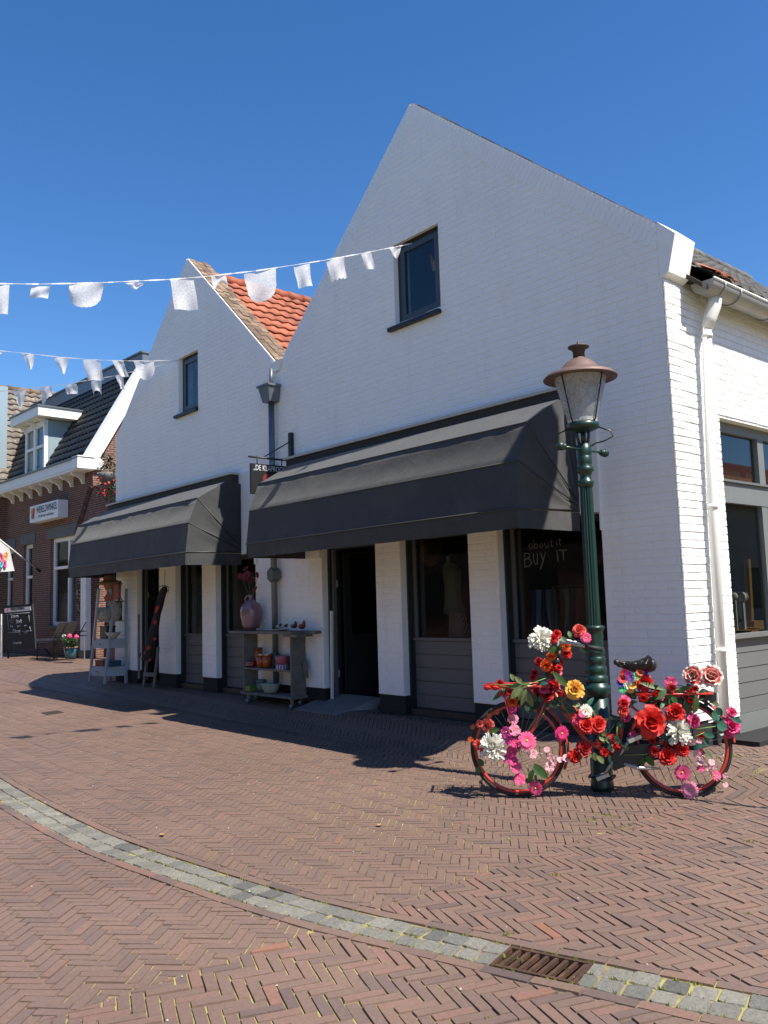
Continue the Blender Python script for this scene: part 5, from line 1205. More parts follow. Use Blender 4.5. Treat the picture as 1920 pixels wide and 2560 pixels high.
# left half of the bicycle (front wheel, handlebar)
A = [(740, 250, 250, 'mum', 'white', .16), (190, 1470, 290, 'mum', 'white', .09), (1232, 1065, 150, 'gerbera', 'white', .05), (960, 1315, 170, 'gerbera', 'hotpink', .06), (570, 1400, 210, 'gerbera', 'pink', .10), (668, 1930, 165, 'gerbera', 'pink', .05),
     (1232, 245, 125, 'gerbera', 'pink', .28), (1155, 165, 130, 'rose', 'coral', .26), (905, 205, 90, 'rose', 'red', .16), (868, 255, 95, 'rose', 'red', .18), (1105, 825, 190, 'rose', 'yellow', .06), (1235, 1230, 160, 'rose', 'red', .06), (1365, 1215, 165, 'rose', 'bigred', .05),
     (1210, 1490, 160, 'rose', 'deepred', .05), (1365, 1425, 105, 'tulip', 'red', .05), (1575, 1475, 110, 'tulip', 'red', .06), (1110, 1570, 140, 'rose', 'red', .05), (785, 550, 125, 'rose', 'orange', .05), (845, 450, 95, 'rose', 'orange', .05), (1010, 345, 95, 'rose', 'orange', .06), (1020, 425, 95, 'rose', 'red', .04),
     (700, 515, 90, 'rose', 'deepred', .04), (870, 590, 95, 'tulip', 'red', .05), (660, 640, 80, 'rose', 'deepred', .05), (640, 690, 70, 'rose', 'red', .05), (845, 770, 130, 'tulip', 'red', .06), (945, 870, 105, 'tulip', 'red', .06), (800, 890, 140, 'rose', 'deepred', .05), (730, 850, 100, 'rose', 'deepred', .04),
     (375, 855, 70, 'rose', 'red', .10), (405, 960, 110, 'rose', 'orange', .06), (270, 880, 60, 'tulip', 'red', .10), (240, 1080, 60, 'orchid', 'orange', .03), (150, 1120, 60, 'orchid', 'orange', .03), (130, 1225, 140, 'rose', 'salmon', .04), (40, 1210, 80, 'rose', 'salmon', .03), (30, 1440, 110, 'rose', 'coral', .03), (80, 1520, 70, 'rose', 'coral', .04),
     (-35, 1245, 60, 'orchid', 'orange', .02), (-60, 1385, 65, 'orchid', 'orange', .02),
     (405, 1040, 120, 'orchid', 'hotpink', .06), (415, 1160, 120, 'orchid', 'lightpink', .06), (340, 1300, 140, 'orchid', 'magenta', .08), (430, 1280, 130, 'orchid', 'lightpink', .09), (355, 1390, 120, 'orchid', 'magenta', .08), (425, 1420, 110, 'orchid', 'hotpink', .09), (400, 1520, 130, 'orchid', 'hotpink', .07), (350, 1600, 100, 'orchid', 'magenta', .06), (420, 1620, 110, 'orchid', 'hotpink', .07),
     (445, 1700, 140, 'orchid', 'pink', .06), (490, 1830, 130, 'orchid', 'pink', .05), (640, 1545, 100, 'orchid', 'palepink', .07), (795, 1495, 70, 'orchid', 'palepink', .05), (840, 1590, 90, 'orchid', 'palepink', .05), (830, 1690, 110, 'orchid', 'palepink', .05), (940, 1610, 70, 'orchid', 'palepink', .04), (1010, 1590, 90, 'orchid', 'palepink', .04), (1065, 1550, 70, 'orchid', 'palepink', .05)]
for x, y, d, k, c, o in A: flower(Z1, x, y, d, k, c, o)
for x in (140, 232): flower(Z1, x, 800, 105, 'tulip', 'red', .12, nrm=lf_)
flower(Z1, 690, 290, 200, 'mum', 'white', .17)
# right half
A = [(1215, 395, 210, 'rose', 'coral', .02, 'white'), (1020, 390, 200, 'rose', 'coral', .0, 'white'), (555, 890, 290, 'rose', 'bigred', .12), (460, 635, 150, 'tulip', 'red', .10), (480, 465, 170, 'rose', 'red', .04), (600, 595, 100, 'tulip', 'red', .07), (775, 465, 140, 'orchid', 'pink', .05), (1055, 530, 100, 'tulip', 'red', .08), (985, 665, 110, 'tulip', 'red', .09),
     (825, 785, 175, 'rose', 'red', .10), (565, 745, 110, 'rose', 'red', .06), (268, 665, 120, 'orchid', 'pink', .06), (255, 775, 115, 'rose', 'coral', .06), (860, 1000, 270, 'mum', 'white', .10), (735, 880, 120, 'mum', 'white', .06), (1020, 885, 140, 'rose', 'pink', .09), (1430, 935, 170, 'rose', 'hotpink', .04), (1395, 1010, 110, 'rose', 'pink', .03), (1435, 790, 95, 'rose', 'pink', .05),
     (595, 1215, 110, 'rose', 'deepred', .09), (735, 1265, 170, 'rose', 'red', .10), (770, 1160, 120, 'rose', 'deepred', .08), (900, 1195, 130, 'rose', 'red', .09), (150, 1080, 95, 'rose', 'deepred', .04), (185, 1170, 110, 'tulip', 'red', .06), (900, 1450, 175, 'gerbera', 'pink', .07), (980, 1635, 180, 'gerbera', 'lightpink', .06),
     (1000, 1110, 80, 'orchid', 'palepink', .07), (1085, 1100, 70, 'orchid', 'palepink', .07), (1060, 1250, 90, 'orchid', 'palepink', .07), (1120, 1215, 80, 'orchid', 'pink', .07), (1090, 1340, 70, 'orchid', 'palepink', .06), (1100, 1400, 80, 'orchid', 'pink', .06), (1220, 1335, 70, 'orchid', 'palepink', .06), (1165, 1395, 70, 'orchid', 'palepink', .06), (1250, 1385, 60, 'orchid', 'palepink', .06), (1265, 1480, 110, 'orchid', 'pink', .04), (1365, 1480, 60, 'orchid', 'palepink', .04), (1370, 1580, 60, 'orchid', 'palepink', .03), (50, 1225, 90, 'rose', 'red', .03), (20, 920, 80, 'rose', 'red', .03)]
for a_ in A: flower(Z2, *a_[:5], off=a_[5], edge=a_[6] if len(a_) > 6 else None)
# rainbow garland under the saddle
for x, y, c in ((265, 360, 'red'), (300, 375, 'purple'), (330, 410, 'purple'), (240, 430, 'red'), (220, 470, 'blue'), (245, 530, 'mint'), (300, 490, 'white'), (330, 535, 'yellow'), (360, 505, 'yellow'), (400, 400, 'mint'), (440, 350, 'orange'), (480, 350, 'purple'), (420, 440, 'orange')):
    b = MB(); c_ = KP(Z2(x, y), .05)
    n_, a_, b_ = frame_of(facing())
    for i in range(7): petal(b, c_, n_, rad_(a_, b_, i * .9 + U(-.2, .2)), .032, .014, .6, .1, curl=.2, nu=2, nv=3)
    b.build('garland_tuft', FM[c], bk)
# small filler blooms wired along the frame
rs_ = random.getstate(); random.seed(21)
for i in range(62):
    s_, z_ = random.choice(((U(.26, .34), U(.78, 1.02)), (U(.3, .72), None), (U(.9, 1.35), U(.70, .80)), (U(-.15, .3), U(.74, .84)), (U(.74, .84), U(.35, .85)), (U(.85, 1.25), U(.5, .66)), (U(.9, 1.3), U(.36, .5))))
    if z_ is None: z_ = .82 - (s_ - .27) * 1.15 + U(-.08, .06)
    b = MB(); c_ = Q(s_, z_, U(.02, .07)); r_ = U(.020, .036); k_ = random.choice(('red', 'red', 'deepred', 'bigred', 'orange', 'pink', 'coral'))
    if R() < .6: rose(c_, facing(), r_, b); nm_ = 'rose'
    else: orchid(c_, facing(), r_, b); nm_ = 'blossom'
    b.build(nm_, [FM[k_], YC], bk)
for k_, m_ in enumerate(LM):
    b = MB()
    for i in range(26):
        s_ = U(.2, 1.4); z_ = U(.66, .78) if s_ > .85 else max(.3, .86 - (s_ - .2) * .9) + U(-.1, .1)
        leaf(b, Q(s_, z_, U(.0, .06)), BD * U(-1, 1) + BZ * U(-1, 1) + BN * U(-.2, .5), facing(), U(.05, .10), U(.012, .020), U(.1, .6))
    b.build('foliage_sprays', m_, bk)
random.setstate(rs_)
# leaves and stems
def leaves(conv, lst, m, off=.07):
    k = .22303 if conv is Z1 else .22905
    for x0, y0, x1, y1, w in lst:
        p = KP(conv(x0, y0), off); q = KP(conv(x1, y1), off + U(-.02, .03)); d = q - p; b = MB()
        leaf(b, p, d, facing(), d.length * 1.04, w * k * PXM * .5, U(.1, .4)); b.build('leaf', m, bk)
leaves(Z1, [(530, 760, 370, 800, 60), (500, 790, 400, 920, 80), (520, 800, 485, 940, 60), (560, 820, 525, 1000, 70), (570, 860, 630, 1010, 75), (520, 760, 440, 680, 60), (440, 730, 385, 650, 50), (600, 750, 480, 800, 60)], LM[2], .13)
leaves(Z1, [(330, 810, 195, 940, 55), (860, 620, 1020, 790, 75), (900, 400, 940, 330, 50), (830, 430, 880, 340, 60), (640, 1690, 720, 1790, 60), (650, 1660, 800, 1820, 90), (590, 1860, 640, 1720, 70), (670, 1780, 660, 1860, 40), (650, 860, 660, 960, 60), (700, 940, 760, 900, 60), (0, 1700, 45, 1760, 80), (30, 1600, 80, 1680, 70), (260, 1270, 150, 1290, 60), (1040, 170, 1060, 240, 50), (960, 230, 1010, 300, 60)], LM[0], .08)
leaves(Z1, [(700, 950, 620, 1040, 90), (720, 980, 820, 1000, 90), (760, 1000, 700, 1100, 90), (620, 960, 560, 1060, 90), (560, 1000, 640, 1080, 90), (780, 940, 900, 1020, 70), (880, 1000, 960, 980, 50), (540, 1020, 500, 950, 70), (900, 380, 930, 560, 55), (1060, 210, 1100, 280, 60), (1100, 340, 1180, 300, 60), (1170, 330, 1250, 400, 90), (740, 870, 780, 960, 60)], LM[3], .05)
leaves(Z1, [(1320, 1530, 1350, 1620, 60), (1350, 1570, 1450, 1650, 60), (1180, 1540, 1160, 1620, 50), (1260, 1540, 1290, 1590, 50), (1400, 1290, 1460, 1340, 50), (1380, 1360, 1440, 1400, 40), (800, 200, 700, 330, 20), (1530, 1650, 1560, 1740, 40)], LM[2], .06)
leaves(Z2, [(440, 470, 700, 530, 60), (720, 560, 610, 640, 70), (1000, 510, 820, 560, 50), (760, 580, 720, 650, 55), (780, 620, 840, 680, 60), (760, 640, 790, 720, 60), (1050, 610, 1040, 790, 70), (940, 640, 960, 820, 70), (1120, 1180, 1240, 1290, 40), (500, 1270, 590, 1370, 70), (480, 1280, 450, 1370, 60)], LM[0], .08)
leaves(Z2, [(1270, 740, 1330, 820, 70), (1220, 800, 1300, 870, 110), (1240, 860, 1290, 820, 90), (1430, 850, 1550, 900, 55), (1390, 960, 1280, 920, 110), (1330, 1000, 1320, 1040, 50), (1120, 1020, 1260, 1055, 60), (1130, 1060, 1190, 1160, 60), (1020, 1180, 1120, 1150, 50), (820, 1080, 660, 1050, 110), (650, 1150, 620, 1200, 50)], LM[1], .08)
leaves(Z2, [(220, 860, 110, 840, 50), (220, 880, 250, 960, 60), (160, 850, 100, 830, 60), (390, 560, 310, 620, 120), (360, 680, 320, 740, 50), (180, 900, 120, 880, 60), (150, 1290, 150, 1380, 50), (650, 1150, 690, 1180, 50), (560, 1250, 470, 1300, 60), (930, 1110, 900, 1140, 60)], LM[3], .05)
b = MB()
for conv, q, off in ((Z1, [(240, 785), (430, 800), (540, 795)], .12), (Z1, [(160, 770), (420, 770), (600, 765), (800, 690)], .13), (Z1, [(850, 860), (960, 980), (1100, 1190)], .05), (Z1, [(720, 1080), (640, 1180), (560, 1310)], .05), (Z1, [(760, 1090), (680, 1230), (620, 1330)], .05), (Z1, [(1040, 900), (960, 950), (930, 980)], .05), (Z1, [(1120, 960), (1150, 1060), (1190, 1160)], .04), (Z1, [(970, 360), (1180, 320)], .2), (Z1, [(680, 320), (850, 345)], .17), (Z1, [(680, 300), (860, 300)], .17), (Z1, [(700, 340), (860, 375)], .17),
                     (Z1, [(1590, 1450), (1580, 1300), (1600, 1200)], .05), (Z1, [(1400, 1340), (1540, 1480), (1620, 1560)], .05), (Z2, [(430, 470), (700, 560), (980, 520)], .07), (Z2, [(980, 985), (1280, 940)], .08), (Z2, [(1000, 1070), (1140, 1010)], .08), (Z2, [(100, 1010), (180, 880)], .04), (Z2, [(200, 1130), (180, 1000), (190, 900)], .05), (Z2, [(260, 1255), (480, 1250), (560, 1230)], .08), (Z2, [(960, 1530), (940, 1370)], .06), (Z2, [(1160, 1390), (1260, 1500), (1370, 1560)], .05), (Z2, [(1290, 940), (1420, 800)], .05), (Z2, [(840, 490), (1000, 520)], .06)):
    b.tube([KP(conv(*p), off) for p in q], .0035, 5)
b.build('stems', M['stemg'], bk)
# padlock chain hanging round the post foot
b = MB(); pts = [LP + Vector((.10 * math.cos(a), .10 * math.sin(a), .10 + .01 * math.sin(3 * a))) for a in [i * .45 for i in range(14)]]; b.tube(pts, .007, 6, closed=True)
tag(b.build('lock_chain', M['darkframe']), 'dark lock cable looped round the foot of the green lamp post', 'lock cable')
# ---------------------------------------------------------------- goods in front of the shops
CT = lambda x, y: (590 + x * .18086, 1380 + y * .18086)
CL = lambda x, y: (220 + x * .14467, 1400 + y * .14467)
CG = lambda x, y: (x * .14467, 1480 + y * .14467)
R3 = lambda x, y: (440 + x * .33755, 1080 + y * .33755)
R4 = lambda x, y: (900 + x * .38577, 1250 + y * .38577)
def depth(p): return (Vector(p) - CAM).dot(_fwd)
def lpx(mb, conv, k, cx, Y, prof, n=20, yoff=0):
    """lathe whose outline is given as (half width, y) in zoom pixels, standing on the plane Y"""
    base = at(*conv(cx, prof[0][1]), Y=Y); mp = depth(base) * k / FPX
    z0 = base.z; pr_ = [(hw * mp, at(*conv(cx, y), Y=Y).z - z0) for hw, y in prof]; mb.lathe(pr_, base, n); return base
M['driftwood'] = mat('grey_weathered_wood', (.17, .155, .135), .85, var=.3, scale=9, bump=.3, dirt=(.09, .085, .075), dscale=4)
K_ = S / .885
YF, YBk = 6.26 * K_, 6.49 * K_
ct = thing('plant_cart', 'grey weathered wooden shelf cart on castors against the white wall', 'cart', at(*CT(420, 1980), Y=6.37 * S / .885))
xl = at(*CT(95, 1500), Y=YF).x; xr_ = at(*CT(748, 1500), Y=YF).x
ztop = at(*CT(400, 1095), Y=YF).z; zsh = at(*CT(420, 1615), Y=YF).z; zbt = at(*CT(400, 1960), Y=YF).z
xtl = at(*R3(390, 1465), Y=YF - .03).x; xtr = at(*CT(1150, 1100), Y=YBk - .03).x
b = MB(); b.box(xtl, xr_ + .08, YF - .03, YF + .13, ztop - .035, ztop); b.box(xtl + .05, xtr, YF + .136, YBk, ztop - .034, ztop + .003); b.box(xr_ - .12, xr_ + .18, YF - .02, YBk, ztop - .07, ztop - .036); b.build('top', M['driftwood'], ct)
for x in (xl, xr_):
    b = MB(); b.box(x, x + .03, YF, YBk - .005, zbt + .001, ztop - .072 if x == xr_ else ztop - .037); b.build('side_panel', M['driftwood'], ct)
b = MB(); b.box(xl + .031, xr_ - .001, YF + .005, YBk - .01, zsh - .025, zsh); b.build('shelf', M['driftwood'], ct)
b = MB(); b.box(xl - .04, xr_ + .06, YF - .02, YBk, zbt - .03, zbt); b.build('bottom_shelf', M['driftwood'], ct)
b = MB(); b.box(xl + .3, xr_ - .001, YBk - .03, YBk - .012, zsh + .001, zsh + .16); b.build('back_board', M['driftwood'], ct)
b = MB(); b.tube([Vector((xr_ + .05, YBk - .04, zsh + .12)), Vector((xr_ + .08, YBk - .04, zsh - .1))], .03, 8); b.build('hanging_handle', M['driftwood'], ct)
for x in (xl + .08, xr_ - .02):
    for y in (YF + .03, YBk - .06):
        b = MB(); zz = g_z(x, y); rr_ = .038
        b.lathe([(.0, -.012), (rr_, -.012), (rr_, .012), (0, .012)], (x, y, zz + rr_), 14, ax=(1, 0, 0)); b.bar((x - .018, y, zz + rr_), (x - .018, y, zbt - .03), .004, .03); b.bar((x + .018, y, zz + rr_), (x + .018, y, zbt - .03), .004, .03); b.box(x - .03, x + .03, y - .03, y + .03, zbt - .04, zbt - .031); b.build('castor', M['zinc'], ct)
YM = 6.36 * K_
# jug
M['jug'] = mat('mauve_glazed_stoneware', (.22, .115, .14), .3, var=.2, scale=3, coat=.5, dirt=(.16, .13, .19), dscale=5)
b = MB(); bs = lpx(b, CT, .18086, 213, YM, [(105, 1055), (128, 1000), (145, 900), (152, 820), (140, 750), (110, 705), (60, 680), (32, 655), (27, 620), (31, 597), (34, 590), (24, 588), (20, 640)], 28)
jg = thing('jug', 'large mauve glazed jug holding red poppies on the cart top', 'jug', bs); b.build('body', M['jug'], jg)
b = MB(); b.tube([at(*CT(x, y), Y=YM) for x, y in ((190, 605), (150, 610), (128, 650), (140, 690), (165, 705))], .016, 8); b.build('handle', M['jug'], jg)
b = MB(); top = at(*CT(213, 600), Y=YM)
M['pop2'] = mat('dried_poppy_red', (.20, .022, .020), .7, var=.3, trans=.2)
fl = []
for x, y, r, yy in ((140, 240, 45, .02), (62, 335, 40, -.05), (155, 335, 68, -.06), (305, 315, 45, .03), (225, 388, 48, 0), (268, 522, 52, -.04)):
    c = at(*CT(x, y), Y=YM + yy); b.tube([top + Vector((U(-.01, .01), 0, -.1)), top.lerp(c, .55) + Vector((U(-.02, .02), 0, 0)), c], .003, 5); fl.append((c, r))
pop = b.build('poppy_stems', mat('grey_green_stem', (.08, .09, .05), .8), jg)
for c, r in fl:
    b = MB(); mp = depth(c) * .18086 / FPX; n_ = Vector((U(-.1, .5), -.8, U(-.2, .7))).normalized(); n_, a_, b_ = frame_of(n_)
    for i in range(6): petal(b, c, n_, rad_(a_, b_, i * 1.05), r * mp, r * mp * .6, .5, .1, curl=.2, nu=3, nv=4, tip=.8, wav=.15)
    b.m = 1; b.ball(c + n_ * .008, r * mp * .22, nu=8, nv=5); b.build('poppy', [M['pop2'], M['black']], jg)
# plate with ornaments
M['potred'] = mat('dark_red_ceramic', (.13, .022, .012), .35, coat=.3)
M['creamc'] = mat('cream_ceramic', (.45, .43, .38), .35)
b = MB(); c = at(*CT(620, 1068), Y=6.34 * K_); c.z = ztop + .004; b.lathe([(.05, 0), (.075, .004), (.115, .018), (.117, .021), (.07, .010), (0, .008)], c, 26); pl = tag(b.build('plate', M['creamc']), 'cream plate piled with small dark ornaments on the cart top', 'plate')
for i, (x, y) in enumerate(((575, 1030), (610, 1015), (650, 1025), (690, 1020))):
    b = MB(); p = at(*CT(x, y), Y=6.34 * K_ + .02 * (i % 2)); b.ball(p, .022, 1.5, 1, .8); b.ball(p + Vector((.025, 0, .015)), .012); b.build('ornament', [M['black'] if i % 2 else M['creamc']], pl)
for i, (x0, x1, y0, y1, lab) in enumerate(((750, 850, 1065, 965, 'dark red pottery bird with its beak raised, left of the pair on the cart top'), (850, 970, 1070, 950, 'larger dark red pottery bird at the right end of the cart top'))):
    p = at(*CT((x0 + x1) / 2, y0 - 40), Y=6.38 * K_); mp = depth(p) * .18086 / FPX; w_ = (x1 - x0) / 2 * mp; h_ = (y0 - y1) * mp; b = MB(); b.ball(p, w_, 1.15, .6, .62)
    b.tube([p + Vector((w_ * .6, 0, .0)), p + Vector((w_ * .9, 0, h_ * .45)), p + Vector((w_ * .95, 0, h_ * .75))], [.03, .02, .003], 8); b.tube([p - Vector((w_ * .7, 0, 0)), p + Vector((-w_ * 1.15, 0, h_ * .25))], [.025, .004], 8); tag(b.build('pottery_bird', M['potred']), lab, 'ornament')
# tins on the middle shelf
def can(name, label, cat, cx, Yp, prof, m, n=24, band=None, lid=None):
    b = MB(); bs = lpx(b, CT, .18086, cx, Yp, prof, n); t = thing(name, label, cat, bs); b.build('body', m, t)
    if lid: b = MB(); lpx(b, CT, .18086, cx, Yp, lid[0], n); b.build('lid', lid[1], t)
    if band:
        for pr_, mm, nm in band: b = MB(); lpx(b, CT, .18086, cx, Yp, pr_, n); b.build(nm, mm, t)
    return t, bs
OR = mat('orange_enamel', (.36, .075, .012), .35, var=.15, coat=.3)
t, _ = can('canister', 'tall rusty orange canister behind the two shorter ones on the middle shelf', 'canister', 315, 6.42 * K_, [(55, 1560), (56, 1345)], OR, lid=([(58, 1344), (58, 1325), (40, 1318), (0, 1316)], mat('brown_lid', (.12, .05, .02), .5)))
for cx, lab in ((345, 'short orange storage tin with pale label, left one of the pair'), (428, 'short orange storage tin with pale label, right one beside the pink tin')):
    t, bs = can('canister', lab, 'canister', cx, 6.33 * K_, [(58, 1585), (60, 1440)], OR, lid=([(62, 1439), (62, 1418), (50, 1412), (0, 1411)], OR))
    t['group'] = 'short orange storage tins on the cart'
    b = MB(); p = at(*CT(cx - 8, 1420), Y=6.33 * K_ - .062); b.box(p.x - .035, p.x + .035, p.y - .004, p.y, p.z - .010, p.z + .010); b.build('label', M['creamc'], t)
t, bs = can('tin', 'small red tin with white polka dots on the middle shelf', 'tin', 205, 6.31 * K_, [(66, 1575), (66, 1530)], mat('red_enamel', (.30, .012, .012), .35), lid=([(69, 1529), (69, 1512), (0, 1508)], mat('red_enamel_lid', (.30, .012, .012), .35)))
b = MB(); rr_ = 67 * .18086 * depth(bs) / FPX
for i in range(16):
    a = math.pi + math.pi * (i + .5) / 16; c = bs + Vector((math.cos(a) * rr_, math.sin(a) * rr_, .018 + .026 * (i % 2))); b.ball(c, .007, nu=6, nv=4)
b.build('polka_dots', M['creamc'], t)
STRP = mat('pink_enamel', (.35, .10, .15), .4)
t, bs = can('tin', 'round tin with pink top half and blue and white striped lower half', 'tin', 640, 6.31 * K_, [(92, 1630), (92, 1552)], M['creamc'], lid=([(95, 1551), (95, 1460), (97, 1452), (97, 1440), (80, 1432), (0, 1430)], STRP))
b = MB(); rr_ = 92.6 * .18086 * depth(bs) / FPX; hh = at(*CT(640, 1554), Y=6.31 * K_).z - bs.z
for i in range(14):
    a0 = 2 * math.pi * i / 14; vs = []
    for a in (a0, a0 + .11, a0 + .22): vs += [bs + Vector((rr_ * math.cos(a), rr_ * math.sin(a), .002)), bs + Vector((rr_ * math.cos(a), rr_ * math.sin(a), hh))]
    b.add(vs, [(0, 2, 3, 1), (2, 4, 5, 3)])
b.build('blue_stripes', mat('stripe_blue', (.05, .06, .25), .4), t)
# bottom shelf goods
b = MB(); p = at(*CT(207, 1920), Y=6.30 * K_); mp = depth(p) * .18086 / FPX; w_ = 66 * mp; h_ = 80 * mp
b.hexa([(p.x - w_, p.y - .05, p.z), (p.x + w_, p.y - .05, p.z), (p.x + w_, p.y + .05, p.z), (p.x - w_, p.y + .05, p.z)], [(p.x - w_, p.y - .05, p.z + h_ * .85), (p.x + w_, p.y - .05, p.z + h_ * .85), (p.x + w_ * .8, p.y + .05, p.z + h_), (p.x - w_ * .8, p.y + .05, p.z + h_)])
tag(b.build('flower_box', mat('floral_green_tin', (.16, .20, .05), .5, var=.6, scale=60, dirt=(.22, .06, .03), dscale=40)), 'small green floral box at the left of the bottom shelf', 'box')
can('jar', 'grey green enamel jar with lid behind the bowl on the bottom shelf', 'jar', 352, 6.40 * K_, [(62, 1925), (70, 1860), (66, 1800)], mat('grey_green_enamel', (.13, .17, .14), .4), lid=([(76, 1799), (76, 1775), (50, 1760), (0, 1756)], mat('grey_green_lid', (.10, .14, .12), .4)))
b = MB(); bs = lpx(b, CT, .18086, 480, 6.34 * K_, [(70, 1948), (85, 1940), (115, 1890), (132, 1840), (140, 1818), (144, 1812), (136, 1816), (110, 1880), (0, 1925)], 30)
tag(b.build('enamel_bowl', mat('pale_green_enamel', (.34, .38, .32), .25, coat=.4)), 'pale green enamel bowl on the bottom shelf of the cart', 'bowl')
# white stick and metal ramp at the door
p = at(*R3(1157, 1945), Y=6.60 * K_); q = at(*R3(1152, 1325), Y=6.60 * K_); b = MB(); b.bar((p.x, p.y, p.z - .05), (q.x, p.y, q.z), .035, .02)
tag(b.build('white_stick', M['whitewood']), 'thin white wooden lath standing upright beside the open shop door', 'lath')
f0 = at(*R3(860, 2065), Z=.15); f1 = at(*R3(1190, 2105), Z=.15); f0.y = f1.y = (f0.y + f1.y) / 2
k0 = at(*R3(1165, 1935), Y=6.80 * K_); k1 = at(*R3(1512, 1960), Y=6.80 * K_)
f0.z = f1.z = g_z(0, f0.y) + .004; k0.z = k1.z = (k0.z + k1.z) / 2
rp = thing('door_ramp', 'perforated metal access ramp leading up to the open shop door', 'ramp', (f0 + k1) / 2)
M['rampm'] = mat('ramp_metal', (.24, .25, .27), .4, metal=.35, var=.2)
for i in range(4):
    b = MB(); a, c, d, e = f0.lerp(k0, i / 4 + .008), f1.lerp(k1, i / 4 + .008), f1.lerp(k1, (i + 1) / 4 - .008), f0.lerp(k0, (i + 1) / 4 - .008); dz = Vector((0, 0, .018)); b.hexa([a - dz, c - dz, d - dz, e - dz], [a, c, d, e])
    for r_ in range(5):
        for j in range(22):
            pp_ = a.lerp(e, (r_ + .5) / 5).lerp(c.lerp(d, (r_ + .5) / 5), (j + .5) / 22); b.lathe([(.014, 0), (.010, .006), (0, .007)], pp_, 6)
    b.build('ramp_plate', M['rampm'], rp)
b = MB()
for a, e in ((f0, k0), (f1, k1)): b.add([a, e, e - Vector((0, 0, .16)), a - Vector((0, 0, .02)), a + Vector((.004, 0, 0)), e + Vector((.004, 0, 0)), e + Vector((.004, 0, -.16)), a + Vector((.004, 0, -.02))], [(0, 1, 2, 3), (7, 6, 5, 4), (0, 4, 5, 1), (3, 2, 6, 7)])
b.build('side_cheeks', M['rampm'], rp)

# ---------------------------------------------------------------- ladder shelf with goods
zg = G
fa = at(224.3, 1703.8, Z=zg); fb = at(262, 1709.6, Z=zg); fc = at(314.8, 1701.6, Y=6.47 * K_); fc.z = zg
zt = at(315, 1472, Y=6.47 * K_).z
ta = at(247, 1472, Z=zt); tb = at(287.5, 1472, Z=zt); tc = Vector((fc.x, fc.y, zt)); 
tb = Vector((fc.x + .03 + (tb.x - fc.x) * .5, tb.y, zt)) if abs(tb.y - 6.1) > .6 else tb
fd = fa + (fc - fb); td = ta + (tc - tb)
ls = thing('ladder_shelf', 'blue grey painted ladder shelf full of gift goods at the left shop', 'shelf', (fa + fb + fc + fd) / 4)
M['lspaint'] = mat('blue_grey_shelf_paint', (.33, .37, .42), .6, var=.1, dirt=(.25, .24, .22))
for p, q in ((fa, ta), (fb, tb), (fc, tc), (fd, td)): b = MB(); b.bar(p, q, .055, .035, up=(0, 1, 0)); b.build('leg', M['lspaint'], ls)
SHF = []
for i, (y, drawer) in enumerate(((700, 0), (1035, 0), (1345, .14), (1815, .14))):
    t_ = (2100 - y) / 1600; c4 = [a.lerp(c, t_) for a, c in ((fa, ta), (fb, tb), (fc, tc), (fd, td))]; SHF.append(c4); b = MB(); dz = Vector((0, 0, .02)); b.hexa([c - dz for c in c4], c4)
    sh = b.build('shelf_board', M['lspaint'], ls)
    if drawer:
        b = MB(); dz = Vector((0, 0, drawer)); o = Vector((0, -.012, -.022)); a, c = c4[0] + o, c4[1] + o; e = Vector((0, .02, 0)); b.hexa([a - dz, c - dz, c - dz + e, a - dz + e], [a, c, c + e, a + e])
        a, c = c4[1] + Vector((.012, 0, -.022)), c4[2] + Vector((.012, 0, -.022)); e = Vector((-.02, 0, 0)); b.hexa([a - dz, c - dz, c - dz + e, a - dz + e], [a, c, c + e, a + e]); b.build('drawer_front', M['lspaint'], ls)
        b = MB(); b.ball((c4[0] + c4[1]) / 2 + Vector((0, -.03, -.09)), .012); b.build('knob', M['black'], ls)
def onshelf(k, u, v): a, c, d, e = SHF[k]; return a.lerp(c, u).lerp(e.lerp(d, u), v)
def put(name, label, cat, k, u, v, prof, m, n=20, parts=()):
    b = MB(); b.lathe(prof, onshelf(k, u, v) + Vector((0, 0, .001)), n); return tag(b.build(name, m), label, cat)
WICK = mat('black_white_basket', (.30, .29, .27), .8, var=.9, scale=38)
M['straw'] = mat('straw', (.24, .16, .085), .9, bump=.5, bscale=120)
M['skinp'] = mat('terracotta_bust', (.30, .12, .08), .7)
p = onshelf(0, .35, .5)
b = MB(); b.lathe([(.08, 0), (.10, .05), (.05, .12), (.045, .16), (.08, .20), (.10, .27), (.09, .34), (.05, .39), (0, .40)], p + Vector((0, 0, .001)), 20); b.ball(p + Vector((.0, -.09, .26)), .018, 1, 1, 1.4)
tag(b.build('display_head', M['skinp']), 'terracotta display head on the top shelf wearing the straw hat', 'display head')
b = MB(); hc_ = p + Vector((0, 0, .34)); b.lathe([(.22, -.06), (.17, -.012), (.11, 0), (.105, .06), (.08, .10), (0, .115)], hc_, 26); tag(b.build('straw_hat', M['straw']), 'wide brimmed straw hat on the display head above the ladder shelf', 'hat')
b = MB(); p2 = onshelf(0, .75, .4)
b.grid(lambda u, v: p2 + Vector((.17 * (1 - .25 * v) * math.cos(2 * math.pi * u) + .05 * v, .08 * math.sin(2 * math.pi * u), .02 + .30 * v + .02 * math.sin(u * 20))), 20, 6); b.ball(p2 + Vector((.05, 0, .31)), .11, 1.1, .6, .4)
tag(b.build('cloth_bag', mat('dusty_pink_cloth', (.34, .14, .13), .9, bump=.5, bscale=25)), 'dusty pink sun hat shaped bag slumped on the top shelf', 'bag')
put('cup', 'small white cups stacked at the right of the top shelf', 'cup', 0, .85, .08, [(.03, 0), (.045, .05), (.045, .09), (.04, .092)], M['creamc'])
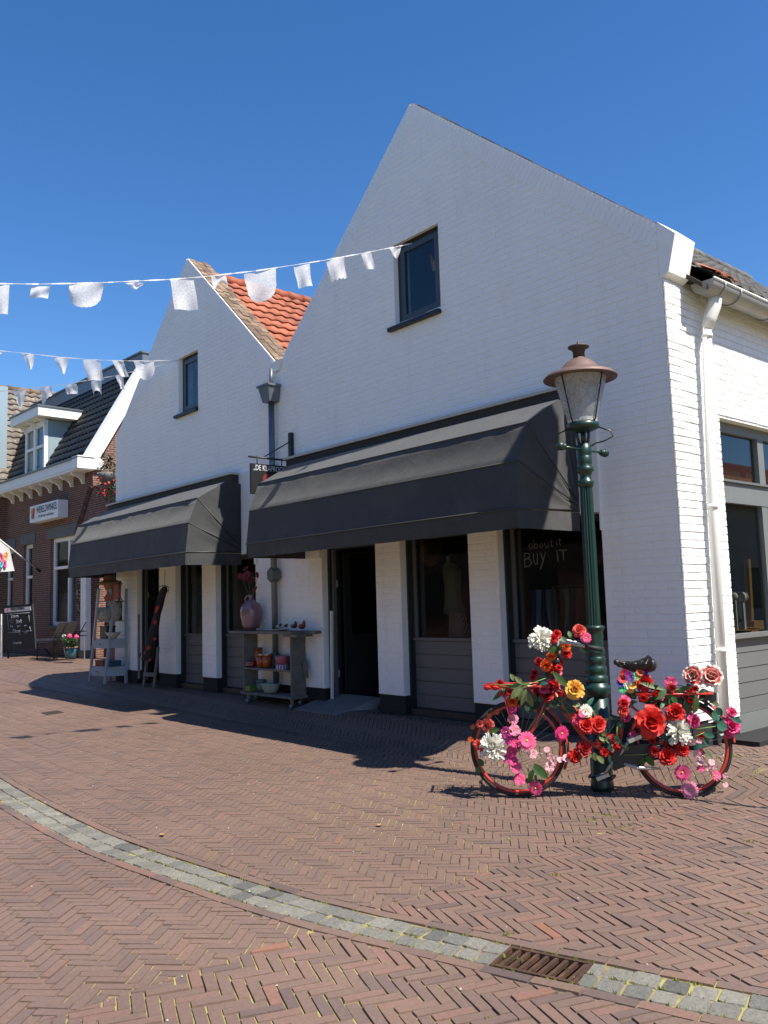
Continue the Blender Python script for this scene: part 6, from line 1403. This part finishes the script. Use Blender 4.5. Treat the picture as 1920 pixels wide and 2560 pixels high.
put('basket', 'round black and white woven basket at the left of the second shelf', 'basket', 1, .30, .35, [(.11, 0), (.15, .06), (.16, .14), (.13, .22), (.11, .235), (.09, .20)], WICK)
put('basket', 'taller black and white woven basket in the middle of the second shelf', 'basket', 1, .68, .55, [(.10, 0), (.13, .12), (.13, .28), (.11, .34), (.10, .30)], WICK)
b = MB(); p = onshelf(1, .98, .55); b.lathe([(.05, 0), (.045, .1), (.025, .26), (.03, .30)], p, 14); b.tube([p + Vector((.035 + .085 * math.cos(a), 0, .30 + .085 * math.sin(a))) for a in [i * .5 for i in range(13)]], .008, 6)
tag(b.build('candle_holder', M['black']), 'black candle holder with a ring at the right of the second shelf', 'candle holder')
put('bowl', 'white round bowl on the drawer shelf of the ladder shelf', 'bowl', 2, .85, .35, [(.05, 0), (.11, .06), (.13, .11), (.12, .112), (.05, .03)], M['creamc'])
b = MB(); p = onshelf(2, .35, .5); b.box(p.x - .14, p.x + .14, p.y - .08, p.y + .08, p.z + .001, p.z + .20); b.box(p.x - .15, p.x + .15, p.y - .09, p.y + .09, p.z + .201, p.z + .225); tag(b.build('storage_box', M['darkframe']), 'dark lidded box standing on the drawer shelf', 'box')
for u, m_, lab in ((.3, mat('rust_orange_box', (.22, .07, .02), .7), 'flat rust orange box at the left of the lowest shelf'), (.78, mat('petrol_box', (.02, .08, .13), .6), 'flat petrol blue box on the lowest shelf')):
    p = onshelf(3, u, .45); b = MB(); b.box(p.x - .16, p.x + .16, p.y - .1, p.y + .1, p.z + .001, p.z + .075); b.box(p.x - .165, p.x + .165, p.y - .105, p.y + .105, p.z + .076, p.z + .10); tag(b.build('gift_box', m_), lab, 'box')
# ---------------------------------------------------------------- poppy dress on its little stand
YD = 6.18 * K_
M['dress'] = mat('black_dress', (.010, .009, .010), .85, bump=.4, bscale=20)
b = MB(); spine = [(1325, 455, 45), (1310, 520, 95), (1265, 640, 95), (1235, 800, 90), (1190, 950, 88), (1150, 1150, 105), (1110, 1350, 122), (1070, 1550, 140), (1030, 1730, 152)]
pts = []; mpd = depth(at(*CL(1150, 1150), Y=YD)) * .14467 / FPX
def dress(u, v):
    t = v * (len(spine) - 1); i = min(int(t), len(spine) - 2); f = t - i; x, y, w = [spine[i][k] * (1 - f) + spine[i + 1][k] * f for k in range(3)]; c = at(*CL(x, y), Y=YD); a = 2 * math.pi * u
    r = w * mpd * (1 + .06 * v * math.sin(a * 9)); return c + Vector((r * math.cos(a), r * .62 * math.sin(a), 0))
b.grid(dress, 54, 22); ds = thing('dress', 'long black dress with red poppy print displayed on a small wooden stand', 'dress', at(*CL(1050, 2150), Y=YD)); dr = b.build('fabric', M['dress'], ds)
M['pop3'] = mat('printed_poppy', (.38, .03, .025), .8, var=.4)
b = MB()
for x, y, r in ((1270, 540, 30), (1145, 505, 22), (1258, 635, 28), (1245, 715, 42), (1105, 775, 22), (1188, 845, 36), (1250, 855, 40), (1275, 815, 22), (1168, 1000, 28), (1050, 1085, 24), (1215, 1070, 30), (1035, 1285, 40), (1058, 1390, 45), (1180, 1360, 22), (990, 1525, 32), (1112, 1515, 32), (940, 1645, 36), (1075, 1600, 20), (1100, 1720, 20), (1150, 1180, 20), (980, 1420, 20), (1130, 930, 16)):
    c = at(*CL(x, y), Y=YD); t = (y - 455) / (1730 - 455) * 8; i = min(int(t), 7); wq = spine[i][2] * mpd; cx = at(*CL(spine[i][0] * (1 - t + i) + spine[min(i + 1, 8)][0] * (t - i), y), Y=YD).x; dx = max(-.95, min(.95, (c.x - cx) / wq)); c = Vector((c.x, YD - wq * .62 * math.sqrt(1 - dx * dx) * 1.07 - .006, c.z)); n_, a_, b_ = frame_of(Vector((dx * .8, -1, .1)))
    for k in range(4): petal(b, c, n_, rad_(a_, b_, k * 1.57 + R()), r * mpd * 1.35, r * mpd * .85, .25, .0, nu=2, nv=3, tip=.8)
b.build('poppy_print', M['pop3'], dr)
b = MB(); b.tube([at(*CL(x, y), Y=YD) for x, y in ((1230, 470), (1270, 440), (1340, 440), (1400, 480), (1385, 560))], .006, 6); b.tube([at(*CL(1325, 455), Y=YD), at(*CL(1330, 170), Y=YD)], .004, 5); b.build('hanger', M['darkframe'], ds)
b = MB()
for p, q in (((960, 2175), (1010, 1740)), ((1140, 2200), (1215, 1500)), ((880, 2050), (880, 940))):
    a = at(*CL(*p), Y=YD + .02); a.z = max(a.z, G) if p[1] > 2100 else a.z; b.bar(a, at(*CL(*q), Y=YD + .05), .035, .03)
for y in (1975,): b.bar(at(*CL(965, y), Y=YD + .01), at(*CL(1170, y + 5), Y=YD + .01), .03, .06)
b.build('stand', M['driftwood'], ds)

# ---------------------------------------------------------------- things behind the shop glass
def mannequin(label, conv, cx, k, Yp, prof, mats, sep):
    c0 = at(*conv(cx, prof[-1][2]), Y=Yp); t = thing('mannequin', label, 'mannequin', (c0.x, Yp, G + .06)); mp = depth(c0) * k / FPX
    for nm, lo, hi, m in sep:
        b = MB(); rows = prof[lo:hi]
        def f(u, v):
            q = v * (len(rows) - 1); i = min(int(q), len(rows) - 2); g_ = q - i; x, w, y = [rows[i][j] * (1 - g_) + rows[i + 1][j] * g_ for j in range(3)]
            c = at(*conv(cx + x, y), Y=Yp); a = 2 * math.pi * u; r = w * mp * (1 + .05 * math.sin(a * 7) * (nm != 'neck')); return c + Vector((r * math.cos(a), r * .6 * math.sin(a), 0))
        b.grid(f, 36, len(rows) * 3); b.build(nm, m, t)
    b = MB(); c = at(*conv(cx, prof[-1][2]), Y=Yp); b.tube([c, Vector((c.x, c.y, G + .06))], .015, 8); b.build('stand_pole', M['steel'], t)
    return t
STRIPE, _n, N_, L_, B_ = new_mat('striped_skirt'); tc = N_.new('ShaderNodeTexCoord'); wv = N_.new('ShaderNodeTexWave'); wv.inputs['Scale'].default_value = 22; wv.inputs['Distortion'].default_value = 1.5; cr = N_.new('ShaderNodeValToRGB'); cr.color_ramp.elements[0].color = (.28, .05, .10, 1); cr.color_ramp.elements[1].color = (.7, .5, .5, 1)
L_.new(tc.outputs['Object'], wv.inputs[0]); L_.new(wv.outputs[0], cr.inputs[0]); L_.new(cr.outputs[0], B_.inputs['Base Color'])
mannequin('headless mannequin in grey green cardigan and pink striped skirt behind the middle window', R4, 600, .38577, 6.86 * K_,
          [(-30, 14, 365), (-28, 16, 400), (-15, 55, 425), (-5, 72, 460), (0, 62, 560), (5, 68, 660), (12, 88, 735), (30, 60, 736), (38, 72, 800), (45, 84, 905)], None,
          [('neck', 0, 3, M['creamc']), ('cardigan', 2, 7, mat('grey_green_knit', (.26, .265, .22), .9, bump=.6, bscale=50)), ('skirt', 7, 10, STRIPE)])
mannequin('mannequin in a black and white patterned dress behind the left shop window', R3, 115, .33755, 6.9 * K_,
          [(0, 8, 1120), (0, 9, 1150), (0, 34, 1170), (0, 36, 1260), (0, 42, 1380), (0, 55, 1500)], None, [('neck', 0, 3, M['creamc']), ('patterned_dress', 2, 6, WICK)])
rk = thing('clothes_rail', 'rail of striped and blue garments hanging behind the right-hand window', 'clothes rail', (at(*R4(1405, 700), Y=7.0 * K_).x, 7.0 * K_, G + .06))
b = MB(); a = at(*R4(1250, 560), Y=7.0 * K_); c = at(*R4(1500, 560), Y=7.0 * K_); c.z = a.z; b.tube([Vector((a.x, a.y, G + .06)), a, c, Vector((c.x, c.y, G + .06))], .012, 8); b.build('rail', M['steel'], rk)
for i, col in enumerate(((.10, .13, .38), (.55, .6, .75), (.07, .10, .30), (.5, .5, .48), (.30, .32, .30), (.28, .05, .05), (.5, .47, .42), (.10, .10, .12), (.40, .18, .12))):
    x = c.x - .62 + i * .068; b = MB(); m_ = mat('garment', col, .9)
    b.grid(lambda u, v: Vector((x + .03 * (u - .5) + .012 * math.sin(v * 9 + i), 6.93 * K_ + .16 * (u - .5) * (1 + v * .3) + .02 * math.sin(u * 9 + v * 3), a.z - .03 - (.75 + .06 * (i % 3)) * v)), 8, 10); b.build('garment', m_, rk)
b = MB(); p = at(*R4(470, 330), Y=7.3 * K_); b.lathe([(.19, 0), (.12, .01), (.11, .08), (0, .10)], p, 20, ax=(0, -1, .2)); tag(b.build('straw_hat', M['straw']), 'straw hat hanging on the wall inside the middle window', 'hat')
# side window display
XD = (SX - .10) * S - .32
Zs = lambda x, y: (1760 + x * .37037, 1020 + y * .37069)
st = thing('wooden_stand', 'ochre wooden display post standing behind the side window', 'display stand', at(*Zs(315, 1470), X=XD))
b = MB(); M['ochre'] = mat('ochre_pine', (.40, .20, .05), .6)
b.bar(at(*Zs(315, 1455), X=XD), at(*Zs(290, 1020), X=XD), .05, .05, up=(0, 1, 0)); p = at(*Zs(315, 1455), X=XD); b.box(p.x - .08, p.x + .08, p.y - .09, p.y + .12, p.z - .03, p.z + .03); b.build('post', M['ochre'], st)
sl = at(*Zs(215, 1495), X=XD); sh_ = MB(); sh_.box(XD - .3, XD + .2, sl.y - .1, sl.y + 1.3, sl.z - .035, sl.z - .003); tag(sh_.build('window_shelf', M['ochre']), 'low ochre wooden display shelf inside the side window', 'shelf')
for i, (x, y, r) in enumerate(((205, 1270, .035), (225, 1270, .045), (255, 1275, .045))):
    b = MB(); p = at(*Zs(x, y), X=XD); b.lathe([(r, -.05), (r * 1.1, -.045), (r * 1.1, .045), (r * .7, .05)], p, 14, ax=(0, 1, 0)); b.box(p.x - .02, p.x + .02, p.y - .02, p.y + .02, sl.z - .003, p.z - r); tag(b.build('jar', mat('pale_jar', (.5, .45, .36), .4)), ['smallest pale jar nearest the frame in the side window', 'middle pale jar of three on the side window shelf', 'pale jar beside the wooden post in the side window'][i], 'jar')
b = MB(); p = at(*Zs(225, 1445), X=XD)
for i in range(14): leaf(b, p, Vector((U(-1, 1), U(-1, 1), U(.2, 1))), Vector((1, 0, .5)), U(.06, .1), .015)
tag(b.build('small_plant', LM[0]), 'small green plant on the shelf behind the side window', 'plant')

# ---------------------------------------------------------------- outside the brick shop
gp = at(92, 1651, Z=G); CHN = NB; 
def PB(conv, x, y, n): return onplane(*conv(x, y), gp + NB * n, NB)
chr_ = thing('garden_chair', 'black metal garden chair with pale cushion outside the brick shop', 'chair', gp)
for n in (0, .48):
    b = MB(); o = NB * n
    P_ = lambda x, y: PB(CG, x, y, 0) + o
    b.tube([P_(640, 1190), P_(640, 870), P_(630, 850)], .016, 6); b.tube([P_(925, 1180), P_(925, 850), P_(950, 740), P_(1010, 692), P_(1160, 690)], .016, 6); b.tube([P_(985, 1175), P_(985, 850), P_(1000, 790), P_(1060, 770), P_(1180, 770)], .014, 6); b.tube([P_(640, 870), P_(990, 870)], .014, 6); b.tube([P_(985, 870), P_(1165, 530)], .014, 6); b.tube([P_(640, 1185), P_(985, 1180)], .010, 6)
    b.build('side_frame', M['black'], chr_)
M['cush'] = mat('grey_cushion', (.20, .20, .20), .9)
b = MB(); a, c = PB(CG, 600, 850, 0), PB(CG, 940, 835, 0); o = NB * .48; up1 = Vector((0, 0, .05)); b.hexa([a, c, c + o, a + o], [a + up1, c + up1, c + o + up1, a + o + up1]); b.build('seat', M['cush'], chr_)
b = MB(); a, c = PB(CG, 900, 820, 0), PB(CG, 1020, 525, 0); w_ = Vector((.05, 0, 0)); b.hexa([a, a - UB * .05, a - UB * .05 + o, a + o], [c, c - UB * .05, c - UB * .05 + o, c + o]); b.build('backrest', M['cush'], chr_)
# flower pot
pb_ = PB(CG, 1215, 1155, 0); mp = depth(pb_) * .14467 / FPX
po = thing('flower_pot', 'teal glazed pot with pink hydrangeas beside the garden chair', 'plant pot', pb_)
b = MB(); b.lathe([(78 * mp, 0), (95 * mp, 90 * mp), (108 * mp, 185 * mp), (104 * mp, 190 * mp)], pb_, 24); b.build('pot', mat('teal_glaze', (.02, .09, .12), .25, coat=.4), po)
b = MB(); b.lathe([(108 * mp, 183 * mp), (120 * mp, 190 * mp), (120 * mp, 205 * mp), (100 * mp, 207 * mp), (0, 180 * mp)], pb_, 24); b.build('rim', mat('terracotta', (.32, .17, .10), .7), po)
b = MB()
for i in range(150):
    a = U(0, 6.28); r = U(0, 110) * mp; z = U(195, 345) * mp; c = pb_ + Vector((r * math.cos(a), r * math.sin(a), z)); leaf(b, c, Vector((math.cos(a), math.sin(a), U(-.2, .6))), Vector((0, 0, 1)), U(.06, .11), .03)
b.build('foliage', LM[0], po)
for x, y, r, col in ((1200, 765, 48, 'pink'), (1320, 778, 42, 'pink'), (1100, 765, 38, 'white')):
    b = MB(); c = PB(CG, x, y, 0)
    for i in range(60):
        d = Vector((U(-1, 1), U(-1, 1), U(-.4, 1))).normalized(); n_, a_, b_ = frame_of(d); q = c + d * r * mp * U(.6, 1)
        for k in range(4): petal(b, q, n_, rad_(a_, b_, k * 1.57), .022, .012, .2, 0, nu=1, nv=2)
    b.build('hydrangea_head', FM[col], po)
# chalkboard
bp0 = at(20, 1646, Z=G) 
cbn = (NB * 1 + UB * .12).normalized()
PC = lambda x, y, o=0: onplane(*CG(x, y), bp0 + cbn * (-o), cbn)
bd = thing('chalkboard', 'black pavement chalkboard with white chalk writing outside the brick shop', 'chalkboard', bp0)
q = [PC(110, 1000), PC(612, 985), PC(556, 205), PC(25, 240)]; th = cbn * .04
b = MB(); b.hexa([q[0], q[1], q[1] + th, q[0] + th], [q[3], q[2], q[2] + th, q[3] + th]); brd = b.build('board', mat('slate_black', (.012, .013, .018), .7), bd)
b = MB(); b.bar(PC(30, 380), PC(25, 1150), .05, .03); b.build('white_leg', M['whitewood'], bd)
b = MB(); b.bar(PC(120, 1000), PC(145, 1150), .04, .03); b.bar(PC(590, 985) + cbn * .3, PC(585, 1120) + cbn * .5, .04, .03); b.build('leg', M['black'], bd)
q = [PC(78, 358, .006), PC(532, 318, .006), PC(525, 248, .006), PC(75, 285, .006)]; b = MB(); b.hexa([q[0], q[1], q[1] + th * .1, q[0] + th * .1], [q[3], q[2], q[2] + th * .1, q[3] + th * .1]); ban = b.build('banner', M['whitewood'], brd)
xd = (q[1] - q[0]).normalized(); yd = (q[3] - q[0]).normalized()
text(None, 'banner_lettering', 'WERELDWINKEL', .135, PC(178, 325, .012), xd, (0, 0, 1), M['ink'], ban, bold=.002, fit=(PC(425, 320) - PC(178, 320)).length)
M['chalkw'] = mat('white_chalk', (.42, .43, .45), .95)
b = MB()
def cw(word, x, y, h, x1, r=.006): 
    o = PC(x, y, .012); hh = (PC(x, y - h, .012) - o).length; write(b, word, o, xd, yd, hh, r=r, adv=.4)
cw('Samen', 190, 455, 72, 0, .009); cw('Sterk', 280, 540, 62, 0, .009); cw('Zorg', 178, 605, 34, 0); cw('goed', 300, 600, 34, 0); cw('voor', 420, 592, 32, 0); cw('Elkaar', 228, 705, 62, 0, .008); cw('en', 330, 735, 30, 0, .004); cw('Vertier', 420, 720, 30, 0, .004); cw('Chocolade', 230, 900, 45, 0, .005)
for p, q_ in (((95, 390), (515, 355)), ((130, 705), (225, 700)), ((345, 690), (545, 668)), ((130, 395), (150, 660)), ((495, 365), (510, 520)), ((515, 600), (525, 660))): b.tube([PC(*p, .012), PC(*q_, .012)], .005, 5)
hx = [(200 + 40 * math.sin(t) ** 3, 505 - (26 * math.cos(t) - 10 * math.cos(2 * t) - 4 * math.cos(3 * t))) for t in [i * .35 for i in range(18)]]; b.tube([PC(x, y, .012) for x, y in hx], .005, 5, closed=True)
b.build('chalk_writing', M['chalkw'], brd)
butterfly(ban, PC(135, 315, .010), xd, yd, -cbn, .045, ('pink', 'redpink', 'teal', 'pink'), .1)
# flag
ZF = lambda x, y: (x * .14467, 1220 + y * .14467)
pw = onplane(*ZF(690, 1440), TB(0, -.02, 0), NB); pe = onplane(*ZF(-260, 690), TB(0, -2.3, 0), NB)
fg = thing('flag', 'white flag with orange and pink butterfly logo on a slanting pole', 'flag', pw)
b = MB(); b.tube([pw, pe], .02, 8); b.build('pole', M['whitewood'], fg); b = MB(); b.tube([pw, pw.lerp(pe, .08)], .035, 8); b.build('pole_socket', M['black'], fg)
FPn = (pe - pw).cross(Vector((0, 0, 1))).normalized(); PFl = lambda x, y: onplane(*ZF(x, y), pw, FPn)
c4 = [PFl(150, 1000), PFl(-330, 640), PFl(-330, 1480), PFl(275, 1430)]
b = MB(); b.grid(lambda u, v: (c4[0] * (1 - u) + c4[1] * u) * (1 - v) + (c4[3] * (1 - u) + c4[2] * u) * v + FPn * .05 * math.sin(u * 9 + v * 2) * v, 14, 8); clo = b.build('cloth', mat('white_flag_cloth', (.8, .8, .8), .9, trans=.35), fg)
if FPn.dot(CAM - pw) < 0: FPn = -FPn
fx = (PFl(150, 1250) - PFl(0, 1250)).normalized()
butterfly(clo, PFl(20, 1255) + FPn * .06, fx, Vector((0, 0, 1)), FPn, .20, ('pink', 'orange', 'teal', 'pink'), .13)
# bead strings on the wall
bs_ = thing('bead_strings', 'strings of dark red and white beads hanging on the brick wall', 'necklace display', TB(.35, -.05, 1.4))
for i in range(7):
    b = MB(); u = .62 - i * .09
    for j in range(26):
        b.m = random.choice((0, 0, 1, 2)); b.ball(TB(u + U(-.01, .01), -.06, 2.45 - j * .045 - U(0, .01)), U(.012, .022), nu=6, nv=4)
    b.build('bead_string', [mat('red_bead', (.12, .02, .012), .5), M['creamc'], M['brown']], bs_)
# hanging basket
cc = lambda x, y: (x * .2411, 860 + y * .2411)
hp = onplane(*cc(1110, 1440), TB(0, -.35, 0), NB)
hb_ = thing('hanging_basket', 'hanging grey basket of trailing red geraniums on the brick house corner', 'hanging basket', hp)
mp = depth(hp) * .2411 / FPX
b = MB(); b.lathe([(55 * mp, -0), (85 * mp, 60 * mp), (100 * mp, 100 * mp), (92 * mp, 104 * mp), (0, 90 * mp)], hp, 18); b.build('basket', mat('grey_coir', (.16, .155, .15), .9), hb_)
b = MB(); b.bar(hp + Vector((0, 0, 100 * mp)), hp + NB * .6 + Vector((0, 0, 160 * mp)), .02); b.build('wall_bracket', M['black'], hb_)
b = MB()
for i in range(420):
    a = U(0, 6.28); r = U(20, 105) * mp
    if i % 2: z = U(90, 300) * mp; r *= 1 - (z / mp - 90) / 420
    else: z = U(-190, 110) * mp
    leaf(b, hp + Vector((r * math.cos(a), r * math.sin(a), z)), Vector((math.cos(a), math.sin(a), U(-.6, .8))), Vector((U(-1, 1), U(-1, 1), 1)), U(.05, .10), .022)
b.build('foliage', LM[3], hb_)
b = MB()
for i in range(26):
    a = U(0, 6.28); r = U(60, 110) * mp; q = hp + Vector((r * math.cos(a), r * math.sin(a), U(-150, 60) * mp)); n_, a_, b_ = frame_of(Vector((math.cos(a), math.sin(a), .3)))
    for k in range(5): petal(b, q, n_, rad_(a_, b_, k * 1.26), .03, .016, .2, 0, nu=1, nv=2)
b.build('blossoms', FM['red'], hb_)

# added unseen cloth on a pole in the lane, shaped to shade the awning end
SL = [(6.18, 3.25), (6.33, 3.07), (6.33, 2.85), (6.30, 2.65), (6.23, 2.44), (6.13, 2.25), (6.03, 2.07), (5.97, 1.85), (5.85, 1.80), (5.80, 2.06), (5.75, 2.25), (5.68, 2.33), (5.63, 2.46), (5.60, 2.74), (5.72, 2.93), (5.90, 3.10)]
s_ = 3.8; fx_ = -4.60 + .67 * s_; SL = [(y * K_, 1.45 + (z - 1.45) * K_) for y, z in SL]
ff = thing('added_shade_cloth', 'added dark cloth on a pole, out of view in the lane, shading the awning end', 'flag', (fx_, 5.86, .03))
b = MB(); pts = [(fx_ + .03 * math.sin(y * 8), y + .095 * s_, z + s_) for y, z in SL]; cx_ = sum(p[1] for p in pts) / len(pts); cz2 = sum(p[2] for p in pts) / len(pts)
b.add(pts + [(fx_ + .02, cx_, cz2)], [(i, (i + 1) % len(pts), len(pts)) for i in range(len(pts))], True); b.build('cloth', mat('dark_blue_shade_cloth', (.02, .03, .08), .8), ff)
b = MB(); b.tube([(fx_, 5.86, .02), (fx_, 5.86, 5.2), (fx_, 5.86, 6.3), (fx_, 6.05, 6.7), (fx_, 6.38, 6.95)], [.02, .014, .010, .008, .006], 8); b.lathe([(.0, 0), (.22, .0), (.22, .04), (.03, .07)], (fx_, 5.86, .02), 16); b.build('pole', M['alu'], ff)
# ---------------------------------------------------------------- light
KX, KY = -.67, -.11                     # shadow shift per metre of height, measured on the paving
to_sun = Vector((-KX, -KY, 1)).normalized()
sd = bpy.data.lights.new('sun', 'SUN'); sd.energy = 5.0; sd.angle = math.radians(.53); sd.color = (1, .93, .82)
so = bpy.data.objects.new('sun', sd); COL.objects.link(so); so.location = to_sun * 30; so.rotation_euler = to_sun.to_track_quat('Z', 'Y').to_euler()
wd = bpy.data.worlds.new('World'); sc.world = wd; wd.use_nodes = True; N = wd.node_tree.nodes; L = wd.node_tree.links; bg = N['Background']
sk = N.new('ShaderNodeTexSky'); sk.sky_type = 'NISHITA'; sk.sun_disc = False
sk.sun_elevation = math.asin(to_sun.z); sk.sun_rotation = math.atan2(to_sun.x, to_sun.y)
sk.air_density = 1.0; sk.dust_density = .15; sk.ozone_density = 4.0; sk.altitude = 0
hs_ = N.new('ShaderNodeHueSaturation'); hs_.inputs['Saturation'].default_value = 1.25; hs_.inputs['Hue'].default_value = .505; L.new(sk.outputs[0], hs_.inputs['Color']); L.new(hs_.outputs[0], bg.inputs['Color']); bg.inputs['Strength'].default_value = .090
sc.view_settings.view_transform = 'Standard'; sc.view_settings.look = 'None'; sc.view_settings.exposure = 0.95; sc.view_settings.gamma = 1
